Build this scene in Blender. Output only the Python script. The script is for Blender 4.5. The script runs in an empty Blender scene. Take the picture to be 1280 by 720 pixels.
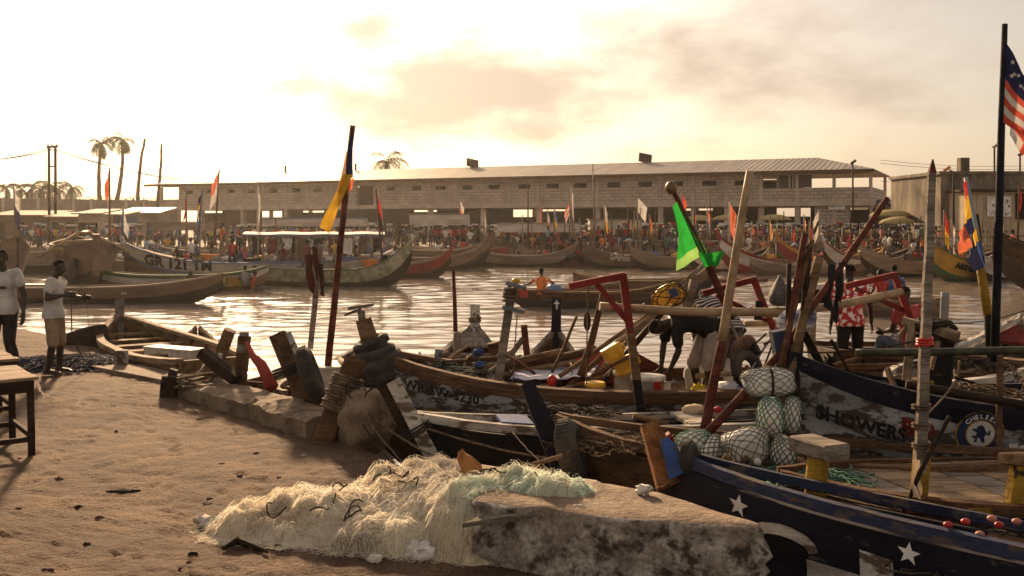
import bpy, bmesh, math, random
from mathutils import Vector, Matrix, noise
SC = bpy.context.scene
COL = SC.collection
R = math.radians
rnd = random.Random(11)
# ---------------------------------------------------------------- camera
FPX, HOR, EYE = 1244.0, 277.0, 2.3          # focal length in picture widths of 1280, horizon row, eye height
cam = bpy.data.cameras.new('camera')
cam.lens = 36.0 * FPX / 1280; cam.sensor_width = 36; cam.clip_end = 3000; cam.clip_start = 0.1
cam.shift_y = -(360 - HOR) / 1280
camo = bpy.data.objects.new('camera', cam); COL.objects.link(camo)
camo.location = (0, 0, EYE); camo.rotation_euler = (R(90), 0, 0)
SC.camera = camo
# ---------------------------------------------------------------- sky and sun
SUN_AZ, SUN_EL = R(-17.0), R(20.0)
sun_dir = Vector((math.sin(SUN_AZ) * math.cos(SUN_EL), math.cos(SUN_AZ) * math.cos(SUN_EL), math.sin(SUN_EL)))
wd = bpy.data.worlds.new('World'); SC.world = wd; wd.use_nodes = True
nt = wd.node_tree; N = nt.nodes; Lk = nt.links; N.clear()
def wn(t, **kw):
    n = N.new(t)
    for k, v in kw.items(): setattr(n, k, v)
    return n
def wmath(op, a, b=None, clamp=False):
    n = wn('ShaderNodeMath', operation=op, use_clamp=clamp)
    for i, v in enumerate((a, b)):
        if v is None: continue
        if isinstance(v, (int, float)): n.inputs[i].default_value = v
        else: Lk.new(v, n.inputs[i])
    return n.outputs[0]
sky = wn('ShaderNodeTexSky', sky_type='NISHITA', sun_disc=False)
sky.sun_elevation = SUN_EL; sky.sun_rotation = SUN_AZ
sky.air_density = 1.0; sky.dust_density = 3.0; sky.ozone_density = 1.0; sky.altitude = 0
tc = wn('ShaderNodeTexCoord')
vm = wn('ShaderNodeVectorMath', operation='NORMALIZE'); Lk.new(tc.outputs['Generated'], vm.inputs[0])
sep = wn('ShaderNodeSeparateXYZ'); Lk.new(vm.outputs[0], sep.inputs[0])
zz = wmath('ADD', wmath('MAXIMUM', sep.outputs[2], 0.0), 0.16)
cu = wmath('DIVIDE', sep.outputs[0], zz); cv = wmath('DIVIDE', sep.outputs[1], zz)
cmb = wn('ShaderNodeCombineXYZ'); Lk.new(cu, cmb.inputs[0]); Lk.new(cv, cmb.inputs[1]); cmb.inputs[2].default_value = 3.7
nz = wn('ShaderNodeTexNoise'); nz.inputs['Scale'].default_value = 1.15; nz.inputs['Detail'].default_value = 9; nz.inputs['Roughness'].default_value = 0.52
Lk.new(cmb.outputs[0], nz.inputs['Vector'])
# one heavier bank of cloud over the roof, in the direction where it stands
def bank(az, el, wa, we):
    a = wmath('ARCTAN2', sep.outputs[0], sep.outputs[1]); e = wmath('ARCSINE', sep.outputs[2])
    p = wmath('DIVIDE', wmath('SUBTRACT', a, R(az)), R(wa)); q = wmath('DIVIDE', wmath('SUBTRACT', e, R(el)), R(we))
    return wmath('SUBTRACT', 1.0, wmath('SQRT', wmath('ADD', wmath('MULTIPLY', p, p), wmath('MULTIPLY', q, q))), True)
b1 = bank(-3.5, 7.9, 16, 4.2); b2 = bank(-8.2, 11.0, 4.6, 2.6); b3 = bank(12, 8.4, 13, 3.8)
bk = wmath('MAXIMUM', wmath('MAXIMUM', b1, b2), wmath('MULTIPLY', b3, 0.5))
fine = wn('ShaderNodeTexNoise'); fine.inputs['Scale'].default_value = 13.0; fine.inputs['Detail'].default_value = 8; fine.inputs['Roughness'].default_value = 0.55
mpw = wn('ShaderNodeMapping'); mpw.inputs['Scale'].default_value = (1, 1, 2.0); Lk.new(vm.outputs[0], mpw.inputs[0]); Lk.new(mpw.outputs[0], fine.inputs['Vector'])
cl = wmath('ADD', wmath('MULTIPLY', wmath('SUBTRACT', nz.outputs[0], 0.42), 1.5), wmath('MULTIPLY', bk, 1.15))
cl = wmath('ADD', cl, wmath('MULTIPLY', wmath('SUBTRACT', fine.outputs[0], 0.5), 1.5))
mr = wn('ShaderNodeMapRange', interpolation_type='SMOOTHSTEP'); Lk.new(cl, mr.inputs[0])
mr.inputs[1].default_value = -0.08; mr.inputs[2].default_value = 1.05; mr.inputs[3].default_value = 0.0; mr.inputs[4].default_value = 0.86
tint = wn('ShaderNodeMix', data_type='RGBA', blend_type='MULTIPLY'); tint.inputs[0].default_value = 1.0
Lk.new(sky.outputs[0], tint.inputs[6]); tint.inputs[7].default_value = (1.0, 0.93, 0.88, 1)
veil = wn('ShaderNodeMix', data_type='RGBA'); veil.inputs[0].default_value = 0.58      # thin high overcast over the whole sky
Lk.new(tint.outputs[2], veil.inputs[6]); veil.inputs[7].default_value = (4.9, 3.85, 2.95, 1)
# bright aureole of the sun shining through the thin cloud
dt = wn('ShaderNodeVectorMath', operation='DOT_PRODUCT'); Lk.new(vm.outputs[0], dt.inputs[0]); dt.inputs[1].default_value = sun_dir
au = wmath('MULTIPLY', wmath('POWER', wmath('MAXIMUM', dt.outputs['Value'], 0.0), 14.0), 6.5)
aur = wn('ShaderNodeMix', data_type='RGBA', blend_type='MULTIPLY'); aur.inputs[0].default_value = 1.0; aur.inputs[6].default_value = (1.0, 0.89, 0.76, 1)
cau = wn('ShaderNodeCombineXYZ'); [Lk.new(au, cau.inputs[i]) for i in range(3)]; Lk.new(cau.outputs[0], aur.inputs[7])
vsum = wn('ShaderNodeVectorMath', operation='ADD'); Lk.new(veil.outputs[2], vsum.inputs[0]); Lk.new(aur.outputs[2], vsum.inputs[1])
cmix = wn('ShaderNodeMix', data_type='RGBA'); Lk.new(mr.outputs[0], cmix.inputs[0])
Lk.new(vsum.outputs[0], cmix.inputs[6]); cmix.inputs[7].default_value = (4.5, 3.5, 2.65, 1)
bg = wn('ShaderNodeBackground'); bg.inputs['Strength'].default_value = 0.07
Lk.new(cmix.outputs[2], bg.inputs[0])
wo = wn('ShaderNodeOutputWorld'); Lk.new(bg.outputs[0], wo.inputs['Surface'])
sl = bpy.data.lights.new('sun', 'SUN'); sl.energy = 5.0; sl.angle = R(4); sl.color = (1.0, 0.67, 0.38)
so = bpy.data.objects.new('sun', sl); COL.objects.link(so)
so.rotation_euler = (-sun_dir).to_track_quat('-Z', 'Y').to_euler(); so.location = (-20, 60, 40)
vs = SC.view_settings; SC.display_settings.display_device = 'sRGB'
vs.view_transform = 'Standard'; vs.look = 'None'; vs.gamma = 1; vs.use_curve_mapping = False; vs.exposure = 1.0
cy = SC.cycles
cy.use_denoising = True; cy.max_bounces = 6; cy.diffuse_bounces = 3; cy.glossy_bounces = 3; cy.transmission_bounces = 4
cy.volume_bounces = 0; cy.transparent_max_bounces = 6; cy.use_adaptive_sampling = True; cy.adaptive_threshold = 0.015
cy.caustics_reflective = False; cy.caustics_refractive = False; cy.sample_clamp_indirect = 6.0
# ---------------------------------------------------------------- placing by sight line: a row/column of the photo and a height or a distance
def G(px, py, z=0.0):
    d = (EYE - z) * FPX / (py - HOR)
    return Vector(((px - 640) / FPX * d, d, z))
def PD(px, py, d):
    return Vector(((px - 640) / FPX * d, d, EYE - (py - HOR) / FPX * d))
V = lambda *a: Vector(a)
# ---------------------------------------------------------------- materials
MATS = {}
def M(name, c1, c2=None, scale=3.0, stretch=(1, 1, 1), rough=0.8, bump=0.15, bscale=20.0, wear=None, wamt=0.45, wscale=5.0,
      metal=0.0, spec=0.3, transl=0.0, detail=4.0, soft=0.12, grain=0.0, emit=None):
    if name in MATS: return MATS[name]
    m = bpy.data.materials.new(name); m.use_nodes = True
    t = m.node_tree; n = t.nodes; l = t.links; n.clear()
    out = n.new('ShaderNodeOutputMaterial'); b = n.new('ShaderNodeBsdfPrincipled')
    tcn = n.new('ShaderNodeTexCoord'); mp = n.new('ShaderNodeMapping'); mp.inputs['Scale'].default_value = stretch
    oi = n.new('ShaderNodeObjectInfo'); ad = n.new('ShaderNodeVectorMath'); ad.operation = 'ADD'
    sc_ = n.new('ShaderNodeVectorMath'); sc_.operation = 'SCALE'; sc_.inputs[0].default_value = (37.0, 19.0, 53.0)
    l.new(oi.outputs['Random'], sc_.inputs['Scale'])
    l.new(tcn.outputs['Object'], mp.inputs[0]); l.new(mp.outputs[0], ad.inputs[0]); l.new(sc_.outputs[0], ad.inputs[1])
    vec = ad.outputs[0]
    def tex(s, d=4.0, r=0.6):
        q = n.new('ShaderNodeTexNoise'); q.inputs['Scale'].default_value = s; q.inputs['Detail'].default_value = d
        q.inputs['Roughness'].default_value = r; l.new(vec, q.inputs['Vector']); return q.outputs[0]
    def mix(f, a, c, bt='MIX'):
        q = n.new('ShaderNodeMix'); q.data_type = 'RGBA'; q.blend_type = bt
        if isinstance(f, float): q.inputs[0].default_value = f
        else: l.new(f, q.inputs[0])
        for i, v in ((6, a), (7, c)):
            if isinstance(v, tuple): q.inputs[i].default_value = (*v, 1)
            else: l.new(v, q.inputs[i])
        return q.outputs[2]
    def rng(f, lo, hi):
        q = n.new('ShaderNodeMapRange'); q.interpolation_type = 'SMOOTHSTEP'; l.new(f, q.inputs[0])
        q.inputs[1].default_value = lo; q.inputs[2].default_value = hi; return q.outputs[0]
    c2 = c2 or tuple(x * 0.6 for x in c1)
    f1 = tex(scale, detail)
    col = mix(rng(f1, 0.35, 0.65), c1, c2)
    if grain: col = mix(rng(tex(bscale * 2.2, 3), 0.35, 0.65), col, mix(grain, col, (0, 0, 0)))
    if wear:
        wv = tex(wscale, 6, 0.65); col = mix(rng(wv, wamt + soft, wamt - soft), col, wear)
    l.new(col, b.inputs['Base Color'])
    b.inputs['Roughness'].default_value = rough; b.inputs['Metallic'].default_value = metal
    b.inputs['Specular IOR Level'].default_value = spec
    if bump:
        bp = n.new('ShaderNodeBump'); bp.inputs['Strength'].default_value = min(1, bump * 2.5); bp.inputs['Distance'].default_value = 0.02
        l.new(tex(bscale, 5), bp.inputs['Height']); l.new(bp.outputs[0], b.inputs['Normal'])
    sh = b.outputs[0]
    if transl:
        tr = n.new('ShaderNodeBsdfTranslucent'); l.new(col, tr.inputs[0]); ms = n.new('ShaderNodeMixShader'); ms.inputs[0].default_value = transl
        l.new(sh, ms.inputs[1]); l.new(tr.outputs[0], ms.inputs[2]); sh = ms.outputs[0]
    if emit:
        b.inputs['Emission Color'].default_value = (*emit[:3], 1); b.inputs['Emission Strength'].default_value = emit[3]
    l.new(sh, out.inputs[0]); MATS[name] = m
    return m
def wood(name, c, dark=0.45, wear=None, wamt=0.42):
    return M(name, c, tuple(x * dark for x in c), scale=3.0, stretch=(0.35, 3, 3), rough=0.85, spec=0.15, bump=0.3, bscale=14, wear=wear, wamt=wamt, wscale=3.5, grain=0.4)
def paint(name, c, wear=(0.10, 0.065, 0.04), wamt=0.42, wscale=4.5, dirt=0.5):
    return M(name, c, tuple(x * dirt for x in c), scale=2.2, stretch=(0.5, 1.4, 1.4), rough=0.75, spec=0.15, bump=0.22, bscale=16, wear=wear, wamt=wamt, wscale=wscale * 1.6, soft=0.035, grain=0.2)
def cloth(name, c, transl=0.25):
    return M(name, c, tuple(x * 0.72 for x in c), scale=5, rough=0.9, bump=0.1, bscale=60, transl=transl, spec=0.1)
W_BROWN = wood('wood_brown', (0.16, 0.085, 0.045)); W_DARK = wood('wood_dark', (0.05, 0.03, 0.02)); W_GREY = wood('wood_grey', (0.30, 0.25, 0.20))
W_PALE = wood('wood_pale', (0.38, 0.27, 0.17)); W_TAN = wood('wood_tan', (0.26, 0.16, 0.085)); W_RED = wood('wood_red', (0.16, 0.05, 0.035))
BAMBOO = M('bamboo', (0.42, 0.30, 0.17), (0.22, 0.15, 0.08), scale=2, stretch=(2, 2, 2), rough=0.6, bump=0.1, grain=0.2)
ROPE = M('rope', (0.20, 0.14, 0.085), (0.08, 0.055, 0.035), scale=12, rough=0.95, bump=0.4, bscale=70)
ROPE_D = M('rope_dark', (0.05, 0.036, 0.027), (0.02, 0.015, 0.012), scale=12, rough=0.95, bump=0.4, bscale=70)
ROPE_W = M('rope_white', (0.55, 0.50, 0.42), (0.3, 0.27, 0.2), scale=12, rough=0.95, bump=0.4, bscale=70)
RUBBER = M('rubber', (0.03, 0.027, 0.025), (0.075, 0.062, 0.05), scale=4, rough=0.85, bump=0.2, bscale=30)
SKIN = M('skin', (0.034, 0.018, 0.012), (0.024, 0.013, 0.008), scale=6, rough=0.5, bump=0.05, bscale=60, spec=0.4)
HAIR = M('hair', (0.009, 0.007, 0.006), rough=0.9, bump=0.3, bscale=90, spec=0.2)
# ---------------------------------------------------------------- mesh builder
class MB:
    def __init__(s): s.v = []; s.f = []; s.m = []; s.sm = []
    def add(s, vs, fs, mi=0, smooth=False):
        o = len(s.v); s.v += [tuple(p) for p in vs]
        for f in fs: s.f.append(tuple(o + i for i in f)); s.m.append(mi); s.sm.append(smooth)
        return s
    def hexa(s, p, mi=0):        # 8 corners: bottom loop 0-3, top loop 4-7
        return s.add(p, [(3, 2, 1, 0), (4, 5, 6, 7), (0, 1, 5, 4), (1, 2, 6, 5), (2, 3, 7, 6), (3, 0, 4, 7)], mi)
    def box(s, c, size, rz=0.0, mi=0, rot=None):
        c = Vector(c); m = rot or Matrix.Rotation(rz, 3, 'Z'); h = [x / 2 for x in size]
        return s.hexa([c + m @ Vector((a * h[0], b * h[1], d * h[2])) for d in (-1, 1) for a, b in ((-1, -1), (1, -1), (1, 1), (-1, 1))], mi)
    def bar(s, a, b, w, h, up=(0, 0, 1), mi=0, w2=None, h2=None, j=0.0):   # squared timber from a to b, may taper
        a = Vector(a); b = Vector(b); d = (b - a).normalized(); u = Vector(up)
        if abs(d.dot(u)) > 0.97: u = Vector((0, 1, 0))
        x = d.cross(u).normalized(); y = x.cross(d); w2 = w if w2 is None else w2; h2 = h if h2 is None else h2
        n = 1 if j == 0 else max(2, int((b - a).length / 0.25))
        rings = []
        for i in range(n + 1):
            t = i / n; c = a.lerp(b, t); ww = (w + (w2 - w) * t) / 2; hh = (h + (h2 - h) * t) / 2
            if j: c = c + Vector((rnd.uniform(-j, j), rnd.uniform(-j, j), rnd.uniform(-j, j))); ww *= rnd.uniform(1 - j * 4, 1 + j * 4); hh *= rnd.uniform(1 - j * 4, 1 + j * 4)
            bv = min(ww, hh) * 0.22
            rings.append([c + x * p * ww + y * q * hh + x * pp + y * qq for p, q, pp, qq in
                          ((-1, -1, bv, 0), (1, -1, -bv, 0), (1, -1, 0, bv), (1, 1, 0, -bv), (1, 1, -bv, 0), (-1, 1, bv, 0), (-1, 1, 0, -bv), (-1, -1, 0, bv))])
        return s.loft(rings, True, mi, False)
    def loft(s, rings, caps=True, mi=0, smooth=True, closed=True):
        k = len(rings[0]); vs = [p for r_ in rings for p in r_]; fs = []
        for i in range(len(rings) - 1):
            for q in range(k if closed else k - 1):
                fs.append((i * k + q, i * k + (q + 1) % k, (i + 1) * k + (q + 1) % k, (i + 1) * k + q))
        s.add(vs, fs, mi, smooth)
        if caps and closed:
            o = len(s.v) - len(vs); e = o + (len(rings) - 1) * k
            s.f.append(tuple(range(o + k - 1, o - 1, -1))); s.m.append(mi); s.sm.append(False)
            s.f.append(tuple(range(e, e + k))); s.m.append(mi); s.sm.append(False)
        return s
    def tube(s, pts, r, n=7, mi=0, caps=True, flat=None):
        pts = [Vector(p) for p in pts]; rs = r if isinstance(r, (list, tuple)) else [r] * len(pts)
        rings = []; x = None
        for i, p in enumerate(pts):
            d = (pts[min(i + 1, len(pts) - 1)] - pts[max(i - 1, 0)])
            d = d.normalized() if d.length > 1e-9 else Vector((0, 0, 1))
            if x is None: x = d.orthogonal().normalized()
            else:
                x = x - d * x.dot(d); x = x.normalized() if x.length > 1e-6 else d.orthogonal().normalized()
            y = d.cross(x)
            rings.append([p + (x * math.cos(2 * math.pi * q / n) + y * math.sin(2 * math.pi * q / n)) * rs[i] for q in range(n)])
        return s.loft(rings, caps, mi, True)
    def lathe(s, prof, c=(0, 0, 0), n=14, mi=0, rot=None, caps=True):
        c = Vector(c); rot = rot or Matrix.Identity(3)
        return s.loft([[c + rot @ Vector((r_ * math.cos(2 * math.pi * q / n), r_ * math.sin(2 * math.pi * q / n), z)) for q in range(n)] for r_, z in prof], caps, mi)
    def torus(s, c, R_, r_, rot=None, n=20, k=8, mi=0, sy=1.0):
        c = Vector(c); rot = rot or Matrix.Identity(3); vs = []; fs = []
        for i in range(n):
            a = 2 * math.pi * i / n
            for q in range(k):
                b = 2 * math.pi * q / k; rr = R_ + r_ * math.cos(b)
                vs.append(c + rot @ Vector((rr * math.cos(a), rr * math.sin(a), r_ * sy * math.sin(b))))
                fs.append((i * k + q, ((i + 1) % n) * k + q, ((i + 1) % n) * k + (q + 1) % k, i * k + (q + 1) % k))
        return s.add(vs, fs, mi, True)
    def ball(s, c, r, n=12, k=8, mi=0, rot=None, jit=0.0):
        c = Vector(c); r = r if isinstance(r, (tuple, list)) else (r, r, r); rot = rot or Matrix.Identity(3)
        rings = []
        for i in range(k + 1):
            th = math.pi * (i + 0.02) / (k + 0.04); ring = []
            for q in range(n):
                a = 2 * math.pi * q / n; p = Vector((math.sin(th) * math.cos(a), math.sin(th) * math.sin(a), math.cos(th)))
                g = 1 + jit * noise.noise(p * 2.3 + c)
                ring.append(c + rot @ Vector((p.x * r[0] * g, p.y * r[1] * g, p.z * r[2] * g)))
            rings.append(ring)
        return s.loft(rings[::-1], True, mi)
    def sheet(s, grid, mi=0, smooth=True):    # grid of points, rows of equal length
        k = len(grid[0]); vs = [p for r_ in grid for p in r_]
        return s.add(vs, [(i * k + q, i * k + q + 1, (i + 1) * k + q + 1, (i + 1) * k + q) for i in range(len(grid) - 1) for q in range(k - 1)], mi, smooth)
    def mesh(s, name, mats, off=(0, 0, 0)):
        me = bpy.data.meshes.new(name); o = Vector(off)
        me.from_pydata([(p[0] - o.x, p[1] - o.y, p[2] - o.z) for p in s.v], [], s.f)
        for m_ in (mats if isinstance(mats, (list, tuple)) else [mats]): me.materials.append(m_)
        me.polygons.foreach_set('material_index', s.m); me.polygons.foreach_set('use_smooth', s.sm); me.update()
        return me
    def build(s, name, mats, parent=None, world=True, **tags):
        off = (0, 0, 0)
        if parent is not None and world: off = BASE[root_of(parent).name]
        loc = None
        if parent is None:      # a thing of one mesh: origin at its base
            xs = [p[0] for p in s.v]; ys = [p[1] for p in s.v]; zs = [p[2] for p in s.v]
            off = loc = ((min(xs) + max(xs)) / 2, (min(ys) + max(ys)) / 2, min(zs))
        o = bpy.data.objects.new(name, s.mesh(name, mats, off)); COL.objects.link(o)
        if parent is not None: o.parent = parent
        else: o.location = loc
        return tag(o, **tags)
BASE = {}
def root_of(o):
    while o.parent is not None: o = o.parent
    return o
def tag(o, label=None, cat=None, group=None, kind=None):
    for k, v in (('label', label), ('category', cat), ('group', group), ('kind', kind)):
        if v: o[k] = v
    return o
def T(name, loc, label, cat, group=None, rz=0.0):
    o = bpy.data.objects.new(name, None); COL.objects.link(o); o.location = loc; o.rotation_euler = (0, 0, rz)
    o.empty_display_size = 0.2; BASE[o.name] = Vector(loc)
    return tag(o, label, cat, group)
def child(name, me, parent, loc=(0, 0, 0), rot=(0, 0, 0)):
    o = bpy.data.objects.new(name, me); COL.objects.link(o); o.parent = parent; o.location = loc; o.rotation_euler = rot
    return o
def copy_tree(o, parent=None):
    c = o.copy(); COL.objects.link(c); c.parent = parent
    for ch in o.children: copy_tree(ch, c)
    return c
def text_mesh(txt, size, bold=0.0):
    cu_ = bpy.data.curves.new('lettering', 'FONT'); cu_.body = txt; cu_.size = size; cu_.offset = bold; cu_.resolution_u = 2; cu_.fill_mode = 'FRONT'
    ob = bpy.data.objects.new('lettering', cu_); COL.objects.link(ob)
    me = bpy.data.meshes.new_from_object(ob.evaluated_get(bpy.context.evaluated_depsgraph_get()))
    bpy.data.objects.remove(ob); bpy.data.curves.remove(cu_)
    bm = bmesh.new(); bm.from_mesh(me); bmesh.ops.triangulate(bm, faces=bm.faces)
    # keep edges short so that the letters can follow a curved side
    for _ in range(2):
        es = [e for e in bm.edges if e.calc_length() > size * 0.35]
        if es: bmesh.ops.subdivide_edges(bm, edges=es, cuts=1)
    bmesh.ops.triangulate(bm, faces=bm.faces)
    vs_ = [v.co.copy() for v in bm.verts]; fs_ = [tuple(v.index for v in f.verts) for f in bm.faces]; bm.free(); bpy.data.meshes.remove(me)
    return vs_, fs_
def smoothnoise(p, s=1.0, o=3):
    return noise.fractal(Vector(p) * s, 1.0, 2.0, o)
# ---------------------------------------------------------------- water
WATER = -0.9
def water_mat():
    m = bpy.data.materials.new('harbour_water'); m.use_nodes = True; t = m.node_tree; n = t.nodes; l = t.links
    b = n['Principled BSDF']; b.inputs['Base Color'].default_value = (0.22, 0.18, 0.145, 1); b.inputs['Roughness'].default_value = 0.05
    b.inputs['IOR'].default_value = 1.45; b.inputs['Specular IOR Level'].default_value = 0.6
    tcn = n.new('ShaderNodeTexCoord'); hs = None
    for sc_, st, amp in ((3.0, (0.75, 1.9, 1), 0.008), (8.5, (0.9, 1.7, 1), 0.004)):
        mp = n.new('ShaderNodeMapping'); mp.inputs['Scale'].default_value = st; mp.inputs['Rotation'].default_value = (0, 0, 0.12 * sc_)
        l.new(tcn.outputs['Object'], mp.inputs[0])
        z = n.new('ShaderNodeTexNoise'); z.inputs['Scale'].default_value = sc_; z.inputs['Detail'].default_value = 3; l.new(mp.outputs[0], z.inputs['Vector'])
        k = n.new('ShaderNodeMath'); k.operation = 'MULTIPLY'; k.inputs[1].default_value = amp; l.new(z.outputs[0], k.inputs[0])
        if hs is None: hs = k.outputs[0]
        else:
            a = n.new('ShaderNodeMath'); a.operation = 'ADD'; l.new(hs, a.inputs[0]); l.new(k.outputs[0], a.inputs[1]); hs = a.outputs[0]
    bp = n.new('ShaderNodeBump'); bp.inputs['Strength'].default_value = 0.9; bp.inputs['Distance'].default_value = 1.0
    l.new(hs, bp.inputs['Height']); l.new(bp.outputs[0], b.inputs['Normal'])
    return m
def wave(x, y):
    f = min(1.9, 0.5 + y / 28.0)
    return f * (0.020 * noise.noise(V(x * 0.55 + 3, y * 1.35, 0)) + 0.012 * noise.noise(V(x * 1.5, y * 3.2 + 9, 2)) + 0.004 * noise.noise(V(x * 3.6, y * 6.5, 5)))
wr_ = []; y = 6.5
while y < 88:
    hwid = 4 + y * 0.60; k = 300; row = [V(-258, y, WATER)]
    for i in range(k + 1):
        x = -hwid + 2 * hwid * i / k; row.append(V(x, y, WATER + wave(x, y)))
    row.append(V(258, y, WATER)); wr_.append(row); y += 0.10 + 0.0016 * y
wm = MB(); wm.sheet(wr_); wm.sheet([[V(x, q, WATER - 0.02) for x in (-258, 258)] for q in (0.0, 6.5)]); wm.build('water', water_mat(), kind='structure')
# ---------------------------------------------------------------- quay ground
SAND = M('sandy_ground', (0.195, 0.122, 0.077), (0.10, 0.063, 0.041), scale=1.6, rough=0.92, bump=0.4, bscale=24, wear=(0.072, 0.043, 0.028), wamt=0.43, wscale=1.05, soft=0.14, grain=0.55, detail=8, spec=0.15)
CONC = M('quay_concrete', (0.27, 0.20, 0.135), (0.15, 0.10, 0.066), scale=3, rough=0.9, bump=0.5, bscale=18, wear=(0.06, 0.045, 0.035), wamt=0.37, wscale=4, grain=0.25)
CONC_D = M('stained_concrete', (0.52, 0.47, 0.40), (0.24, 0.19, 0.15), scale=5, rough=0.95, bump=0.7, bscale=14, wear=(0.06, 0.045, 0.035), wamt=0.44, wscale=7, soft=0.07, grain=0.4, detail=9)
EDGE = [(2.0, 2.4), (5.0, 2.2), (6.05, 1.75), (6.9, 1.05), (7.9, -0.5), (9.2, -1.0), (10.2, -1.55), (11.2, -2.15), (12.4, -3.2), (13.6, -4.25), (15.0, -5.0), (16.4, -6.2), (19.0, -8.3), (21.2, -10.4), (24, -13.2), (30, -20)]
def edge_x(y):
    for (y0, x0), (y1, x1) in zip(EDGE, EDGE[1:]):
        if y0 <= y <= y1: return x0 + (x1 - x0) * (y - y0) / (y1 - y0)
    return EDGE[-1][1]
DENT = {}
_dr = random.Random(8)
for _i in range(1500):      # footprints, scuffs and drag marks
    _y = 5.5 + 14 * _dr.random() ** 1.4; _x = _dr.uniform(-10, 1); _a = _dr.uniform(-0.6, 0.6) + (1.57 if _dr.random() < 0.5 else 0); _l = _dr.uniform(0.06, 0.15) * (2.2 if _dr.random() < 0.12 else 1)
    for _p in range(-1, 2):
        for _q in range(-1, 2): DENT.setdefault((int(_x // 0.4) + _p, int(_y // 0.4) + _q), []).append((_x, _y, math.cos(_a), math.sin(_a), _l, _l * 0.42, _dr.uniform(0.008, 0.024)))
def ground_z(x, y):
    return ground_base(x, y) + dents(x, y)
def dents(x, y):
    z = 0.0
    for dx, dy, c, s, l, w, h in DENT.get((int(x // 0.4), int(y // 0.4)), ()):
        a = ((x - dx) * c + (y - dy) * s) / l; b = (-(x - dx) * s + (y - dy) * c) / w; q = a * a + b * b
        if q < 2.2: z += h * (-(1 - q) if q < 1 else 0.35 * (1 - abs(q - 1.5) / 0.7))
    return z
def ground_base(x, y):
    z = 0.03 * smoothnoise((x, y, 0), 0.35) + 0.007 * smoothnoise((x, y, 5), 2.2, 4)
    ridge = abs(noise.noise(Vector((x * 1.1 + y * 0.5, y * 3.1, 2)))) ; z -= 0.012 * max(0, 0.08 - ridge) / 0.08
    z += 0.010 * noise.noise(Vector((x * 6, y * 6, 1))) + 0.006 * noise.noise(Vector((x * 15, y * 15, 3)))
    return z
rows = []; y = 2.0
while y < 29.5:
    ex = edge_x(y) + 0.05 * noise.noise(Vector((y * 2.3, 0, 0))); n_ = 330; row = []
    for i in range(n_ + 1):
        t = i / n_; x = ex - (1 - t) ** 1.6 * (10.0 + y * 0.55)
        row.append(V(x, y, ground_z(x, y)))
    row += [V(ex + 0.03, y, -0.12 + 0.03 * noise.noise(Vector((y * 4, 1, 0)))), V(ex + 0.02, y, -1.5)]
    rows.append(row); y += 0.018 + 0.0045 * y
MB().sheet(rows).build('quay_ground', SAND, kind='structure')
# low kerb wall along the edge
kb = MB(); A = V(-4.35, 13.45, 0); B_ = V(-1.95, 10.75, 0); dv = (B_ - A).normalized(); sd = V(-dv.y, dv.x, 0)
rings = []
for i in range(41):
    t = i / 40; c = A.lerp(B_, t); h = 0.20 + 0.02 * smoothnoise((c.x, c.y, 3), 2) ; w = 0.30
    prof = [(-w, -0.1), (-w - 0.03, h * 0.45), (-w + 0.02, h * 0.9), (-w + 0.10, h), (w - 0.1, h + 0.01), (w, h * 0.85), (w, -1.2)]
    rings.append([c + sd * p * -1 + V(0, 0, q) + V(noise.noise(V(t * 30, p * 9, q * 9)), noise.noise(V(t * 30, p * 9, q * 9 + 7)), noise.noise(V(t * 30, p * 9 + 5, q * 9))) * 0.035 for p, q in prof])
kb.loft(rings, True, 0, False).build('kerb_wall', CONC, label='low crumbling concrete kerb along the quay edge beside the moored prows', cat='kerb')
# pale strip of paving by the rowing boat
sl_ = MB(); P4 = [G(112, 461), G(228, 484), G(262, 477), G(168, 459)]
sl_.hexa([p + V(0, 0, -0.2) for p in P4] + [p + V(0, 0, 0.05) for p in P4]).build('paving_slab', CONC, kind='structure')
# big broken concrete block in the foreground
def block():
    top = [(-0.62, 8.05), (0.35, 7.45), (1.06, 6.98), (1.57, 6.27), (1.58, 6.14), (0.45, 6.42), (-0.25, 6.74), (-0.30, 7.4)]
    me = bpy.data.meshes.new('concrete_block'); bm = bmesh.new(); H = 0.40
    c = V(0.5, 6.9, 0)
    def ring(f, z, j):
        pts = []
        for i in range(len(top)):
            a = Vector((*top[i], 0)); b = Vector((*top[(i + 1) % len(top)], 0)); k = max(1, int((b - a).length / 0.07))
            for q in range(k):
                p = a.lerp(b, q / k); p = c + (p - c) * f; p.z = z
                pts.append(p + V(noise.noise(p * 5 + V(0, 0, z * 9)), noise.noise(p * 5 + V(7, 0, z * 9)), noise.noise(p * 4 + V(0, 9, 0)) * 0.5) * j)
        return pts
    rs = [ring(1.0, -1.3, 0.05)] + [ring(1.0, z, 0.075) for z in (-0.6, -0.2, -0.1, 0.0, 0.07, 0.14, 0.20, 0.26, 0.31)] + [ring(1.0, 0.35, 0.085), ring(0.985, 0.385, 0.06), ring(0.95, H, 0.012), ring(0.7, H + 0.004, 0.012), ring(0.4, H + 0.01, 0.01), ring(0.12, H + 0.01, 0.006)]
    b = MB(); b.loft(rs, True, 0, True)
    nf = len(rs[0]); b.m = [0 if i < nf * 12 else 1 for i in range(len(b.f))]
    return b
bl = block(); bl.build('concrete_block', [CONC_D, CONC], label='broken concrete block with stained white face and flat worn top, net on it', cat='concrete block')
# lump of rubble under the roped post
st = MB(); st.ball(G(458, 552) + V(0, 0, 0.22), (0.30, 0.26, 0.33), 26, 18, 0, jit=0.28); st.build('rubble_boulder', CONC, label='rough mortar and rubble boulder at the foot of the roped post', cat='boulder')
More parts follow.
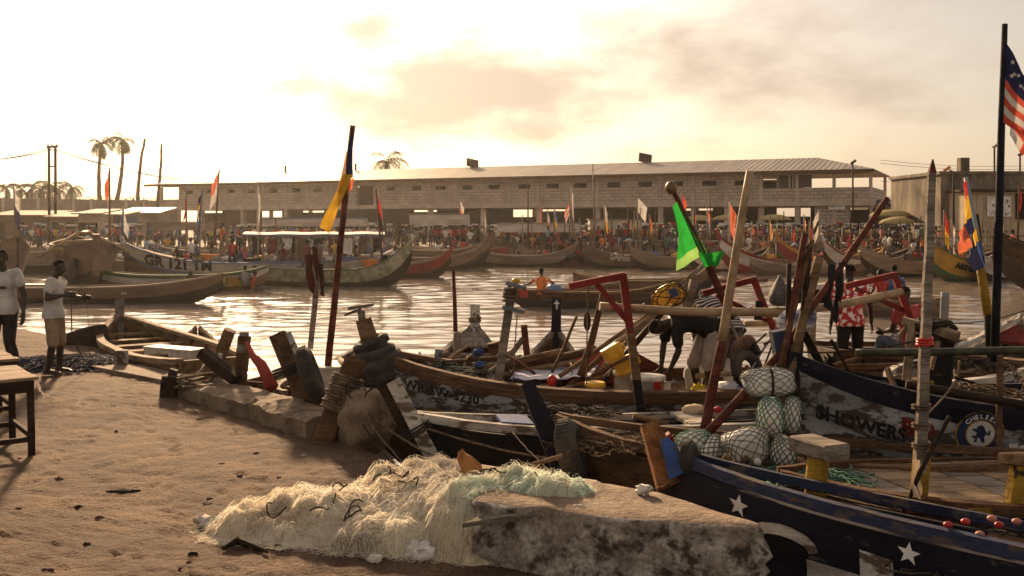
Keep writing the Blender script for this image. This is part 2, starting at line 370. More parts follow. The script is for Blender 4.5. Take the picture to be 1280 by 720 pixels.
# ---------------------------------------------------------------- far shore
SHZ = 0.2
SHORE = M('trodden_shore', (0.17, 0.125, 0.09), (0.10, 0.075, 0.055), scale=0.4, rough=0.95, bump=0.2, bscale=4, detail=6)
sh = MB(); fr = [(-260, 90), (-60, 76), (-30, 78), (0, 79), (28, 78), (40, 70), (60, 55), (260, 50)]
sh.sheet([[V(x, y, -1.6) for x, y in fr], [V(x, y, SHZ) for x, y in fr], [V(x, y + 6, SHZ) for x, y in fr], [V(x, 330, SHZ) for x, y in fr]]).build('far_shore', SHORE, kind='structure')
# ---------------------------------------------------------------- warehouse
BLOCKW = bpy.data.materials.new('block_wall')
def block_wall():
    m = BLOCKW; m.use_nodes = True; t = m.node_tree; n = t.nodes; l = t.links; b = n['Principled BSDF']; b.inputs['Roughness'].default_value = 0.9
    tcn = n.new('ShaderNodeTexCoord'); sp = n.new('ShaderNodeSeparateXYZ'); l.new(tcn.outputs['Object'], sp.inputs[0]); cb = n.new('ShaderNodeCombineXYZ')
    l.new(sp.outputs[0], cb.inputs[0]); l.new(sp.outputs[2], cb.inputs[1])
    br = n.new('ShaderNodeTexBrick'); l.new(cb.outputs[0], br.inputs['Vector']); br.inputs['Scale'].default_value = 1.0
    br.inputs['Brick Width'].default_value = 0.8; br.inputs['Row Height'].default_value = 0.34; br.inputs['Mortar Size'].default_value = 0.035; br.inputs['Mortar Smooth'].default_value = 0.3
    br.inputs['Color1'].default_value = (0.56, 0.45, 0.355, 1); br.inputs['Color2'].default_value = (0.45, 0.36, 0.285, 1); br.inputs['Mortar'].default_value = (0.24, 0.185, 0.145, 1)
    z = n.new('ShaderNodeTexNoise'); z.inputs['Scale'].default_value = 0.5; z.inputs['Detail'].default_value = 6; l.new(tcn.outputs['Object'], z.inputs['Vector'])
    rp = n.new('ShaderNodeMapRange'); rp.inputs[1].default_value = 0.3; rp.inputs[2].default_value = 0.7; rp.inputs[3].default_value = 0.72; rp.inputs[4].default_value = 1.12; l.new(z.outputs[0], rp.inputs[0])
    mx = n.new('ShaderNodeVectorMath'); mx.operation = 'SCALE'; l.new(br.outputs[0], mx.inputs[0]); l.new(rp.outputs[0], mx.inputs['Scale']); l.new(mx.outputs[0], b.inputs['Base Color'])
    bp = n.new('ShaderNodeBump'); bp.inputs['Distance'].default_value = 0.02; l.new(br.outputs['Fac'], bp.inputs['Height']); bp.invert = True; l.new(bp.outputs[0], b.inputs['Normal'])
block_wall()
PLAST = M('grey_render', (0.55, 0.45, 0.355), (0.40, 0.32, 0.25), scale=0.8, rough=0.9, bump=0.1, bscale=6, detail=6)
ROOFM = M('roof_sheet', (0.33, 0.29, 0.245), (0.22, 0.19, 0.16), scale=0.25, stretch=(3, 0.4, 1), rough=0.55, bump=0.0, detail=6, metal=0.2)
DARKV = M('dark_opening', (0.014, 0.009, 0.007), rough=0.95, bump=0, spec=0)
WX0, WY0 = -48.0, 135.8; WD = V(0.9015, -0.433, 0).normalized(); WL = 91.8; WRZ = math.atan2(WD.y, WD.x)
Z1, Z2, ZR = 3.85, 7.2, 8.95
wh = T('warehouse', (WX0, WY0, SHZ), 'long two storey blockwork market hall with shallow hipped grey sheet roof', 'warehouse', rz=WRZ)
# local frame: x along the front, y into the building, z from the ground
z1, z2, zr = Z1 - SHZ, Z2 - SHZ, ZR - SHZ; DEP = 15.0; BAY = WL / 26
open_from = WL - 2.55 * BAY
def wbox(x0, x1, y0, y1, a, b, mb=None):
    mb = mb or MB(); mb.box(((x0 + x1) / 2, (y0 + y1) / 2, (a + b) / 2), (x1 - x0, y1 - y0, b - a)); return mb
wbox(0, WL, -0.25, DEP, z1, z1 + 0.45).build('floor_slab', PLAST, wh, False)
wbox(0.3, WL - 0.3, -0.12, 0.12, z2 - 0.25, z2 - 0.02).build('eave_beam', PLAST, wh, False)
for i in range(26):
    x0, x1 = i * BAY, (i + 1) * BAY
    p = MB()
    zb, zt = z1 + 0.45, z2 - 0.25
    if i == 9:                       # tall dark opening
        wbox(x0, x0 + 0.35, 0, 0.25, zb, zt, p); wbox(x1 - 0.75, x1, 0, 0.25, zb, zt, p); wbox(x0 + 0.35, x1 - 0.75, 0, 0.25, zt - 0.25, zt, p)
        p.build('wall_panel', BLOCKW, wh, False)
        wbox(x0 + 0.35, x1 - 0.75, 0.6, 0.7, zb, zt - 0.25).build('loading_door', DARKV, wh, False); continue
    if i == 0:                       # open corner with a parapet
        wbox(x0 + 0.1, x1, 0, 0.25, zb, zb + 1.0, p); p.build('parapet', BLOCKW, wh, False); continue
    if x1 > open_from + 0.1:
        wbox(x0, x1 - (0.15 if i == 25 else 0), 0, 0.25, zb, zb + 1.35, p); p.build('parapet', BLOCKW, wh, False); continue
    wv = 1.5 if i > 13 else 1.35; c = (x0 + x1) / 2 + rnd.uniform(-0.25, 0.1); wz0, wz1 = zt - 0.95, zt - 0.42
    wbox(x0, c - wv / 2, 0, 0.25, zb, zt, p); wbox(c + wv / 2, x1, 0, 0.25, zb, zt, p)
    wbox(c - wv / 2, c + wv / 2, 0, 0.25, zb, wz0, p); wbox(c - wv / 2, c + wv / 2, 0, 0.25, wz1, zt, p)
    p.build('wall_panel', BLOCKW, wh, False)
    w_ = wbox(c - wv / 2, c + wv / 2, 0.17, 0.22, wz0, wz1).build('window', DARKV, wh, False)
    wbox(c - wv / 2 - 0.08, c + wv / 2 + 0.08, -0.05, 0.16, wz0 - 0.1, wz0 - 0.01).build('sill', PLAST, w_, False)
for i in range(27):
    x0 = i * BAY
    a, b = (x0 - 0.02, x0 + 0.28) if i == 0 else ((x0 - 0.28, x0 + 0.02) if i == 26 else (x0 - 0.14, x0 + 0.14))
    wbox(a, b, -0.07, 0.3, z1 + 0.45, z2 - 0.25).build('pilaster', PLAST, wh, False)
    if i % 2 == 0 or i > 20: wbox(x0 - 0.25 if i else x0, x0 + 0.25 if i < 26 else x0, 0.1, 0.7, 0, z1).build('column', PLAST, wh, False)
for i in range(0, 27, 2):
    wbox(i * BAY - 0.2, i * BAY + 0.2, DEP - 0.6, DEP - 0.1, 0, z1).build('column', PLAST, wh, False)
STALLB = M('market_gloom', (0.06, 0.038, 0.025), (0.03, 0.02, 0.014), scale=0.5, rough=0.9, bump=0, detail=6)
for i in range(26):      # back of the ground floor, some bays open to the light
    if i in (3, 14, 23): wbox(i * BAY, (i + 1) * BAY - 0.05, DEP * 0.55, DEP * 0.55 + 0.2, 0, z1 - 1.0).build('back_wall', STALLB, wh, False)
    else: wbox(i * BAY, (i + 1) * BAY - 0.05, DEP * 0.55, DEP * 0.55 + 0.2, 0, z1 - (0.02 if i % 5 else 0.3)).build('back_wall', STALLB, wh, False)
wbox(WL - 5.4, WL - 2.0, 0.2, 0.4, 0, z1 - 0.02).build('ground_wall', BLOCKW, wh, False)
wbox(0.3, open_from, DEP - 0.3, DEP, z1 + 0.46, z2 - 0.1).build('rear_wall', BLOCKW, wh, False)
wbox(open_from - 0.12, open_from + 0.12, 0.32, DEP - 0.32, z1 + 0.46, z2 - 0.1).build('end_wall', BLOCKW, wh, False)
wbox(WL - 0.27, WL - 0.02, 0.31, DEP - 0.3, z1 + 0.46, z1 + 1.8).build('parapet', BLOCKW, wh, False)
wbox(WL - 0.3, WL, DEP - 0.3, DEP, z1 + 0.46, z2).build('pilaster', PLAST, wh, False)
for q in (0.32, 0.42): wbox(open_from + BAY * q, open_from + BAY * q + 0.14, 0.03, 0.2, z1 + 1.82, z2 - 0.26).build('mullion', PLAST, wh, False)
wbox(open_from + 0.15, open_from + BAY * 0.95, 0.1, 0.13, z1 + 1.82, z2 - 0.26).build('louvre_panel', M('louvre', (0.10, 0.075, 0.055), rough=0.8), wh, False)
ov = 1.1; ex0, ex1, ey0, ey1 = -ov - 0.8, WL + 0.3, -ov, DEP + ov; rb = MB(); ry = DEP / 2; h0 = z2 + 0.02
c4 = [V(ex0, ey0, h0), V(ex1, ey0, h0), V(ex1, ey1, h0), V(ex0, ey1, h0)]; r0, r1 = V(ex0 + 6.5, ry, zr), V(ex1 - 6.5, ry, zr); up = V(0, 0, 0.12)
rb.add([*c4, r0, r1, *[p + up for p in c4], r0 + up, r1 + up], [(0, 4, 5, 1), (1, 5, 2), (2, 5, 4, 3), (3, 4, 0), (6, 7, 11, 10), (7, 8, 11), (8, 9, 10, 11), (9, 6, 10), (0, 1, 7, 6), (1, 2, 8, 7), (2, 3, 9, 8), (3, 0, 6, 9)])
roof = rb.build('roof', ROOFM, wh, False)
cr = MB()
def roofpt(x, t): return V(x, ey0 + (ry - ey0) * t, h0 + 0.125 + (zr - h0) * t)
for i in range(int((ex1 - ex0) / 0.55)):
    x = ex0 + 0.3 + i * 0.55; tm = min(1, (x - ex0) / 6.5, (ex1 - x) / 6.5)
    if tm > 0.05: cr.bar(roofpt(x, 0.0), roofpt(x, tm * 0.99), 0.09, 0.06)
tag(cr.build('roof_rib', ROOFM, roof, False), kind='stuff')
MB().bar(V(ex0, ey0 - 0.02, h0 - 0.02), V(ex1, ey0 - 0.02, h0 - 0.02), 0.05, 0.3).build('fascia', W_BROWN, roof, False)
for x, w in ((44.3, 1.6), (66.6, 1.5)):
    c = roofpt(x, 0.98); MB().box(c + V(0, 0, 0.5), (w, 0.1, 1.1), rot=Matrix.Rotation(0.5, 3, 'X') @ Matrix.Rotation(0.25, 3, 'Y')).build('vent_panel', W_DARK, roof, False)
for x in (15.5, 27.0): MB().tube([roofpt(x, 0.97), roofpt(x, 0.97) + V(0, 0, 0.9)], 0.15).build('vent_pipe', W_DARK, roof, False)
# ---------------------------------------------------------------- boats
class Canoe:
    """local frame: x from stern (-) to bow (+), y to port, z up from the water line."""
    def __init__(s, bow, stern, beam, D=0.9, rb=0.5, rs=0.4, draft=0.25, pb=2.6, ps=2.6, q=3.0, kb=1.0, ks=0.8, fl=0.5, wmin=0.05, ws=None):
        s.bow = Vector((bow[0], bow[1], WATER)); s.stern = Vector((stern[0], stern[1], WATER))
        d = s.bow - s.stern; s.L = d.length; s.rz = math.atan2(d.y, d.x); s.c = (s.bow + s.stern) / 2
        s.B, s.D, s.rb, s.rs, s.dr, s.pb, s.ps, s.q, s.kb, s.ks, s.fl, s.wmin = beam, D, rb, rs, draft, pb, ps, q, kb, ks, fl, wmin
        s.ws = ws                       # half width of a square stern
    def hw(s, u):
        p = s.pb if u > 0 else s.ps
        w = s.B / 2 * max(0.0, 1 - abs(u) ** p) ** 0.85
        if s.ws and u < 0: w = max(w, s.ws + (s.B / 2 - s.ws) * (1 - abs(u) ** 2))
        return max(w, s.wmin)
    def zg(s, u): return s.D + (s.rb * u ** s.q if u > 0 else s.rs * (-u) ** s.q)
    def zk(s, u): return -s.dr + ((s.D + s.rb + s.dr) * 0.55 * s.kb * u ** 6 if u > 0 else (s.D + s.rs + s.dr) * 0.55 * s.ks * (-u) ** 6)
    def pt(s, u, v, side=1, off=0.0):
        k = s.zk(u); g = s.zg(u); y = s.hw(u) * (v ** s.fl) + off
        return V(u * s.L / 2, side * y, k + (g - k) * v ** 1.15)
    def v_of_z(s, u, z):
        k = s.zk(u); g = s.zg(u); return max(0.02, min(0.995, (max(z - k, 0.001) / (g - k)))) ** (1 / 1.15)
    def world(s, p): return Matrix.Translation(s.c) @ Matrix.Rotation(s.rz, 4, 'Z') @ Vector(p)
    def root(s, name, label, cat='boat', group=None):
        s.o = T(name, s.c, label, cat, group, s.rz); return s.o
    def us(s, n): return [-1 + 2 * i / n for i in range(n + 1)]
    def hull(s, bands, n=36, strakes=False, rail=None, railw=0.07, inner=None, nv=9, floor=None, th=0.04):
        """bands: list of (v upper limit, material) from keel to gunwale"""
        us = s.us(n); inner = inner or W_DARK
        lo = 0.0; names = []
        if strakes:
            k = 0
            for hi, mt in bands:
                for side in (1, -1):
                    b = MB(); out = 0.018 * (k % 2) + 0.004
                    vv = [lo + (hi - lo) * i / 3 for i in range(4)]
                    rings = []
                    for u in us:
                        wob = 0.006 * noise.noise(V(u * 9, k * 3.1, side))
                        ring = [s.pt(u, v, side, out + wob) for v in vv] + [s.pt(u, v, side, -th) for v in vv[::-1]]
                        rings.append(ring if side < 0 else ring[::-1])
                    b.loft(rings, True, 0, False); b.build('strake', mt, s.o, False)
                lo = hi - 0.003; k += 1
        else:
            b = MB(); mts = [m for _, m in bands]; vl = [0.0]
            for hi, _ in bands:
                k = max(1, round((hi - lo) * nv)); vl += [lo + (hi - lo) * (i + 1) / k for i in range(k)]; lo = hi
            for side in (1, -1):
                g = [[s.pt(u, v, side) for v in vl] for u in us]
                if side > 0: g = g[::-1]
                o = len(b.f); b.sheet(g)
                kk = len(vl) - 1
                for i in range(o, len(b.f)):
                    v = vl[(i - o) % kk] + 1e-4; b.m[i] = next(j for j, (hi, _) in enumerate(bands) if v < hi + 1e-3)
            if s.ws:
                st_ = [s.pt(-1, v, 1) for v in vl] + [s.pt(-1, v, -1) for v in vl[::-1]]
                b.add(st_, [tuple(range(len(st_)))], len(mts) - 1)
            b.build('hull', mts, s.o, False)
            g = []
            for u in us: g.append([s.pt(u, v, 1, -th) for v in (1.0, 0.75, 0.5, 0.3)] + [s.pt(u, v, -1, -th) for v in (0.3, 0.5, 0.75, 1.0)])
            MB().sheet(g).build('lining', inner, s.o, False)
        if floor is not None:
            b = MB(); rings = []
            for u in us[2:-2]:
                v = s.v_of_z(u, floor); w = max(0.02, s.hw(u) * v ** s.fl - th); z = max(floor, s.zk(u) + 0.06)
                rings.append([V(u * s.L / 2, -w, z), V(u * s.L / 2, w, z)])
            b.sheet(rings).build('floor', inner, s.o, False)
        if s.ws and strakes:
            tr = [s.pt(-1, v, 1) for v in (0.02, 0.3, 0.6, 1.0)] + [s.pt(-1, v, -1) for v in (1.0, 0.6, 0.3, 0.02)]
            MB().loft([[p + V(dx, 0, 0) for p in tr] for dx in (-0.05, 0.03)], True, 0, False).build('transom', bands[-1][1], s.o, False)
        if rail:
            for side in (1, -1):
                b = MB(); rings = []
                for u in us:
                    p = s.pt(u, 1, side); w = min(railw, s.hw(u) * 0.9); j = 0.006 * noise.noise(V(u * 14, side, 5))
                    rings.append([p + V(0, side * (0.025 + j), -0.05), p + V(0, side * 0.025, 0.03 + j), p + V(0, side * (0.02 - w), 0.035 + j), p + V(0, side * (0.02 - w), -0.03)])
                    if side > 0: rings[-1].reverse()
                b.loft(rings, True, 0, False).build('rail', rail, s.o, False)
        return s
    def thwarts(s, ul, mat, w=0.2, drop=0.08, th=0.04, name='thwart'):
        for u in ul:
            y = s.hw(u) - 0.05; z = s.zg(u) - drop
            MB().box((u * s.L / 2, 0, z), (w * rnd.uniform(0.9, 1.1), 2 * y, th), rnd.uniform(-0.03, 0.03)).build(name, mat, s.o, False)
    def ribs(s, ul, mat, w=0.06):
        for u in ul:
            for side in (1, -1):
                b = MB(); rings = []
                for v in (0.3, 0.5, 0.7, 0.85, 1.0):
                    p = s.pt(u, v, side, -0.045); q = p + V(0, -side * 0.05, 0)
                    rings.append([p + V(-w / 2, 0, 0), p + V(w / 2, 0, 0), q + V(w / 2, 0, 0), q + V(-w / 2, 0, 0)])
                b.loft(rings, True, 0, False).build('rib', mat, s.o, False)
    def stem(s, mat, up=0.5, rake=0.35, w=0.14, h=0.16, u=1.0, name='stem_post', mats=None, down=0.9):
        sg = 1 if u > 0 else -1; p = V(s.L / 2 * u, 0, s.zg(u))
        a = p + V(-sg * (0.05 + rake * down * 0.8), 0, -down); c = p + V(sg * rake * up * 1.2, 0, up)
        b = MB(); b.bar(a, c, w, h, (1, 0, 0), j=0.006); return b.build(name, mat, s.o, False)
    def deck(s, u0, u1, mat, drop=0.06, n=6, along=False):
        x0, x1 = u0 * s.L / 2, u1 * s.L / 2
        for i in range(n):
            a = x0 + (x1 - x0) * i / n; c = x0 + (x1 - x0) * (i + 0.94) / n; ua, uc = 2 * a / s.L, 2 * c / s.L
            wa, wc = s.hw(ua) - 0.05, s.hw(uc) - 0.05; za, zc = s.zg(ua) - drop, s.zg(uc) - drop; t = 0.035
            MB().hexa([V(a, -wa, za - t), V(c, -wc, zc - t), V(c, wc, zc - t), V(a, wa, za - t), V(a, -wa, za), V(c, -wc, zc), V(c, wc, zc), V(a, wa, za)]).build('deck_plank', mat, s.o, False)
    def letters(s, txt, size, u0, z, mat, side=-1, bold=0.01, rise=0.0, out=0.012, parent_name='lettering', squeeze=1.0):
        vs_, fs_ = text_mesh(txt, size, bold); b = MB(); dr_ = 1 if side < 0 else -1; x0 = u0 * s.L / 2; res = []
        for p in vs_:
            x = x0 + dr_ * p.x * squeeze; u = max(-0.99, min(0.99, 2 * x / s.L)); zz_ = z + p.y + rise * (p.x * squeeze) + (s.zg(u) - s.zg(2 * x0 / s.L)) * 0.75
            x += 0.05 * size * noise.noise(V(p.x * 5 / size, p.y * 3 / size, 1)); zz_ += 0.06 * size * noise.noise(V(p.x * 2.5 / size, p.y * 3 / size, 7)); q = s.pt(u, s.v_of_z(u, zz_), side, out + 0.02); res.append(V(x, q.y, zz_))
        b.add(res, fs_); return b.build(parent_name, mat, s.o, False)
    def mark(s, pts2, u0, z, mat, side=-1, out=0.014, name='painted_mark'):
        dr_ = 1 if side < 0 else -1; x0 = u0 * s.L / 2; res = []
        for x_, y_ in pts2:
            x = x0 + dr_ * x_; u = max(-0.99, min(0.99, 2 * x / s.L)); q = s.pt(u, s.v_of_z(u, z + y_), side, out + 0.02); res.append(V(x, q.y, z + y_))
        return MB().add(res, [tuple(range(len(res)))]).build(name, mat, s.o, False)
def star(r, r2=None, n=5, rot=0.0):
    r2 = r2 or r * 0.42
    return [((r if i % 2 == 0 else r2) * math.sin(math.pi * i / n + rot), (r if i % 2 == 0 else r2) * math.cos(math.pi * i / n + rot)) for i in range(2 * n)]
def tyre(name, c, rot, R_=0.27, r_=0.09, parent=None, **tags):
    b = MB(); b.torus(c, R_, r_, rot, 24, 10, 0, 1.15)
    for i in range(40):           # tread blocks
        a = 2 * math.pi * (i + 0.5) / 40; p = Vector(c) + rot @ V((R_ + r_) * math.cos(a), (R_ + r_) * math.sin(a), 0)
        b.box(p, (0.010, R_ * 0.08, r_ * 1.2), rot=rot @ Matrix.Rotation(a, 3, 'Z'))
    return b.build(name, RUBBER, parent, **tags)
def wraps(c, d, r, n, pitch, rr=0.014, wob=0.3):
    """rope turns round a timber"""
    d = Vector(d).normalized(); x = d.orthogonal().normalized(); y = d.cross(x); pts = []
    for i in range(n * 10 + 1):
        a = 2 * math.pi * i / 10; k = 1 + wob * 0.3 * noise.noise(V(i * 0.31, n, r))
        pts.append(Vector(c) + d * (pitch * i / 10) + (x * math.cos(a) + y * math.sin(a)) * r * k)
    return pts
def sag(a, b, s, n=14, j=0.0):
    a = Vector(a); b = Vector(b)
    return [a.lerp(b, i / n) + V(0, 0, -s * 4 * (i / n) * (1 - i / n)) + V(rnd.uniform(-j, j), rnd.uniform(-j, j), rnd.uniform(-j, j)) for i in range(n + 1)]
# ---------------------------------------------------------------- near boats
BLK = paint('black_paint', (0.018, 0.015, 0.014), (0.07, 0.05, 0.035), 0.36); BLKB = paint('blueblack_paint', (0.016, 0.016, 0.026), (0.07, 0.06, 0.05), 0.34)
WHT = paint('white_paint', (0.62, 0.57, 0.50), (0.12, 0.09, 0.065), 0.45, 4); WHT2 = paint('grey_white_paint', (0.42, 0.42, 0.41), (0.07, 0.05, 0.04), 0.50, 3.5)
WHTC = M('clean_white', (0.78, 0.75, 0.70), (0.55, 0.52, 0.47), scale=3, rough=0.6, bump=0.05)
REDP = paint('red_paint', (0.24, 0.028, 0.024), (0.10, 0.05, 0.035), 0.41); BLUP = paint('blue_paint', (0.05, 0.10, 0.28), (0.09, 0.06, 0.04), 0.42)
YELP = paint('yellow_paint', (0.50, 0.29, 0.035), (0.05, 0.035, 0.025), 0.40); GRNP = paint('green_paint', (0.05, 0.14, 0.05), (0.10, 0.07, 0.04), 0.40)
BRNP = paint('brown_hull', (0.105, 0.062, 0.036), (0.035, 0.024, 0.018), 0.42); RAILW = wood('rail_wood', (0.22, 0.125, 0.07))
STAIN = M('stained_hull', (0.085, 0.055, 0.038), (0.025, 0.018, 0.014), scale=2.2, stretch=(2.5, 1, 0.5), rough=0.85, bump=0.3, bscale=12, wear=(0.20, 0.12, 0.065), wamt=0.33, wscale=3, grain=0.3)
INKB = M('black_ink', (0.012, 0.01, 0.01), rough=0.7, bump=0); NAVY = M('navy_ink', (0.02, 0.03, 0.09), rough=0.7, bump=0); INKR = M('red_ink', (0.35, 0.03, 0.03), rough=0.7, bump=0)
ORNG = M('orange_plastic', (0.75, 0.26, 0.03), rough=0.5, bump=0.03); YELPL = M('yellow_plastic', (0.72, 0.42, 0.03), (0.5, 0.27, 0.02), scale=6, rough=0.45, bump=0.05); REDPL = M('red_plastic', (0.5, 0.03, 0.025), rough=0.4, bump=0)
WPL = M('white_plastic', (0.72, 0.68, 0.60), (0.5, 0.45, 0.38), scale=7, rough=0.5, bump=0.05, wear=(0.2, 0.14, 0.09), wamt=0.32)
FOAM = M('foam', (0.80, 0.77, 0.70), (0.62, 0.58, 0.50), scale=8, rough=0.9, bump=0.3, bscale=40)
TARPR = cloth('red_tarp', (0.36, 0.07, 0.05), 0.1); TARPB = M('blue_white_tarp', (0.70, 0.70, 0.72), (0.10, 0.14, 0.36), scale=1.6, stretch=(0.3, 3, 3), rough=0.6, bump=0.1)
STEEL = M('steel', (0.3, 0.29, 0.28), (0.14, 0.12, 0.1), scale=6, rough=0.45, metal=0.7, bump=0.1)

# -- grey white boat with the painted registration
b = Canoe((-1.85, 12.1), (6.4, 12.9), 1.9, D=1.2, rb=0.5, rs=0.2, pb=3.0); wr = b
b.root('fishing_canoe', 'grey white wooden canoe with painted registration WR-SW-3230 and tyres round its prow', 'canoe')
b.hull([(0.42, BRNP), (0.62, WHT2), (0.80, WHT2), (0.93, WHT2)], strakes=True, rail=RAILW, railw=0.12, inner=W_DARK, floor=0.55)
for side in (1, -1):
    q = MB(); rings = []
    for u in b.us(36):
        rg = [b.pt(u, v, side, 0.03) for v in (0.925, 0.995)] + [b.pt(u, v, side, -0.03) for v in (0.995, 0.925)]
        rings.append(rg if side < 0 else rg[::-1])
    q.loft(rings, True, 0, False).build('rubbing_strake', RAILW, b.o, False)
b.deck(-0.8, 0.32, W_TAN, drop=0.17, n=22)
b.thwarts([0.45, 0.6], W_GREY)
b.letters('WR-SW-3230', 0.15, 0.87, 1.24, INKB, 1, bold=0.004, rise=-0.03)
b.mark([(0, 0), (0.5, 0.02), (0.55, 0.09), (0.3, 0.14), (0.02, 0.1)], 0.86, 0.86, YELP, 1)
INVS = (Matrix.Translation(b.c) @ Matrix.Rotation(b.rz, 4, 'Z')).inverted(); sbm = MB().bar(PD(482, 490, 12.05), PD(454, 398, 11.95), 0.19, 0.24, (1, 0, 0), w2=0.13, h2=0.17, j=0.004); sbm.v = [tuple(INVS @ Vector(p)) for p in sbm.v]; sbm.build('stem_post', W_TAN, b.o, False)
pst2 = b.world((b.L / 2 + 0.10, 0, b.zg(1) + 0.25)); ax = (PD(454, 398, 11.95) - PD(482, 490, 12.05)).normalized()
rotp = ax.to_track_quat('Z', 'Y').to_matrix()
for i, (R_, r_) in enumerate(((0.21, 0.085), (0.225, 0.09), (0.19, 0.07), (0.16, 0.06))):
    c = PD(475, 466, 12.02) + ax * (0.125 * i)
    tyre('tyre', c, rotp @ Matrix.Rotation(rnd.uniform(-0.12, 0.12), 3, 'X'), R_, r_, label=['lowest worn tyre on the prow of the registered canoe', 'widest tyre, second up on the registered canoe prow', 'third tyre up on the registered canoe prow', 'topmost smallest tyre on the registered canoe prow'][i], cat='tyre', group='tyres stacked on the prow')
# bird-like carved top on the stem
tp = PD(451, 383, 11.95); cb_ = MB(); cb_.box(tp, (0.30, 0.10, 0.035), 0.2, rot=Matrix.Rotation(-0.15, 3, 'Y')); cb_.box(tp + V(-0.10, 0.02, -0.07), (0.2, 0.1, 0.03), rot=Matrix.Rotation(-0.35, 3, 'Y')); cb_.tube([tp + V(0, 0, -0.05), tp + V(0.03, 0, -0.25)], 0.045)
cb_.build('carved_finial', W_GREY, label='small flat carved finial on top of the tyre-wrapped prow', cat='finial')

# -- black boat with white rim, its pale stem leaning over the quay
b = Canoe((-0.95, 10.0), (4.7, 10.95), 0.72, D=1.1, rb=0.16, rs=0.1, pb=3.2); bk_ = b
b.root('fishing_canoe', 'black canoe with pale rim and thick white-faced stem beside the rubble boulder', 'canoe')
b.hull([(0.4, BRNP), (0.7, BLK), (0.95, BLK)], strakes=True, rail=WHT, railw=0.06, floor=0.5)
b.thwarts([-0.5, -0.1, 0.35, 0.62], W_GREY)
for u, m_ in ((0.72, BLUP), (0.05, WHT), (-0.35, REDP)): b.deck(u - 0.12, u, m_, drop=-0.045, n=1)
o_ = MB().bar(PD(552, 606, 9.9), PD(484, 476, 10.05), 0.20, 0.18, (0, 1, 0), j=0.006).build('stem_timber', [W_DARK], label='heavy dark stem timber with white upper face rising beside the boulder', cat='timber')
f_ = MB().bar(PD(557, 604, 9.80), PD(491, 476, 9.93), 0.14, 0.02, (0, 1, 0)); c_ = bpy.data.objects.new('painted_face', f_.mesh('painted_face', WHT, o_.location)); COL.objects.link(c_); c_.parent = o_
MB().tube(wraps(PD(523, 545, 9.9), PD(484, 476, 10.05) - PD(552, 606, 9.9), 0.16, 3, 0.03), 0.012, 5).build('rope_lashing', ROPE_D, label='dark rope lashed round the white-faced stem timber', cat='rope')

# -- brown boat with yellow flakes, tyre on its bow
b = Canoe((0.42, 9.15), (4.4, 7.95), 1.0, D=1.23, rb=0.18, rs=0.1, pb=2.6)
b.root('fishing_canoe', 'dark brown canoe with yellow paint flakes and a tyre on its bow', 'canoe')
b.hull([(0.45, BLK), (0.72, BRNP), (0.94, BRNP)], strakes=True, rail=RAILW, railw=0.07, floor=0.45); b.thwarts([0.0, 0.4, 0.7], W_BROWN)
b.letters('TL', 0.1, 0.55, 1.0, YELP, 1, bold=0.012)
def local_part(b, mb, name, mat):      # build from world points on a turned root
    inv = (Matrix.Translation(b.c) @ Matrix.Rotation(b.rz, 4, 'Z')).inverted(); mb.v = [tuple(inv @ Vector(p)) for p in mb.v]
    return mb.build(name, mat, b.o, False)
local_part(b, MB().bar(PD(712, 604, 8.95), PD(659, 480, 9.25), 0.11, 0.21, (1, 0, 0), h2=0.13, j=0.005), 'stem_post', BLKB)
tyre('tyre', PD(714, 562, 8.75), Matrix.Rotation(R(75), 3, 'Y') @ Matrix.Rotation(R(12), 3, 'X'), 0.19, 0.085, label='tyre fender hanging on the bow of the brown yellow-flaked canoe', cat='tyre')

# -- black boat with white stars
b = Canoe((1.18, 7.62), (5.05, 3.95), 0.5, D=1.33, rb=0.12, rs=0.1, pb=2.0, kb=0.7); sb_ = b
b.root('fishing_canoe', 'black canoe with white painted stars and blue rim moored against the concrete block', 'canoe')
b.hull([(0.35, BLKB), (0.58, BLKB), (0.78, BLKB), (0.96, BLKB)], strakes=True, rail=paint('worn_blue_rim', (0.035, 0.042, 0.085), (0.09, 0.07, 0.055), 0.44), railw=0.045, floor=0.6)
b.thwarts([0.1, 0.5], W_BROWN)
b.mark(star(0.085, rot=0.15), 0.73, 1.20, WHTC, 1); b.mark(star(0.075, rot=0.1), 0.265, 1.17, WHTC, 1)
b.mark([(-0.5, -0.08), (0.5, -0.1), (0.5, 0.07), (-0.5, 0.10)], 0.34, 0.86, WHT, 1); b.mark([(-0.12, -0.3), (0.10, -0.3), (0.10, 0.22), (-0.12, 0.24)], 0.34, 0.88, WHT, 1, out=0.016); b.mark(star(0.12), 0.34, 0.87, INKB, 1, out=0.02)
arc = [(0.28 * math.cos(a), 0.13 * math.sin(a)) for a in [math.pi * i / 12 for i in range(13)]] + [(0.21 * math.cos(a), 0.07 * math.sin(a) - 0.02) for a in [math.pi * (12 - i) / 12 for i in range(13)]]
b.mark(arc, 0.60, 1.02, WHT, 1)
local_part(b, MB().bar(PD(842, 606, 7.5), PD(811, 530, 7.72), 0.12, 0.26, (1, 0, 0), h2=0.13, j=0.005), 'stem_post', wood('stem_orange', (0.30, 0.13, 0.05)))
local_part(b, MB().bar(PD(853, 592, 7.40), PD(830, 548, 7.52), 0.02, 0.22, (1, 0, 0), h2=0.06), 'stem_paint', BLUP)
tyre('rubber_roller', PD(862, 572, 7.45), Matrix.Rotation(R(78), 3, 'Y') @ Matrix.Rotation(0.5, 3, 'X'), 0.065, 0.055, label='black ribbed rubber roller behind the blue-painted stem', cat='roller')

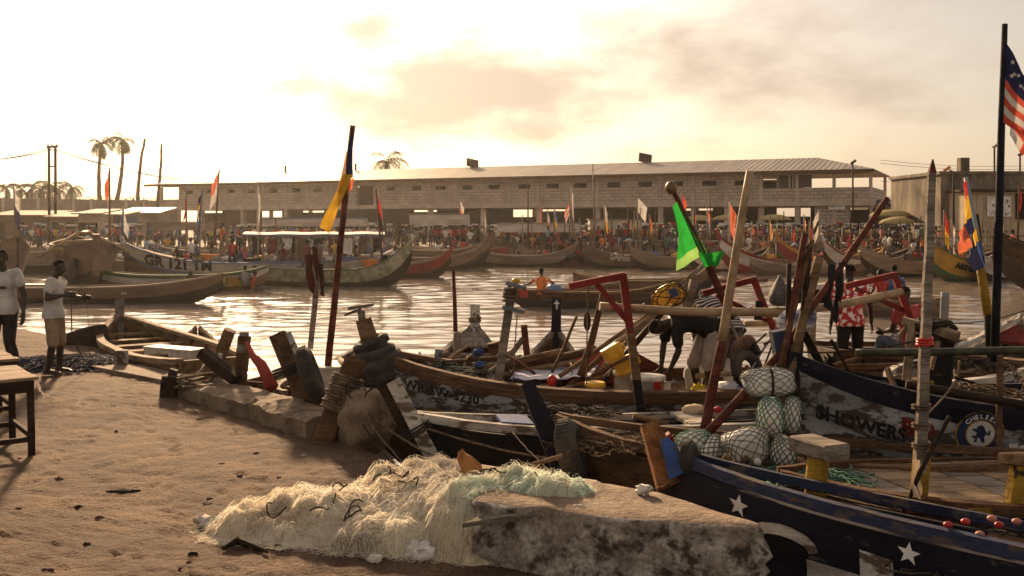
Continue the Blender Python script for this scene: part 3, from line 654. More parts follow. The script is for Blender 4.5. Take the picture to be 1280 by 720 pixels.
# -- decked boat
b = Canoe((2.0, 7.45), (7.2, 7.6), 1.45, D=1.22, rb=0.1, rs=0.1, pb=3.4); db = b
b.root('fishing_canoe', 'decked brown canoe with broad bare planks and a red and yellow striped edge', 'canoe')
b.hull([(0.5, BLK), (0.95, BRNP)], strakes=True, rail=W_BROWN, railw=0.07)
x0 = -0.95 * b.L / 2; k = 0
while x0 < 0.86 * b.L / 2:
    w = rnd.uniform(0.26, 0.31); ua, uc = 2 * x0 / b.L, 2 * (x0 + w - 0.012) / b.L; sk = 0.13; z = 1.24 + rnd.uniform(-0.004, 0.004)
    wa, wc = b.hw(ua) - 0.04, b.hw(uc) - 0.04
    MB().hexa([V(x0 + (w - 0.012) * ix + (-sk if sy > 0 else sk), sy * (wc if ix else wa) * 0.97, zz_) for zz_ in (z - 0.035, z) for ix, sy in ((0, -1), (1, -1), (1, 1), (0, 1))]).build('deck_plank', W_PALE if k % 3 else W_GREY, b.o, False)
    x0 += w; k += 1
for j_, m_ in ((0, REDP), (1, REDP), (2, YELP)):
    MB().box((b.L / 2 * (0.70 - 0.075 * j_), b.hw(0.68 - 0.075 * j_) + 0.035, 1.215), (0.16, 0.02, 0.055), 0.03).build('painted_stripe', m_, b.o, False)
for j_ in range(5): MB().box((b.L / 2 * 0.55 - j_ * 0.2, 0.98, 1.05), (0.19, 0.62, 0.03), 0.1).build('step_plank', W_PALE, b.o, False)
local_part(b, MB().bar(PD(1018, 625, 7.05), PD(1024, 560, 7.15), 0.13, 0.13, j=0.004), 'mooring_stub', YELP)
local_part(b, MB().bar(PD(1002, 553, 7.3), PD(1046, 566, 6.95), 0.22, 0.11, j=0.003), 'stub_head', W_GREY)
local_part(b, MB().bar(PD(1268, 640, 6.9), PD(1278, 580, 6.9), 0.12, 0.12, j=0.004), 'mooring_stub', YELP)
local_part(b, MB().bar(PD(1262, 572, 7.0), PD(1300, 576, 6.7), 0.18, 0.08, j=0.003), 'stub_head', W_TAN)

# -- white boat with the name and the crest
b = Canoe((2.5, 9.2), (9.2, 9.9), 1.55, D=1.5, rb=0.5, rs=0.3, pb=3.0); cb2 = b
b.root('fishing_canoe', 'weathered white canoe lettered SHOWERS with a round blue football crest', 'canoe')
b.hull([(0.38, BLK), (0.56, WHT2), (0.74, WHT2), (0.92, WHT2)], strakes=True, rail=BLKB, railw=0.08, floor=0.9)
for side in (1, -1):
    q = MB(); rings = []
    for u in b.us(36):
        rg = [b.pt(u, v, side, 0.025) for v in (0.915, 0.995)] + [b.pt(u, v, side, -0.03) for v in (0.995, 0.915)]
        rings.append(rg if side < 0 else rg[::-1])
    q.loft(rings, True, 0, False).build('sheer_strake', BLKB, b.o, False)
b.thwarts([-0.6, -0.2, 0.25, 0.6], W_GREY)
b.letters('SHOWERS', 0.17, 0.93, 1.43, INKB, 1, bold=0.006, rise=-0.03, squeeze=0.9); b.letters('BO', 0.2, 0.735, 1.33, REDP, 1, bold=0.01)
cz, cu0 = 1.345, 0.545
circ = lambda r, n=36: [(r * math.cos(2 * math.pi * i / n), r * math.sin(2 * math.pi * i / n)) for i in range(n)]
b.mark(circ(0.205), cu0, cz, YELP, 1, out=0.012, name='crest_rim'); crg = b.mark(circ(0.192), cu0, cz, NAVY, 1, out=0.016, name='crest_ring'); b.mark(circ(0.125), cu0, cz, YELP, 1, out=0.019, name='crest_rim'); b.mark(circ(0.115), cu0, cz, WHTC, 1, out=0.022, name='crest_field')
lion = [(-0.055, -0.075), (-0.03, -0.075), (-0.025, -0.03), (0.0, -0.045), (0.01, -0.078), (0.04, -0.078), (0.03, -0.03), (0.045, 0.0), (0.075, -0.02), (0.08, 0.03), (0.065, 0.035), (0.06, 0.005), (0.035, 0.03), (0.025, 0.06), (0.0, 0.08), (-0.03, 0.07), (-0.04, 0.045), (-0.075, 0.05), (-0.07, 0.03), (-0.035, 0.015), (-0.04, -0.02), (-0.07, -0.01), (-0.072, -0.03), (-0.04, -0.045)]
b.mark(lion, cu0, cz, NAVY, 1, out=0.025, name='crest_lion')
for i, ch in enumerate('CHELSEA'):
    a = R(90 + 48 - i * 16); vs_, fs_ = text_mesh(ch, 0.055, 0.002); ca, sa = math.cos(a - math.pi / 2), math.sin(a - math.pi / 2); mb_ = MB(); res = []
    for p in vs_:
        px_, py_ = p.x - 0.018, p.y; X_ = 0.138 * math.cos(a) + px_ * ca - py_ * sa; Y_ = 0.138 * math.sin(a) + px_ * sa + py_ * ca
        x = cu0 * b.L / 2 - X_; u = 2 * x / b.L; res.append(V(x, b.pt(u, b.v_of_z(u, cz + Y_), 1, 0.043).y, cz + Y_))
    mb_.add(res, fs_).build('crest_letter', WHTC, crg, False)
b.mark([(0, -0.02), (0.45, -0.05), (0.45, 0.05), (0, 0.07)], 0.40, 1.36, INKB, 1, name='painted_band'); b.letters('FC', 0.16, 0.47, 1.14, WHTC, 1)
b.stem(paint('dark_blue_paint', (0.025, 0.04, 0.09), (0.08, 0.06, 0.045), 0.42), 0.2, 0.15, 0.13, 0.15)

# -- brown stained dinghy, white lettered boat
b = Canoe((7.4, 14.5), (4.45, 14.25), 1.35, D=1.36, rb=0.2, rs=0.05, ws=0.5, pb=2.2); dg = b
b.root('wooden_dinghy', 'brown stained square-ended dinghy behind the crested white canoe', 'dinghy')
b.hull([(0.4, STAIN), (0.7, STAIN), (0.97, STAIN)], strakes=True, rail=W_BROWN, railw=0.06, floor=0.68); b.thwarts([-0.2, 0.4], W_BROWN)
b = Canoe((6.95, 13.5), (4.2, 10.85), 1.25, D=1.42, rb=0.5, rs=0.0, pb=2.2, q=2.0); vd = b
b.root('fishing_canoe', 'white canoe with black stripe and red lettering VIDRIA on its side', 'canoe')
b.hull([(0.4, BRNP), (0.62, WHT), (0.80, WHT), (0.96, WHT)], strakes=True, rail=WHT, railw=0.09, floor=0.7); b.thwarts([-0.5, 0.0, 0.45], W_TAN); b.deck(0.72, 0.95, REDP, n=2)
b.letters('VIDRIA', 0.26, -0.52, 0.86, INKR, -1, bold=0.008, rise=0.08, squeeze=0.9); b.mark([(0, 0), (0.9, 0.12), (0.9, 0.26), (0, 0.14)], -0.62, 1.17, NAVY, -1, name='painted_band')

# -- boats behind the registered canoe
b = Canoe((-0.62, 16.6), (-0.9, 11.9 + 1.6), 1.15, D=1.05, rb=0.42, rs=0.0, pb=2.2, q=3); b.root('fishing_canoe', 'pale canoe with roped white stem and green patched side, filled with poles', 'canoe')
b.hull([(0.6, BRNP), (0.95, GRNP)], rail=W_GREY, railw=0.09, inner=W_BROWN, floor=0.5); b.thwarts([-0.6, -0.2, 0.3, 0.6], W_GREY); b.deck(0.66, 0.9, W_GREY, drop=-0.03, n=3); b.stem(WHT, 0.34, 0.1, 0.15, 0.14)
local_part(b, MB().tube(wraps(b.world((b.L / 2, 0, b.zg(1) + 0.05)), (0, 0, 1), 0.1, 3, 0.03), 0.013, 5), 'stem_lashing', ROPE)
b = Canoe((0.72, 16.2), (0.35, 13.6), 1.0, D=1.0, rb=0.45, rs=0.0, pb=2.2, q=3); b.root('fishing_canoe', 'small canoe with dark stem post bearing a white cross', 'canoe')
b.hull([(1.0, BRNP)], rail=W_GREY, railw=0.07, inner=W_BROWN, floor=0.5); b.thwarts([-0.4, 0.2, 0.6], W_TAN); sp_ = b.stem(BLKB, 0.5, 0.1, 0.15, 0.12)
pc = b.world((b.L / 2 + 0.045, 0, b.zg(1) + 0.40)) + V(0, -0.085, 0)
local_part(b, MB().box(pc, (0.025, 0.008, 0.15)), 'cross_stroke', WHTC); local_part(b, MB().box(pc + V(0, -0.002, 0.025), (0.085, 0.008, 0.025)), 'cross_stroke', WHTC)
b = Canoe((-2.15, 16.2), (-2.75, 12.3), 1.3, D=0.98, rb=0.3, rs=0.1, pb=2.6); b.root('wooden_dinghy', 'grey open dinghy with a white box in it beside the red mast', 'dinghy')
b.hull([(0.5, BRNP), (0.95, WHT2)], rail=W_GREY, railw=0.08, inner=W_BROWN, floor=0.45); b.thwarts([-0.3, 0.35, 0.65], W_TAN); b.deck(0.75, 0.92, W_BROWN, n=2)
bx_ = T('white_box', (-2.45, 13.6, 0.0), 'white rust-streaked wooden box standing in the grey dinghy', 'box')
RUSTW = M('rust_white', (0.66, 0.62, 0.55), (0.5, 0.45, 0.38), scale=4, rough=0.7, bump=0.1, wear=(0.30, 0.10, 0.03), wamt=0.37, wscale=3.5)
MB().box((-2.45, 13.6, 0.13), (0.85, 0.62, 0.40), 0.15).build('box_side', RUSTW, bx_); MB().box((-2.45, 13.6, 0.345), (0.92, 0.68, 0.03), 0.15).build('lid', RUSTW, bx_)
# -- rowing boat and skiff at the left
b = Canoe((-8.0, 20.3), (-4.55, 15.15), 1.75, D=1.02, rb=0.28, rs=0.1, pb=2.4, ps=4.0, ws=0.55); b.root('rowing_boat', 'broad bare wood rowing boat with benches moored beside the standing man', 'rowing boat'); rowb = b
b.hull([(0.35, BRNP), (0.6, W_BROWN), (0.8, W_TAN), (0.96, W_TAN)], strakes=True, rail=W_PALE, railw=0.13, inner=W_BROWN, floor=0.42)
b.thwarts([-0.1, 0.15, 0.38, 0.58, 0.75], W_TAN, 0.26, 0.16); b.ribs([-0.3, -0.05, 0.22, 0.48, 0.66], W_BROWN); b.stem(W_GREY, 0.32, 0.05, 0.16, 0.16)
ib = T('engine_box', (-5.95, 17.55, -0.25), 'white rust-stained low boxed tank lying inside the rowing boat', 'box'); MB().box((-5.95, 17.55, -0.08), (1.15, 0.34, 0.28), -0.5).build('box_side', RUSTW, ib); MB().box((-5.95, 17.55, 0.073), (1.18, 0.37, 0.025), -0.5).build('lid', RUSTW, ib)
b = Canoe((-6.6, 20.9), (-5.6, 17.4), 1.1, D=0.68, rb=0.3, rs=0.0, pb=2.2); b.root('wooden_skiff', 'small slatted wooden skiff nosing out behind the rowing boat', 'skiff')
b.hull([(1.0, BRNP)], rail=W_PALE, railw=0.07, inner=W_BROWN, floor=0.4); b.thwarts([-0.3, 0.0, 0.25, 0.48], W_TAN, 0.22, 0.1); b.deck(0.66, 0.9, W_GREY, n=2)
# -- boat ends below the kerb: hulls with upright stems
def prow(name, label, bow, stern, base, tip, w, h, mat, face=None, hullm=BRNP, cap=None):
    b = Canoe(bow, stern, 0.85, D=0.86, rb=0.15, rs=0.0, pb=2.5); b.root(name, label, 'canoe')
    b.hull([(0.5, BLK), (1.0, hullm)], rail=W_BROWN, railw=0.06, inner=W_DARK, n=20); b.thwarts([-0.3, 0.2, 0.55], W_BROWN)
    st_ = local_part(b, MB().bar(base, tip, w, h, (1, 0, 0), j=0.007), 'stem_post', mat)
    if face:
        dd = V(0.03, -h / 2 - 0.012, 0.0); mb = MB().bar(base.lerp(tip, 0.35) + V(w * 0.5, -0.02, 0.02), tip + V(w * 0.5, -0.02, 0.0), 0.03, h * 0.86, (1, 0, 0)); local_part(b, mb, 'painted_face', face)
    if cap: local_part(b, MB().bar(tip - (tip - base).normalized() * 0.22, tip + (tip - base).normalized() * 0.05, w * 1.03, h * 1.05, (1, 0, 0), w2=w * 0.7, h2=h * 0.7), 'stem_cap', cap)
    return b
prow('moored_canoe', 'canoe with tan squared stem leaning forward over the kerb', (-3.75, 13.55), (-2.6, 17.0), PD(258, 490, 13.6), PD(287, 412, 13.5), 0.13, 0.15, W_TAN)
prow('moored_canoe', 'canoe with slim stem capped grey and bound with rope', (-3.35, 13.2), (-2.3, 16.6), PD(300, 490, 13.1), PD(305, 420, 13.2), 0.13, 0.15, W_BROWN, cap=W_GREY)
pb_ = prow('moored_canoe', 'canoe with thick splintered white-faced stem and a lorry tyre beside it', (-2.75, 12.1), (-1.9, 15.8), PD(384, 505, 11.9), PD(347, 418, 12.1), 0.17, 0.2, W_BROWN, face=WHT)
local_part(pb_, MB().tube(wraps(PD(362, 470, 12.0), (-0.3, 0, 0.9), 0.18, 4, 0.035), 0.014, 5), 'stem_lashing', ROPE_D)
tyre('tyre', PD(388, 468, 11.75), Matrix.Rotation(R(70), 3, 'Y') @ Matrix.Rotation(R(-8), 3, 'X'), 0.26, 0.085, label='big dark tyre leaning beside the splintered white-faced stem', cat='tyre')
MB().bar(PD(252, 440, 13.1), PD(296, 476, 12.9), 0.16, 0.14, j=0.008).build('dark_beam', W_DARK, label='dark lettered beam slanting down onto the kerb beside the tan stem', cat='beam')
MB().bar(PD(268, 462, 13.2), PD(276, 442, 13.2), 0.05, 0.05).build('peg', WHT, label='short white peg beside the dark slanting beam', cat='peg')
MB().tube([PD(308, 428, 13.1), PD(316, 445, 13.0), PD(326, 455, 12.8), PD(340, 485, 12.6)], [0.03, 0.045, 0.07, 0.09], 7).build('twisted_cloth', TARPR, label='twisted red brown cloth tied to the rope-bound stem', cat='cloth')
MB().tube([PD(470, 452, 12.4) + V(-0.6, 1.0, -0.15), PD(440, 462, 12.8), PD(425, 450, 13.4)], 0.04).build('bleached_spar', W_GREY, label='short bleached spar lying across the grey dinghy', cat='spar')
# ---------------------------------------------------------------- roped timber on the quay
rp = T('roped_post', G(398, 551), 'leaning squared timber post wound with thick ropes at the kerb end', 'post')
a_, c_2 = G(400, 552) + V(0, 0, -0.1), PD(446, 447, 10.6); MB().bar(a_, c_2, 0.22, 0.22, (0, 1, 0), j=0.006).build('timber', W_BROWN, rp)
dd = c_2 - a_
for t0, n_, rr in ((0.42, 4, 0.17), (0.55, 5, 0.16), (0.70, 3, 0.165)): MB().tube(wraps(a_.lerp(c_2, t0), dd, rr, n_, 0.033, wob=0.7), 0.015, 6).build('rope_turns', ROPE, rp)
for i, (e_, s_) in enumerate(((PD(700, 575, 8.9), 0.10), (PD(640, 590, 8.6), 0.22), (PD(530, 600, 9.2), 0.1), (PD(520, 585, 9.8), 0.05), (PD(505, 590, 9.4), 0.12), (PD(545, 520, 10.2), 0.2))):
    MB().tube(sag(a_.lerp(c_2, 0.62 + 0.04 * (i % 3)), e_, s_, 16, 0.004), 0.012 if i < 2 else 0.009, 5).build('mooring_rope', ROPE if i < 3 else ROPE_D, label='mooring rope from the roped post ' + ['to the brown canoe stem', 'to the black canoe hull', 'down past the boulder to the net', 'down to the foot of the white-faced timber', 'into the dark gap behind the boulder', 'across to the rim of the black canoe'][i], cat='rope', group='ropes from the roped post')
tg = MB()
for i in range(14):
    c = a_.lerp(c_2, 0.55) + V(rnd.uniform(0.1, 0.55), rnd.uniform(-0.2, 0.2), rnd.uniform(-0.3, 0.15)); pts = [c + V(0.16 * math.cos(k * 0.7 + i), 0.12 * math.sin(k * 0.9 + i), 0.14 * math.sin(k * 0.6 + i * 2)) for k in range(12)]
    tg.tube(pts, 0.008, 4)
tg.build('rope_tangle', ROPE_D, label='tangle of thin dark rope beside the roped post above the boulder', cat='rope')

MB().bar(PD(84, 432, 18.9), PD(124, 420, 18.6), 0.5, 0.42, j=0.01).build('hull_end', W_DARK, label='dark hull end shaped as a plain beam beside the rowing boat', cat='hull end')  # stands in for a dark hull end, built as a plain beam
# ---------------------------------------------------------------- poles, frames, flags
def pole(name, pts, r, mat, label, cat='pole', group=None, n=8, bands=None, knots=0):
    """pts world; bands: list of (fraction, material) from the first point on"""
    pts = [Vector(p) for p in pts]; P_ = []
    for a, b in zip(pts, pts[1:]):
        for i in range(8): P_.append(a.lerp(b, i / 8))
    P_.append(pts[-1]); k = len(P_)
    rs = [(r[0] + (r[1] - r[0]) * i / (k - 1)) if isinstance(r, tuple) else r for i in range(k)]
    P_ = [p + V(noise.noise(p * 1.7), noise.noise(p * 1.7 + V(5, 0, 0)), 0) * 0.012 for p in P_]
    if not bands:
        m_ = MB(); m_.tube(P_, rs, n)
        if knots:
            tot = sum((b - a).length for a, b in zip(P_, P_[1:])); d = (P_[-1] - P_[0]).normalized(); rot = d.to_track_quat('Z', 'Y').to_matrix()
            for j in range(int(tot / knots)): m_.torus(P_[0].lerp(P_[-1], (j + 0.6) * knots / tot), rs[0] * 0.97, rs[0] * 0.16, rot, 12, 5)
        return m_.build(name, mat, label=label, cat=cat, group=group)
    root = T(name, pts[0], label, cat, group); lo = 0
    for f, mt in bands:
        hi = round(f * (k - 1)); MB().tube(P_[lo:hi + 1], [x * (1 + 0.01 * lo) for x in rs[lo:hi + 1]], n).build('shaft', mt, root); lo = hi
    return root
def cloth_sheet(a, b, c, d, nu=14, nv=8, amp=0.05, seed=0.0, bands=None, sagz=0.0):
    """a,b along the hoist (top, bottom); d,c at the fly (top, bottom); bands(u,v) -> material index"""
    m_ = MB(); g = []
    a, b, c, d = map(Vector, (a, b, c, d)); nrm = (d - a).cross(b - a); nrm = nrm.normalized() if nrm.length > 1e-6 else V(0, 1, 0)
    for i in range(nu + 1):
        u = i / nu; row = []
        for j in range(nv + 1):
            v = j / nv; p = a.lerp(d, u).lerp(b.lerp(c, u), v)
            w = amp * u ** 0.6 * (math.sin(u * 7 + v * 2.5 + seed) + 0.6 * math.sin(u * 3 - v * 5 + seed * 2) + 0.5 * noise.noise(V(u * 4, v * 4, seed)))
            row.append(p + nrm * w + V(0, 0, -sagz * u * (1 - v) * 0.5 * math.sin(math.pi * u)))
        g.append(row)
    m_.sheet(g)
    if bands: m_.m = [bands((i // nv + 0.5) / nu, (i % nv + 0.5) / nv) for i in range(len(m_.f))]
    return m_
FY = cloth('flag_yellow', (0.72, 0.42, 0.04)); FR = cloth('flag_red', (0.50, 0.04, 0.035)); FN = cloth('flag_navy', (0.025, 0.03, 0.08)); FW = cloth('flag_white', (0.70, 0.66, 0.60)); FG = cloth('flag_green', (0.03, 0.36, 0.05), 0.45)
FLG = cloth('flag_lime', (0.30, 0.55, 0.15), 0.45); FO = cloth('flag_orange', (0.75, 0.20, 0.10), 0.3); FB = cloth('flag_blue', (0.07, 0.14, 0.36)); FK = cloth('flag_black', (0.02, 0.02, 0.022), 0.1); FP = cloth('flag_peach', (0.72, 0.42, 0.25), 0.35)

# red mast with the yellow, blue and peach flag
m1 = pole('flag_mast', [PD(408, 476, 13.4), PD(441, 157, 13.4)], (0.05, 0.034), W_RED, 'tall dark red mast with long yellow navy and red flag', 'flag mast', bands=[(0.5, wood('mast_red', (0.17, 0.045, 0.03))), (1.0, W_RED)])
D_ = 13.35
cloth_sheet(PD(435, 180, D_), PD(441, 164, D_), PD(441, 222, D_), PD(431, 222, D_), 10, 5, 0.02, 1.0).build('flag_cloth', FN, m1)
cloth_sheet(PD(432, 190, D_ + .02), PD(438, 190, D_ + .02), PD(429, 246, D_ + .02), PD(422, 240, D_ + .02), 10, 5, 0.03, 2.0).build('flag_cloth', FP, m1)
cloth_sheet(PD(429, 218, D_ - .02), PD(441, 218, D_ - .02), PD(411, 292, D_ - .02), PD(400, 284, D_ - .02), 16, 6, 0.045, 2.2).build('flag_cloth', FY, m1)
cloth_sheet(PD(424, 232, D_ + .03), PD(432, 230, D_ + .03), PD(428, 252, D_ + .03), PD(419, 259, D_ + .03), 6, 5, 0.03, 0.5).build('flag_cloth', FR, m1)
cloth_sheet(PD(436, 226, D_), PD(443, 222, D_), PD(440, 236, D_), PD(434, 244, D_), 5, 4, 0.02, 0.7).build('flag_cloth', FO, m1)
# grey stake with dark rags
r1 = T('rag_post', PD(388, 432, 14), 'grey stake with dark torn cloth hanging from its head', 'post'); MB().bar(PD(388, 436, 14), PD(401, 306, 14), 0.07, 0.07, j=0.004).build('stake', W_GREY, r1)
for dx, y0, y1, w in ((-9, 318, 368, 9), (6, 330, 372, 6), (-2, 308, 350, 7)):
    cloth_sheet(PD(395 + dx - w / 2, y0, 13.9), PD(395 + dx + w / 2, y0, 13.9), PD(395 + dx + w / 2 + 2, y1, 13.85), PD(395 + dx - w / 2 + 3, y1 - 6, 13.95), 9, 5, 0.06, dx).build('rag', cloth('rag_dark%d' % abs(dx), (0.06, 0.022, 0.02), 0.1), r1)
# green flag with a float on its pole
m2 = T('flag_mast', PD(912, 392, 12.3), 'leaning brown pole with green flag and round dark float on top', 'flag mast')
MB().tube([PD(915, 398, 12.3), PD(880, 320, 12.2), PD(842, 240, 12.1)], [0.05, 0.045, 0.03], 8).build('shaft', W_RED, m2); MB().ball(PD(839, 235, 12.1), (0.075, 0.075, 0.085), 14, 10).build('float', M('float_brass', (0.09, 0.065, 0.03), (0.20, 0.11, 0.02), scale=5, rough=0.4), m2)
cloth_sheet(PD(845, 250, 12.05), PD(876, 320, 12.1), PD(848, 338, 12.0), PD(841, 262, 12.0), 10, 12, 0.04, 0.4, lambda u, v: 0 if v < 0.84 else 1).build('flag_cloth', [FG, FLG], m2)
cloth_sheet(PD(850, 262, 12.08), PD(884, 330, 12.12), PD(888, 326, 12.2), PD(868, 286, 12.2), 5, 10, 0.03, 1.4).build('flag_cloth', FG, m2)
cloth_sheet(PD(872, 316, 12.1), PD(880, 334, 12.1), PD(898, 332, 12.0), PD(906, 315, 12.0), 9, 6, 0.07, 2.0, lambda u, v: 0).build('flag_cloth', [FG], m2)
# tall black mast with the striped flag
m3 = T('flag_mast', PD(1243, 440, 11), 'tall black mast with torn stars and stripes flag', 'flag mast')
MB().tube([PD(1243, 452, 11), PD(1248, 300, 11), PD(1252, 150, 11), PD(1256, 30, 11)], [0.05, 0.045, 0.04, 0.032], 8).build('shaft', BLKB, m3)
def us_band(u, v):
    if v < 0.42: return 2
    return 0 if int((v - 0.42) / 0.116) % 2 == 0 else 1
STRP = cloth('flag_stripe_red', (0.62, 0.10, 0.06), 0.3)
cloth_sheet(PD(1258, 54, 10.97), PD(1253, 152, 10.97), PD(1283, 172, 10.8), PD(1292, 112, 10.7), 14, 18, 0.05, 0.6, us_band).build('flag_cloth', [STRP, FW, FN], m3)
cloth_sheet(PD(1264, 152, 10.9), PD(1262, 168, 10.9), PD(1278, 196, 10.8), PD(1288, 178, 10.8), 8, 6, 0.06, 0.9, lambda u, v: 0 if v < 0.3 or u > 0.7 else 1).build('flag_cloth', [STRP, FW], m3)
for i, (u, v) in enumerate(((0.12, 0.2), (0.35, 0.26), (0.58, 0.32), (0.2, 0.32), (0.45, 0.36), (0.7, 0.39), (0.12, 0.38))):
    p = PD(1258, 54, 10.97).lerp(PD(1292, 112, 10.7), u).lerp(PD(1253, 152, 10.97).lerp(PD(1283, 172, 10.8), u), v) + V(0, -0.09, 0)
    MB().add([p + V(x, 0, y) for x, y in star(0.028)], [tuple(range(10))]).build('flag_star', FW, m3.children[1])
# two-tone pole with red yellow navy flag
m4 = T('flag_mast', PD(1240, 436, 11.3), 'yellow and black banded pole with red yellow and navy flag', 'flag mast')
MB().tube([PD(1240, 446, 11.3), PD(1235, 393, 11.3)], 0.056, 8).build('shaft', BLK, m4); MB().tube([PD(1235, 393, 11.3), PD(1225, 330, 11.3)], 0.052, 8).build('shaft', YELP, m4); MB().tube([PD(1225, 330, 11.3), PD(1217, 268, 11.3)], 0.056, 8).build('shaft', W_DARK, m4)
MB().tube([PD(1228, 320, 11.22), PD(1207, 222, 11.22)], 0.022, 6).build('shaft', M('pale_blue_paint', (0.33, 0.42, 0.48), rough=0.6), m4)
cloth_sheet(PD(1207, 224, 11.18), PD(1218, 290, 11.18), PD(1204, 300, 11.1), PD(1204, 232, 11.12), 5, 14, 0.03, 0.3, lambda u, v: 0 if v < 0.3 else (1 if v < 0.72 else 2)).build('flag_cloth', [FR, FY, FN], m4)
cloth_sheet(PD(1206, 280, 11.1), PD(1216, 308, 11.1), PD(1200, 318, 11.05), PD(1198, 300, 11.05), 6, 6, 0.04, 1.6).build('flag_cloth', FO, m4)
cloth_sheet(PD(1222, 282, 11.2), PD(1230, 330, 11.2), PD(1222, 340, 11.1), PD(1212, 312, 11.1), 6, 8, 0.05, 2.6, lambda u, v: 2 if u > 0.5 else (0 if v < 0.4 else 1)).build('flag_cloth', [FY, FB, FN], m4)
# plain poles
pole('bamboo_pole', [PD(879, 544, 9.6), PD(906, 410, 9.6), PD(937, 214, 9.6)], (0.052, 0.034), BAMBOO, 'pale bamboo pole with dark red foot standing beside the striped-shirt man', bands=[(0.42, W_RED), (1.0, BAMBOO)])
pt_ = T('timber_stake', PD(1150, 652, 7.0), 'tall pointed grey timber stake with red lashing and yellow foot', 'stake')
MB().bar(PD(1146, 660, 7.0), PD(1153, 556, 7.05), 0.10, 0.09, j=0.003).build('foot', YELP, pt_); MB().bar(PD(1150, 590, 6.93), PD(1165, 216, 6.93), 0.075, 0.06, j=0.004, w2=0.05, h2=0.05).build('shaft', W_GREY, pt_); MB().bar(PD(1165, 216, 6.93), PD(1166, 199, 6.93), 0.05, 0.05, w2=0.008, h2=0.008).build('tip', W_RED, pt_)
MB().tube(wraps(PD(1156, 432, 6.93), (0, 0, 1), 0.05, 3, 0.018), 0.012, 5).build('lashing', REDPL, pt_)
for y_ in (512, 535, 560): MB().tube(wraps(PD(1152, y_, 6.95), (0, 0, 1), 0.06, 2, 0.02), 0.009, 5).build('lashing', ROPE, pt_)
MB().tube(sag(PD(1156, 520, 6.9), PD(1195, 475, 7.8), 0.02), 0.008, 5).build('lashing_rope', ROPE, label='thin rope from the pointed stake up to the dark pole', cat='rope')
cloth_sheet(PD(1140, 575, 6.85), PD(1150, 575, 6.85), PD(1152, 625, 6.85), PD(1140, 618, 6.85), 6, 5, 0.05, 0.2).build('plastic_rag', cloth('dirty_plastic', (0.42, 0.32, 0.24)), label='dirty plastic rag caught on the yellow foot of the stake', cat='rag')
pole('dark_stick', [PD(1128, 645, 6.9), PD(1150, 590, 6.85), PD(1186, 520, 6.9)], 0.016, W_DARK, 'bent black stick leaning against the pointed stake', 'stick')
pole('dark_pole', [PD(1070, 441, 9.0), PD(1180, 440, 8.8), PD(1300, 437, 8.8)], 0.036, M('mottled_pole', (0.022, 0.022, 0.015), (0.06, 0.06, 0.025), scale=8, rough=0.6), 'dark mottled horizontal pole crossing before the dark post')
pole('dark_pole', [PD(1132, 480, 8.6), PD(1200, 492, 8.5), PD(1300, 510, 8.3)], 0.038, W_DARK, 'black horizontal pole sloping down past the crested boat')
pole('brown_upright', [PD(1249, 570, 8.3), PD(1250, 445, 8.7)], 0.028, W_BROWN, 'thin brown upright holding the two dark poles', 'upright')
pole('blue_pile', [PD(1178, 425, 17), PD(1182, 365, 17)], 0.075, M('pile_blue', (0.10, 0.14, 0.18), (0.22, 0.2, 0.18), rough=0.7), 'short blue grey pile standing in the water', 'pile')
# dark post with rope coil
dp = T('mooring_post', PD(1168, 520, 9.6), 'thick black post with coil of rope and pale cross timbers', 'post')
MB().bar(PD(1166, 520, 9.6), PD(1172, 408, 9.6), 0.26, 0.22, j=0.006).build('timber', BLK, dp); MB().bar(PD(1165, 410, 9.45), PD(1197, 421, 9.25), 0.09, 0.09).build('cross_timber', W_PALE, dp); MB().bar(PD(1128, 401, 9.6), PD(1150, 407, 9.5), 0.09, 0.08).build('cross_timber', W_PALE, dp)
MB().bar(PD(1140, 406, 9.5), PD(1133, 476, 9.4), 0.07, 0.06).build('strut', W_PALE, dp); MB().bar(PD(1175, 418, 9.42), PD(1163, 462, 9.4), 0.045, 0.04).build('strut', W_PALE, dp)
cm = MB()
for i in range(9): cm.torus(PD(1166 + rnd.uniform(-4, 4), 404 + i * 1.3, 9.55) + V(0, rnd.uniform(-.05, .05), 0), 0.17 + rnd.uniform(-0.03, 0.03), 0.018, Matrix.Rotation(rnd.uniform(-0.4, 0.4), 3, 'X') @ Matrix.Rotation(rnd.uniform(-0.3, 0.3), 3, 'Y'), 22, 5)
cm.build('rope_coil', ROPE_D, dp)
MB().torus(PD(1142, 425, 9.5), 0.13, 0.02, Matrix.Rotation(R(80), 3, 'X'), 20, 6).build('rope_coil', ROPE, dp)
for y_ in (478, 500): MB().ball(PD(1165, y_, 9.46), (0.02, 0.012, 0.02)).build('paint_dab', YELP, dp)

# red gallows frames
def gallows(top0, top1, foot, diag0, diag1, d, label, bands):
    g = T('gallows_frame', PD(*foot, d), label, 'frame')
    MB().bar(PD(*top0, d), PD(*top1, d), 0.08, 0.075, j=0.003).build('top_beam', REDP, g); MB().bar(PD(*diag0, d + 0.03), PD(*diag1, d + 0.03), 0.075, 0.06, j=0.003).build('brace', REDP, g)
    a, b = PD(top1[0] - 3, top1[1] - 2, d + 0.005), PD(*foot, d); lo = 0
    for f, mt in bands: MB().bar(a.lerp(b, lo), a.lerp(b, f), 0.088 + 0.004 * (lo > 0), 0.08, j=0.003).build('post', mt, g); lo = f
    return g
gallows((711, 358), (781, 344), (803, 528), (745, 354), (786, 404), 11.1, 'red gallows frame with black wrapped foot by the buckets', [(0.40, REDP), (0.71, W_TAN), (1.0, BLK)])
gallows((878, 367), (944, 349), (978, 440), (895, 368), (958, 400), 12.6, 'red gallows frame behind the pale bamboo pole', [(0.7, REDP), (1.0, W_TAN)])
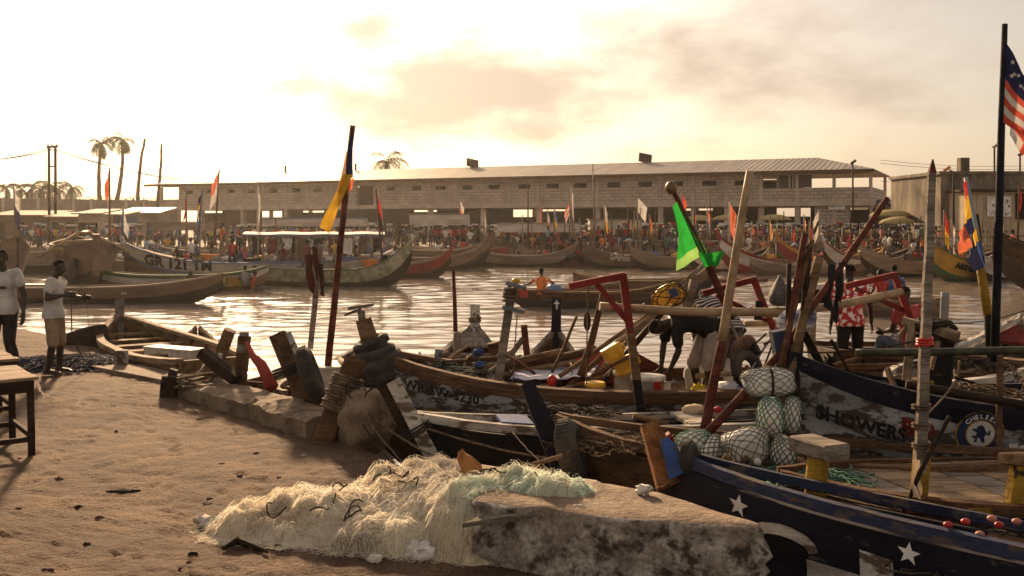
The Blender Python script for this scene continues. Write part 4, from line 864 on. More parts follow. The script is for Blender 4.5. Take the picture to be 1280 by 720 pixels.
gallows((1056, 358), (1120, 343), (1142, 412), (1068, 360), (1130, 388), 13.0, 'red gallows frame in front of the flowered-shirt man', [(1.0, REDP)])
pole('bamboo_pole', [PD(750, 383, 11.3), PD(860, 390, 11.4), PD(990, 390, 11.6)], 0.050, BAMBOO, 'long pale bamboo pole lying across the two red frames', knots=0.32)
pole('bamboo_pole', [PD(955, 393, 11.75), PD(1040, 383, 12.2), PD(1126, 365, 12.8)], 0.05, BAMBOO, 'pale bamboo pole ending at the third red frame', knots=0.3)
MB().bar(PD(745, 452, 11.8), PD(735, 435, 11.9), 0.05, 0.05)
# leaning brown uprights, stakes
pole('brown_stake', [PD(726, 470, 12.2), PD(738, 430, 12.2), PD(754, 366, 12.2)], (0.055, 0.035), W_BROWN, 'leaning brown branch stake with hanging dark float', 'stake')
fl = T('hanging_float', PD(734, 412, 12.2), 'dark leaf-shaped float hanging from a line beside the brown stake', 'float'); MB().ball(PD(734, 402, 12.2), (0.045, 0.03, 0.12), 10, 8).build('float_body', W_DARK, fl); MB().tube([PD(736, 345, 12.2), PD(735, 390, 12.2)], 0.006, 4).build('line', ROPE_D, fl)
st1 = T('cross_stake', PD(622, 486, 12), 'grey timber stake with short crossed sticks and yellow float on top', 'stake')
MB().bar(PD(621, 488, 11.9), PD(640, 362, 12), 0.105, 0.08, j=0.004).build('shaft', W_GREY, st1)
for a, c, dd in (((632, 353), (658, 361), 11.9), ((628, 384), (656, 390), 11.9), ((630, 372), (640, 352), 12.1)): MB().bar(PD(*a, dd), PD(*c, dd), 0.06, 0.05).build('cross_stick', M('blue_grey_wood', (0.16, 0.18, 0.19), rough=0.8), st1)
MB().ball(PD(645, 351, 11.95), (0.055, 0.04, 0.035), 10, 6).build('float', YELPL, st1); MB().tube(wraps(PD(637, 378, 12), (0.05, 0, 0.6), 0.075, 4, 0.045), 0.02, 6).build('lashing', ROPE, st1)
pole('thin_stake', [PD(570, 438, 14), PD(567, 336, 14)], (0.035, 0.022), W_RED, 'thin red brown stake with dark cloth strip standing behind the poles', 'stake')
pole('grey_stake', [PD(571, 450, 13.9), PD(572, 415, 13.9)], 0.055, W_GREY, 'short grey stake at the foot of the thin red brown one', 'stake')
MB().bar(PD(547, 462, 12.6), PD(549, 436, 12.6), 0.10, 0.08).build('short_post', WHT2, label='short white post with red bands on the registered canoe', cat='post')
pole('brown_upright', [PD(660, 452, 13.5), PD(655, 406, 13.5)], 0.045, W_RED, 'short red brown upright with a slanting prop', 'upright'); pole('prop_stick', [PD(632, 452, 13.4), PD(655, 422, 13.5)], 0.04, W_GREY, 'grey prop leaning on the short red brown upright', 'prop')
pole('curved_rudder', [PD(616, 428, 13.4), PD(620, 445, 13.4), PD(628, 462, 13.4)], (0.09, 0.05), W_BROWN, 'round-headed brown oar handle among the poles', 'oar')
# driftwood and spare poles heaped in the registered canoe
hp = [((534, 455), (625, 447), .03), ((560, 470), (700, 440), .045), ((575, 465), (640, 440), .03), ((590, 475), (720, 452), .04), ((600, 468), (735, 440), .05), ((520, 462), (560, 440), .025), ((505, 450), (560, 468), .03), ((640, 470), (705, 438), .035), ((545, 440), (590, 468), .03), ((660, 455), (745, 435), .035), ((620, 462), (690, 465), .03), ((530, 470), (585, 432), .022)]
for i, (a, c, r_) in enumerate(hp):
    d0 = 12.6 + 0.06 * i; z_ = PD(*a, d0); pole('spare_pole', [PD(*a, d0), PD(*c, d0 + 0.3)], r_, [W_BROWN, W_TAN, W_GREY, W_PALE][i % 4], 'loose %s pole lying in the heap inside the registered canoe' % ['brown', 'tan', 'grey', 'pale'][i % 4], group='%s poles heaped in the canoe' % ['brown', 'tan', 'grey', 'pale'][i % 4])
for i, (px, py, m_) in enumerate(((592, 447, BLUP), (600, 456, BLUP), (598, 440, BLUP))): MB().ball(PD(px, py, 12.7), (0.07, 0.05, 0.05), 10, 7, jit=0.5).build('blue_rag', m_, label='crumpled blue plastic rag among the heaped poles', cat='rag', group='blue rags in the canoe')
# pole bundle carrying jerrycans and the netted float
bp_ = [((703, 490), (872, 338), .035), ((728, 486), (880, 330), .03), ((742, 492), (866, 345), .04), ((700, 470), (800, 400), .03), ((760, 440), (885, 335), .035)]
for i, (a, c, r_) in enumerate(bp_): pole('bundled_pole', [PD(*a, 12.25 + 0.05 * i), PD(*c, 13.3 + 0.05 * i)], r_, [W_BROWN, W_GREY, W_DARK, W_TAN, W_PALE][i], 'slanting %s pole in the bundle that carries the yellow jerrycans' % ['brown', 'grey', 'blackish', 'tan', 'pale'][i], group='bundle of slanting poles')
MB().bar(PD(848, 420, 13.0), PD(868, 350, 13.0), 0.14, 0.10, j=0.004).build('grey_post', W_GREY, label='short grey timber post under the slanting pole bundle', cat='post')
def jerrycan(c, rot, mat, label, s=1.0, group=None):
    o = T('jerrycan', c, label, 'jerrycan', group); R3 = rot; b_ = MB(); h, w, d = 0.36 * s, 0.26 * s, 0.17 * s
    prof = [(-1, 0.94), (-0.96, 1), (0.6, 1), (0.78, 0.97), (0.92, 0.7), (1.0, 0.62)]; rings = []
    for t, k in prof:
        rings.append([Vector(c) + R3 @ V(w / 2 * k * x, d / 2 * (0.92 + 0.08 * k) * y, h / 2 * t) for x, y in ((-1, -0.7), (-0.8, -1), (0.8, -1), (1, -0.7), (1, 0.7), (0.8, 1), (-0.8, 1), (-1, 0.7))])
    b_.loft(rings, True, 0, False); b_.build('can_body', mat, o)
    MB().tube([Vector(c) + R3 @ V(x * w, 0, z * h) for x, z in ((-0.22, 0.48), (-0.2, 0.62), (0.18, 0.62), (0.24, 0.46))], 0.018 * s, 6).build('handle', mat, o)
    MB().lathe([(0.03 * s, 0), (0.03 * s, 0.05 * s)], Vector(c) + R3 @ V(-0.34 * w, 0, 0.40 * h), 10, rot=R3).build('cap', mat, o)
    for t in (-0.25, 0.25): MB().bar(Vector(c) + R3 @ V(-w / 2, -d / 2 - 0.006, t * h), Vector(c) + R3 @ V(w / 2, -d / 2 - 0.006, t * h), 0.012, 0.012).build('body_rib', mat, o)
    return o
e3 = lambda x, y, z: (Matrix.Rotation(z, 3, 'Z') @ Matrix.Rotation(y, 3, 'Y') @ Matrix.Rotation(x, 3, 'X'))
jerrycan(PD(766, 441, 12.05), e3(0, R(60), 0.1), YELPL, 'upper yellow jerrycan strapped to the slanting poles', 0.7); jerrycan(PD(782, 456, 12.0), e3(0.1, R(66), 0.0), YELPL, 'lower yellow jerrycan strapped to the slanting poles', 0.78)
MB().tube([PD(740, 470, 11.85), PD(797, 440, 11.88)], 0.025, 6).build('strap_stick', W_BROWN, label='brown stick pinning the two yellow jerrycans', cat='stick')
# netted floats
NETM = M('net_cord', (0.07, 0.075, 0.065), (0.11, 0.15, 0.12), scale=9, rough=0.9, bump=0); NETG = M('net_cord_green', (0.10, 0.22, 0.16), rough=0.9, bump=0)
def netted(name, c, r, rot, body, cord, label, cat='float', sq=0.75, nu=14, nv=9, cr_=0.0032, extra=None):
    o = T(name, c, label, cat); c = Vector(c)
    def sp(th, ph, g=1.0):
        s_ = lambda x: math.copysign(abs(x) ** sq, x)
        p = V(s_(math.sin(th)) * s_(math.cos(ph)) * r[0], s_(math.sin(th)) * s_(math.sin(ph)) * r[1], s_(math.cos(th)) * r[2]) * g
        return c + rot @ (p * (1 + 0.16 * noise.noise(p * 7 + c)))
    b_ = MB(); b_.loft([[sp(math.pi * (i + 0.03) / 14.06, 2 * math.pi * q / 22) for q in range(22)] for i in range(14, -1, -1)], True, 0, True).build('float_body', body, o)
    m_ = MB()
    for k in range(nu):
        for sgn in (1, -1): m_.tube([sp(math.pi * (0.06 + 0.88 * i / 16), 2 * math.pi * (k / nu + sgn * i / 16 * 0.5 + 0.018 * noise.noise(V(k * 1.7, i * 0.5, sgn * 3))), 1.03 + 0.02 * noise.noise(V(k, i * 0.4, sgn))) for i in range(17)], cr_, 4, caps=False)
    m_.build('netting', cord, o)
    if extra: MB().tube([sp(math.pi * 0.5, 2 * math.pi * i / 20, 1.06) for i in range(21)], 0.012, 5).build('strap', extra, o)
    return o
YN = M('yellow_float', (0.68, 0.34, 0.03), (0.5, 0.22, 0.02), scale=6, rough=0.5)
netted('netted_float', PD(834, 371, 12.3), (0.14, 0.12, 0.22), e3(0, R(62), 0), YN, ROPE_D, 'orange jerrycan float in black netting on the slanting poles', nu=10, cr_=0.006, sq=0.6)
MB().box(PD(842, 366, 12.12), (0.10, 0.012, 0.10), rot=e3(0, R(-25), 0.15)).build('float_sticker', BLUP, label='blue and white sticker on the orange netted float', cat='sticker')
netted('netted_float', PD(961, 478, 9.0), (0.13, 0.12, 0.235), e3(0, R(88), 0.05), FOAM, NETM, 'large white foam float in fine dark net hung on the stake bundle', nu=16, sq=0.7, extra=ROPE_D)
netted('netted_float', PD(932, 558, 8.2), (0.15, 0.13, 0.19), e3(0.2, R(70), 0.25), WPL, NETM, 'white bucket float in square black netting on the starred canoe', nu=15, sq=0.65)
netted('netted_float', PD(979, 566, 8.1), (0.10, 0.10, 0.14), e3(0.1, 0.1, 0), FOAM, NETM, 'upright speckled white float in dark net tied with blue cord', nu=14, sq=0.8, cr_=0.0045)
netted('netted_float', PD(963, 522, 8.7), (0.115, 0.11, 0.17), e3(0.1, 0.05, 0), FOAM, NETG, 'white float in green netting below the large foam float', nu=14, sq=0.8, cr_=0.0045)
netted('netted_float', PD(990, 520, 8.9), (0.08, 0.08, 0.17), e3(0.1, 0.1, 0), FOAM, NETM, 'slim white netted float beside the blue bow', nu=12, sq=0.8, cr_=0.004)
netted('netted_float', PD(868, 555, 8.4), (0.12, 0.11, 0.16), e3(0.2, R(75), -0.35), FOAM, NETG, 'white float in green netting beside the rubber roller', nu=13, sq=0.8, cr_=0.004)
netted('netted_float', PD(890, 562, 8.3), (0.10, 0.10, 0.13), e3(0.5, R(40), 0.6), FOAM, NETM, 'round white float in dark net between the green one and the bucket float', nu=12, sq=0.9, cr_=0.0045)
for i in range(16): MB().ball(PD(rnd.uniform(895, 955), rnd.uniform(572, 596), rnd.uniform(7.9, 8.2)), rnd.uniform(0.025, 0.045), 8, 6, jit=0.3).build('cork_float', [WPL, W_TAN, W_BROWN][i % 3], label='small cork float in the tangle below the netted floats', cat='float', group='small corks on the starred canoe')
def fuzz(c, r, n, rad, seed=1, ln=0.5, lift=0.3):
    """mass of loose looping twine"""
    m_ = MB(); rr = random.Random(seed)
    for i in range(n):
        a = rr.uniform(0, 6.283); q = rr.random() ** 0.5; p = Vector(c) + V(r[0] * q * math.cos(a), r[1] * q * math.sin(a), 0); h = r[2] * (1 - q * q) * rr.uniform(0.5, 1.08)
        th = rr.uniform(0, 6.283); pts = []
        for k in range(7):
            th += rr.uniform(-0.9, 0.9); p = p + V(math.cos(th), math.sin(th), 0) * ln / 7
            dx, dy = (p.x - c[0]) / r[0], (p.y - c[1]) / r[1]; pts.append(V(p.x, p.y, c[2] + max(0.01, h * (1 - 0.3 * (dx * dx + dy * dy))) + lift * 0.1 * rr.uniform(-0.3, 1)))
        m_.tube(pts, rad, 3, caps=False)
    return m_
fz = fuzz(PD(925, 596, 8.0), (0.45, 0.3, 0.1), 160, 0.004, 3, 0.3); fz.m = [(i // 54) % 2 for i in range(len(fz.f))]
fz.build('net_heap', [NETM, NETG], label='small heap of dark and green net under the white floats', cat='net')
# stakes bundle at the crested boat's bow
for i, (a, c, r_, m_) in enumerate((((962, 560), (1006, 292), .032, W_RED), ((990, 560), (1012, 305), .03, W_DARK), ((975, 520), (1024, 322), .045, W_TAN), ((955, 530), (1015, 300), .028, W_BROWN), ((983, 545), (986, 330), .024, W_DARK), ((935, 580), (968, 480), .026, W_TAN), ((960, 555), (985, 470), .03, W_DARK))):
    pole('bundle_stake', [PD(*a, 9.0), PD(*c, 9.3)], r_, m_, ['tallest dark red stake of the bundle at the crested bow', 'black stake leaning right in the bundle at the crested bow', 'thick tan split stake in the bundle at the crested bow', 'brown stake leaning hard right in the crested bow bundle', 'slim straight black stake in the crested bow bundle', 'short tan stick low beside the large foam float', 'short dark stake below the large foam float'][i], group='stake bundle at the bow')
pole('long_pole', [PD(884, 542, 8.9), PD(985, 430, 9.2), PD(1109, 248, 9.7)], (0.042, 0.028), W_RED, 'long thin red brown pole slanting across the stake bundle')
MB().bar(PD(978, 548, 9.05), PD(993, 440, 9.1), 0.10, 0.06, j=0.003).build('blue_plank', BLKB, label='upright blue plank at the bow of the crested canoe', cat='plank')
for px, y0, y1, w, d in ((1040, 330, 392, 9, 9.4), (1052, 328, 380, 8, 9.42), (1047, 350, 410, 6, 9.38)): cloth_sheet(PD(px - w / 2, y0, d), PD(px + w / 2, y0, d), PD(px + w / 2 - 4, y1, d), PD(px - w / 2 - 3, y1 - 8, d), 10, 5, 0.05, px * 0.3).build('hanging_rag', FK, label='black rag strip hanging from the long slanting pole', cat='rag', group='black rags on the slanting pole')
MB().loft([[PD(975, 382 - 38 * t, 11.6) + V(math.cos(a) * w * (1 + .15 * math.sin(5 * a)), math.sin(a) * w, 0) for a in [k * math.pi / 6 for k in range(12)]] for t, w in ((0, 0.08), (0.12, 0.13), (0.4, 0.12), (0.7, 0.07), (0.9, 0.03), (1, 0.02))], True).build('hanging_bag', M('dark_bag', (0.05, 0.045, 0.04), (0.12, 0.11, 0.1), scale=12, rough=0.7, bump=0.4, bscale=25), label='dark net bag hanging from the bamboo pole', cat='bag')
MB().bar(PD(947, 400, 12.5), PD(949, 376, 12.5), 0.09, 0.05).build('dark_block', BLK, label='dark wooden block hanging behind the bamboo pole', cat='block')
# plank bench with clothes behind the stake bundle
bn = T('drying_rack', PD(1015, 420, 14.5), 'white plank rack with dark clothes hung below it', 'rack'); MB().bar(PD(985, 360, 14.5), PD(1082, 353, 14.5), 0.3, 0.06).build('top_plank', WHT, bn); MB().bar(PD(1016, 362, 14.6), PD(1013, 440, 14.6), 0.12, 0.08).build('leg', W_PALE, bn)
for px in (992, 1005, 1024, 1040): cloth_sheet(PD(px - 9, 362, 14.4), PD(px + 9, 361, 14.4), PD(px + 7, 385 + px % 7, 14.4), PD(px - 8, 392 - px % 9, 14.4), 6, 6, 0.04, px * 0.1).build('hung_cloth', FK, bn)
# outboard motors and tyre
def outboard(c, rot, mc, label, s=1.0, mb_col=STEEL):
    o = T('outboard_motor', c, label, 'outboard motor'); c = Vector(c); P_ = lambda *p: c + rot @ (Vector(p) * s)
    rings = []
    for z, w, l in ((0, .13, .2), (.06, .16, .25), (.18, .165, .27), (.27, .15, .24), (.31, .10, .16)): rings.append([P_(l * math.copysign(abs(math.cos(a)) ** .7, math.cos(a)), w * math.copysign(abs(math.sin(a)) ** .7, math.sin(a)), z) for a in [k * math.pi / 8 for k in range(16)]])
    MB().loft(rings, True).build('cowling', mc, o); MB().bar(P_(0, 0, 0.02), P_(0.02, 0, -0.62), 0.13 * s, 0.10 * s, (1, 0, 0)).build('leg', mb_col, o); MB().bar(P_(0.03, 0, -0.60), P_(0.1, 0, -0.72), 0.04 * s, 0.2 * s, (1, 0, 0)).build('skeg', mb_col, o)
    pr = MB(); pr.lathe([(0.05 * s, -0.06 * s), (0.04 * s, 0.08 * s)], P_(0.16, 0, -0.6), 10, rot=rot @ Matrix.Rotation(R(90), 3, 'Y'))
    for k in range(3):
        a = k * 2.094; pr.hexa([P_(0.15 + dx, 0.13 * t * math.cos(a) + q * math.sin(a), -0.6 + 0.13 * t * math.sin(a) - q * math.cos(a)) for dx in (0, 0.015) for t, q in ((.3, -.02), (1, -.05), (1, .05), (.3, .02))])
    pr.build('propeller', mb_col, [x for x in o.children if x.name.startswith('leg')][0]); MB().box(P_(-0.18, 0, -0.05), (0.12 * s, 0.2 * s, 0.2 * s), rot=rot).build('clamp', mb_col, o); MB().tube([P_(-0.2, 0, 0.05), P_(-0.55, 0.02, 0.1)], 0.02 * s, 6).build('tiller', RUBBER, o)
    return o
outboard(PD(934, 440, 11.8), e3(0.3, R(35), 2.6), M('cowl_brown', (0.22, 0.11, 0.05), (0.07, 0.04, 0.03), scale=5, rough=0.6), 'outboard motor with rusty brown cowling tilted beside the striped-shirt man', 0.58, BLK)
tyre('tyre', PD(934, 462, 11.6), e3(R(70), 0.5, 0.4), 0.17, 0.06, label='dark tyre under the rusty brown outboard motor', cat='tyre')
outboard(PD(1002, 412, 10.6), e3(0.1, R(-30), 0.15), M('cowl_blue', (0.55, 0.55, 0.55), (0.035, 0.05, 0.12), scale=4, stretch=(0.3, 0.3, 5), rough=0.4), 'blue and white outboard motor raised behind the stake bundle', 0.8, BLK)
# buckets and boxes with the working men
def bucket(c, r, h, label, stripe=None, rim=None):
    o = T('bucket', c, label, 'bucket'); MB().lathe([(r * .84, 0), (r * .88, .02), (r, h), (r * 1.05, h), (r * 1.05, h - .03), (r * .99, h - .04)][:4], c, 20).build('pail', WPL, o); pl_ = o.children[0]; MB().lathe([(r * 1.03, h - .05), (r * 1.06, h - .045), (r * 1.06, h), (r * .9, h + 0.004)], c, 20).build('rim', rim or WPL, o)
    if stripe:
        for a0, a1 in ((-1.35, -0.75), (-0.65, -0.5)): MB().sheet([[Vector(c) + V(math.cos(a) * r * (.86 + .14 * t) * 1.012, math.sin(a) * r * (.86 + .14 * t) * 1.012, h * t) for t in (.12, .4, .7, .85)] for a in [a0 + (a1 - a0) * i / 6 for i in range(7)]]).build('printed_label', stripe, pl_)
    MB().tube([Vector(c) + V(r * 1.05 * math.cos(a), r * 1.05 * math.sin(a) * 0.4 - r * .8, h - 0.02 - 0.1 * math.sin(a)) for a in [math.pi * k / 10 for k in range(11)]], 0.005, 4).build('handle', STEEL, o); return o
DK = 0.13
bucket(V((744 - 640) / FPX * 11.9, 11.9, DK), 0.115, 0.25, 'white bucket with yellow rim on the canoe deck', rim=YELPL)
bucket(V((810 - 640) / FPX * 11.9, 11.9, DK), 0.20, 0.33, 'white bucket with red printed label at the feet of the bending man', REDPL)
bucket(V((782 - 640) / FPX * 12.2, 12.2, DK), 0.15, 0.34, 'plain white bucket behind the red-labelled one')
MB().box((2.72 - 0.9, 12.1, DK + 0.12), (0.16, 0.16, 0.22), 0.3).build('foam_box', WPL, label='small white tub between the bucket and the bending man', cat='tub')
MB().ball((2.25, 12.0, DK + 0.08), (0.10, 0.08, 0.12), 12, 9, jit=0.9).build('yellow_bag', cloth('bag_yellow', (0.6, 0.45, 0.04)), label='crumpled yellow plastic bag by the bending man\'s hands', cat='bag')
for px, d in ((868, 12.6), (905, 12.7)): MB().ball(V((px - 640) / FPX * d, d, DK + 0.2), (0.11, 0.1, 0.24), 14, 10, jit=0.6).build('white_sack', cloth('sack_white', (0.62, 0.58, 0.53)), label='white plastic sack ' + ('between the two working men' if px < 880 else 'behind the striped-shirt man'), cat='sack')
MB().ball(V((928 - 640) / FPX * 12.3, 12.3, DK + 0.06), (0.35, 0.22, 0.14), 16, 8, jit=0.4).build('tarp_bundle', TARPB, label='folded blue and white tarpaulin bundle under the outboard motor', cat='tarpaulin')
MB().box(PD(805, 462, 12.9), (0.55, 0.35, 0.28), 0.25, rot=e3(0, 0.5, 0.2)).build('wooden_crate', W_RED, label='dark red wooden crate tilted behind the buckets', cat='crate')
rt = MB(); rt.ball(PD(733, 466, 13.3), (0.42, 0.3, 0.26), 18, 10, jit=0.5); rt.build('tarp_bundle', TARPR, label='red tarpaulin bundle behind the slanting poles', cat='tarpaulin')
bt = MB(); bt.sheet([[PD(637 + 100 * i / 10 + 12 * j / 5, 478 - 16 * j / 5 - (3 if i > 7 else 0), 12.3 + 0.9 * j / 5) + V(0, 0, 0.03 * noise.noise(V(i * .7, j * .7, 0)) + 0.04) for j in range(6)] for i in range(11)]); bt.build('tarpaulin', TARPB, label='blue and white striped tarpaulin spread on the registered canoe', cat='tarpaulin')
MB().ball(PD(690, 476, 12.1), (0.06, 0.06, 0.075), 12, 9).build('net_float', REDPL, label='round red float on the deck of the registered canoe', cat='float')
MB().ball(PD(867, 513, 10.7), (0.13, 0.10, 0.07), 14, 8, jit=0.2).build('straw_hat', M('straw', (0.5, 0.38, 0.24), rough=0.9, bump=0.3, bscale=40), label='pale straw bundle lying on the black canoe\'s rim', cat='bundle')
MB().ball(PD(897, 512, 10.6), (0.05, 0.04, 0.035), 10, 7, jit=0.4).build('net_float', REDPL, label='small red float lying beside the red pole foot', cat='float')
MB().bar(PD(824, 556, 8.6), PD(840, 546, 8.6), 0.12, 0.09).build('red_block', REDP, label='small red block behind the blue-painted stem', cat='block')
# nets with red floats in the right corner
nb = fuzz(V(3.55, 6.15, 0.16), (0.95, 0.42, 0.22), 700, 0.008, 9, 0.5); nb.build('net_heap', M('brown_net', (0.045, 0.035, 0.027), (0.08, 0.06, 0.04), scale=5, rough=0.95, bump=0), label='dark brown net heap strewn with red floats at the canoe end', cat='net')
MB().ball((3.55, 6.15, 0.12), (0.9, 0.4, 0.2), 20, 10, jit=0.5).build('net_core', W_DARK, label='dense dark core of the brown net heap', cat='net')
for i, (px, py) in enumerate(((1207, 652), (1240, 648), (1249, 656), (1271, 652), (1185, 656), (1225, 668))): MB().ball(PD(px, py, 5.95), (0.03, 0.025, 0.02), 10, 7).build('net_float', REDPL if i % 2 == 0 else M('dusty_red', (0.45, 0.16, 0.11), rough=0.5), label='red oval float on the dark brown net heap', cat='float', group='floats on the brown net')
# ---------------------------------------------------------------- things on the quay
def table(c, size, h, label, top, rz):
    o = T('table', c, label, 'table', None, rz); lx, ly = size; n_ = 5
    bd = lambda ctr, sz, nm, mt: MB().box(ctr, sz).build(nm, mt, o, False)
    for i in range(n_): bd((rnd.uniform(-.01, .01), ly * ((i + .5) / n_ - .5), h - .015 + rnd.uniform(0, .005)), (lx + rnd.uniform(-.02, .02), ly / n_ * .955, .03), 'top_plank', top)
    for sx in (-1, 1): bd((sx * (lx / 2 - .05), 0, h - .09), (.035, ly * .94, .11), 'apron', W_DARK)
    for sy in (-1, 1): bd((0, sy * (ly / 2 - .035), h - .09), (lx * .9, .03, .11), 'apron', W_DARK)
    for sx in (-1, 1):
        for sy in (-1, 1): MB().bar((sx * (lx / 2 - .05), sy * (ly / 2 - .06), -.02), (sx * (lx / 2 - .06), sy * (ly / 2 - .07), h - .03), .06, .06, j=.002).build('leg', W_DARK, o, False)
    for sy in (-1, 1): bd((0, sy * (ly / 2 - .07), .17), (lx - .12, .03, .05), 'stretcher', W_DARK)
    bd((lx / 2 - .06, 0, .21), (.03, ly - .1, .05), 'stretcher', W_DARK); return o
TOPW = wood('table_top', (0.42, 0.30, 0.20), 0.5)
table(V(-5.42, 9.78, 0), (1.2, 1.05), 0.78, 'rough wooden table with dark legs on the quay', TOPW, R(37)); table(V(-6.38, 11.35, 0), (1.2, 0.9), 0.74, 'low wooden table standing behind the rough dark-legged one', TOPW, R(37))
cloth_sheet(PD(46, 478, 10.2), PD(46, 478, 10.6), PD(56, 497, 10.5), PD(58, 499, 10.3), 6, 5, 0.03, 0.4).build('plastic_sheet', cloth('clear_plastic', (0.55, 0.48, 0.40), 0.5), label='scrap of clear plastic hanging off the table corner', cat='plastic')
bn_ = fuzz(G(88, 455) + V(0, 0, 0.0), (1.35, 0.55, 0.13), 900, 0.008, 5, 0.6, 0.15); bn_.build('net_heap', M('blue_net', (0.035, 0.038, 0.075), (0.018, 0.018, 0.03), scale=4, rough=0.9, bump=0), label='low dark blue net heap spread behind the standing man\'s feet', cat='net')
MB().box(G(152, 459) + V(0, 0, 0.16), (0.19, 0.18, 0.22), 0.3).build('concrete_weight', CONC_D, label='small concrete cube weight on the paving by the rowing boat', cat='weight')
qs = T('quay_stump', G(214, 496), 'short dark wooden mooring stump at the end of the kerb', 'stump'); MB().bar(G(213, 496) + V(0, 0, -.1), G(213, 496) + V(0.02, 0, 0.28), 0.24, 0.22, j=0.008, w2=0.2).build('stump_body', W_DARK, qs); MB().bar(G(215, 496) + V(0.0, 0, .27), G(215, 496) + V(0.03, 0, 0.36), 0.1, 0.1).build('stump_head', W_DARK, qs)
cc = MB()
for i in range(7): cc.torus(G(248, 497) + V(rnd.uniform(-.1, .1), rnd.uniform(-.1, .1), 0.12 + .03 * i), 0.22 + rnd.uniform(-.05, .05), 0.015, e3(rnd.uniform(-.4, .4), rnd.uniform(-.4, .4), 0), 22, 5)
cc.build('rope_coil', ROPE, label='loose brown rope coil on the kerb beside the stump', cat='rope coil')
MB().tube([PD(263, 440, 13.9), PD(252, 462, 13.6), PD(240, 470, 13.4), PD(226, 478, 13.2)], 0.012, 5).build('mooring_rope', ROPE_W, label='white rope from the stump to the tan stem', cat='rope')
# the pale net
NETC = M('pale_net', (0.95, 0.90, 0.78), (0.88, 0.80, 0.65), scale=1.3, rough=0.85, bump=0, transl=0.6); NETGR = M('pale_green_net', (0.70, 0.86, 0.74), (0.90, 0.88, 0.76), scale=1.3, rough=0.85, bump=0, transl=0.6); NETBR = M('brown_twine', (0.40, 0.27, 0.15), (0.22, 0.15, 0.09), scale=2, rough=0.9, bump=0, transl=0.2)
def net_h(x, y):
    """height of the heap above the quay"""
    best = 0.0
    for cx, cy, rx, ry, h, rot in ((-1.25, 7.55, 1.0, 0.5, 0.22, 0.0), (-0.5, 7.6, 0.85, 0.55, 0.36, 0.0), (0.12, 7.2, 0.62, 0.42, 0.49, -0.5), (-1.8, 7.45, 0.5, 0.3, 0.16, 0.0), (-0.7, 7.95, 0.7, 0.35, 0.34, 0.0), (-0.85, 7.25, 0.6, 0.35, 0.17, 0.1), (-0.2, 7.12, 0.5, 0.42, 0.45, 0.0), (-0.55, 7.1, 0.5, 0.3, 0.2, 0.0), (0.35, 7.0, 0.5, 0.3, 0.485, -0.45)):
        dx, dy = x - cx, y - cy; c_, s_ = math.cos(rot), math.sin(rot); a, b_ = (dx * c_ + dy * s_) / rx, (-dx * s_ + dy * c_) / ry; q = 1 - a * a - b_ * b_
        if q > 0: best = max(best, h * q ** 0.55)
    return best
net = T('fishing_net', (-0.7, 7.3, 0), 'large heap of pale cream and green fishing net draped over quay and block', 'net')
g = []
for i in range(70):
    row = []
    for j in range(46):
        x = -2.4 + 3.5 * i / 69; y = 6.3 + 2.1 * j / 45; h = net_h(x, y); row.append(V(x, y, h - 0.05 + (0.07 * noise.noise(V(x * 2.6, y * 2.6, 0)) + 0.06 * noise.noise(V(x * 7, y * 7, 3))) * (1 if h > 0.02 else 0)))
    g.append(row)
MB().sheet(g).build('net_body', M('net_body_mat', (0.72, 0.62, 0.46), (0.42, 0.33, 0.22), scale=6, rough=0.95, bump=0.8, bscale=30, detail=8), net)
rr = random.Random(4); strands = [MB(), MB(), MB()]; cnt = 0
lump = lambda x, y: 0.07 * noise.noise(V(x * 2.6, y * 2.6, 0)) + 0.06 * noise.noise(V(x * 7, y * 7, 3)) + 0.03 * noise.noise(V(x * 15, y * 15, 5))
while cnt < 46000:
    x, y = rr.uniform(-2.4, 1.0), rr.uniform(6.5, 8.4); h = net_h(x, y)
    if h < 0.02: continue
    cnt += 1; flow = 2.6 * noise.noise(V(x * 1.1, y * 1.3, 1)) + 1.6 * noise.noise(V(x * 3.5, y * 3.5, 4)) + rr.gauss(0, 0.8) + 0.35; curl = rr.gauss(0, 0.3); pts = []; q = rr.random(); up_ = rr.uniform(0.0, 0.035) + (0.04 if q > 0.96 else 0); ph = rr.uniform(0, 6.28); wv = rr.uniform(0.3, 1.1)
    for k in range(7):
        hh = net_h(x, y); pts.append(V(x, y, max(0.012, hh + lump(x, y) * (hh > 0.02) + up_ * math.sin(k / 6 * math.pi) - 0.012))); x += math.cos(flow) * 0.034; y += math.sin(flow) * 0.034; flow += curl + wv * math.sin(k * 1.7 + ph)
    gr = noise.noise(V(pts[0].x * 1.1 - 3, pts[0].y * 1.4, 7)) + (0.30 if pts[0].x > -0.45 and pts[0].y < 7.35 else -0.25)
    br_ = noise.noise(V(pts[0].x * 3, pts[0].y * 3, 11))
    which = 2 if rr.random() < (0.06 + (0.35 if br_ > 0.28 else 0)) else (1 if gr > 0.2 + rr.uniform(-.12, .12) else 0)
    hw_ = 0.0013 if which < 2 else 0.0018; a_r = rr.uniform(0, 3.14); of = V(math.cos(a_r), math.sin(a_r), 0.6).normalized() * hw_
    strands[which].sheet([[p - of, p + of] for p in pts])
for s_, nm, mt in zip(strands, ('cream_strands', 'green_strands', 'brown_strands'), (NETC, NETGR, NETBR)): s_.build(nm, mt, net)
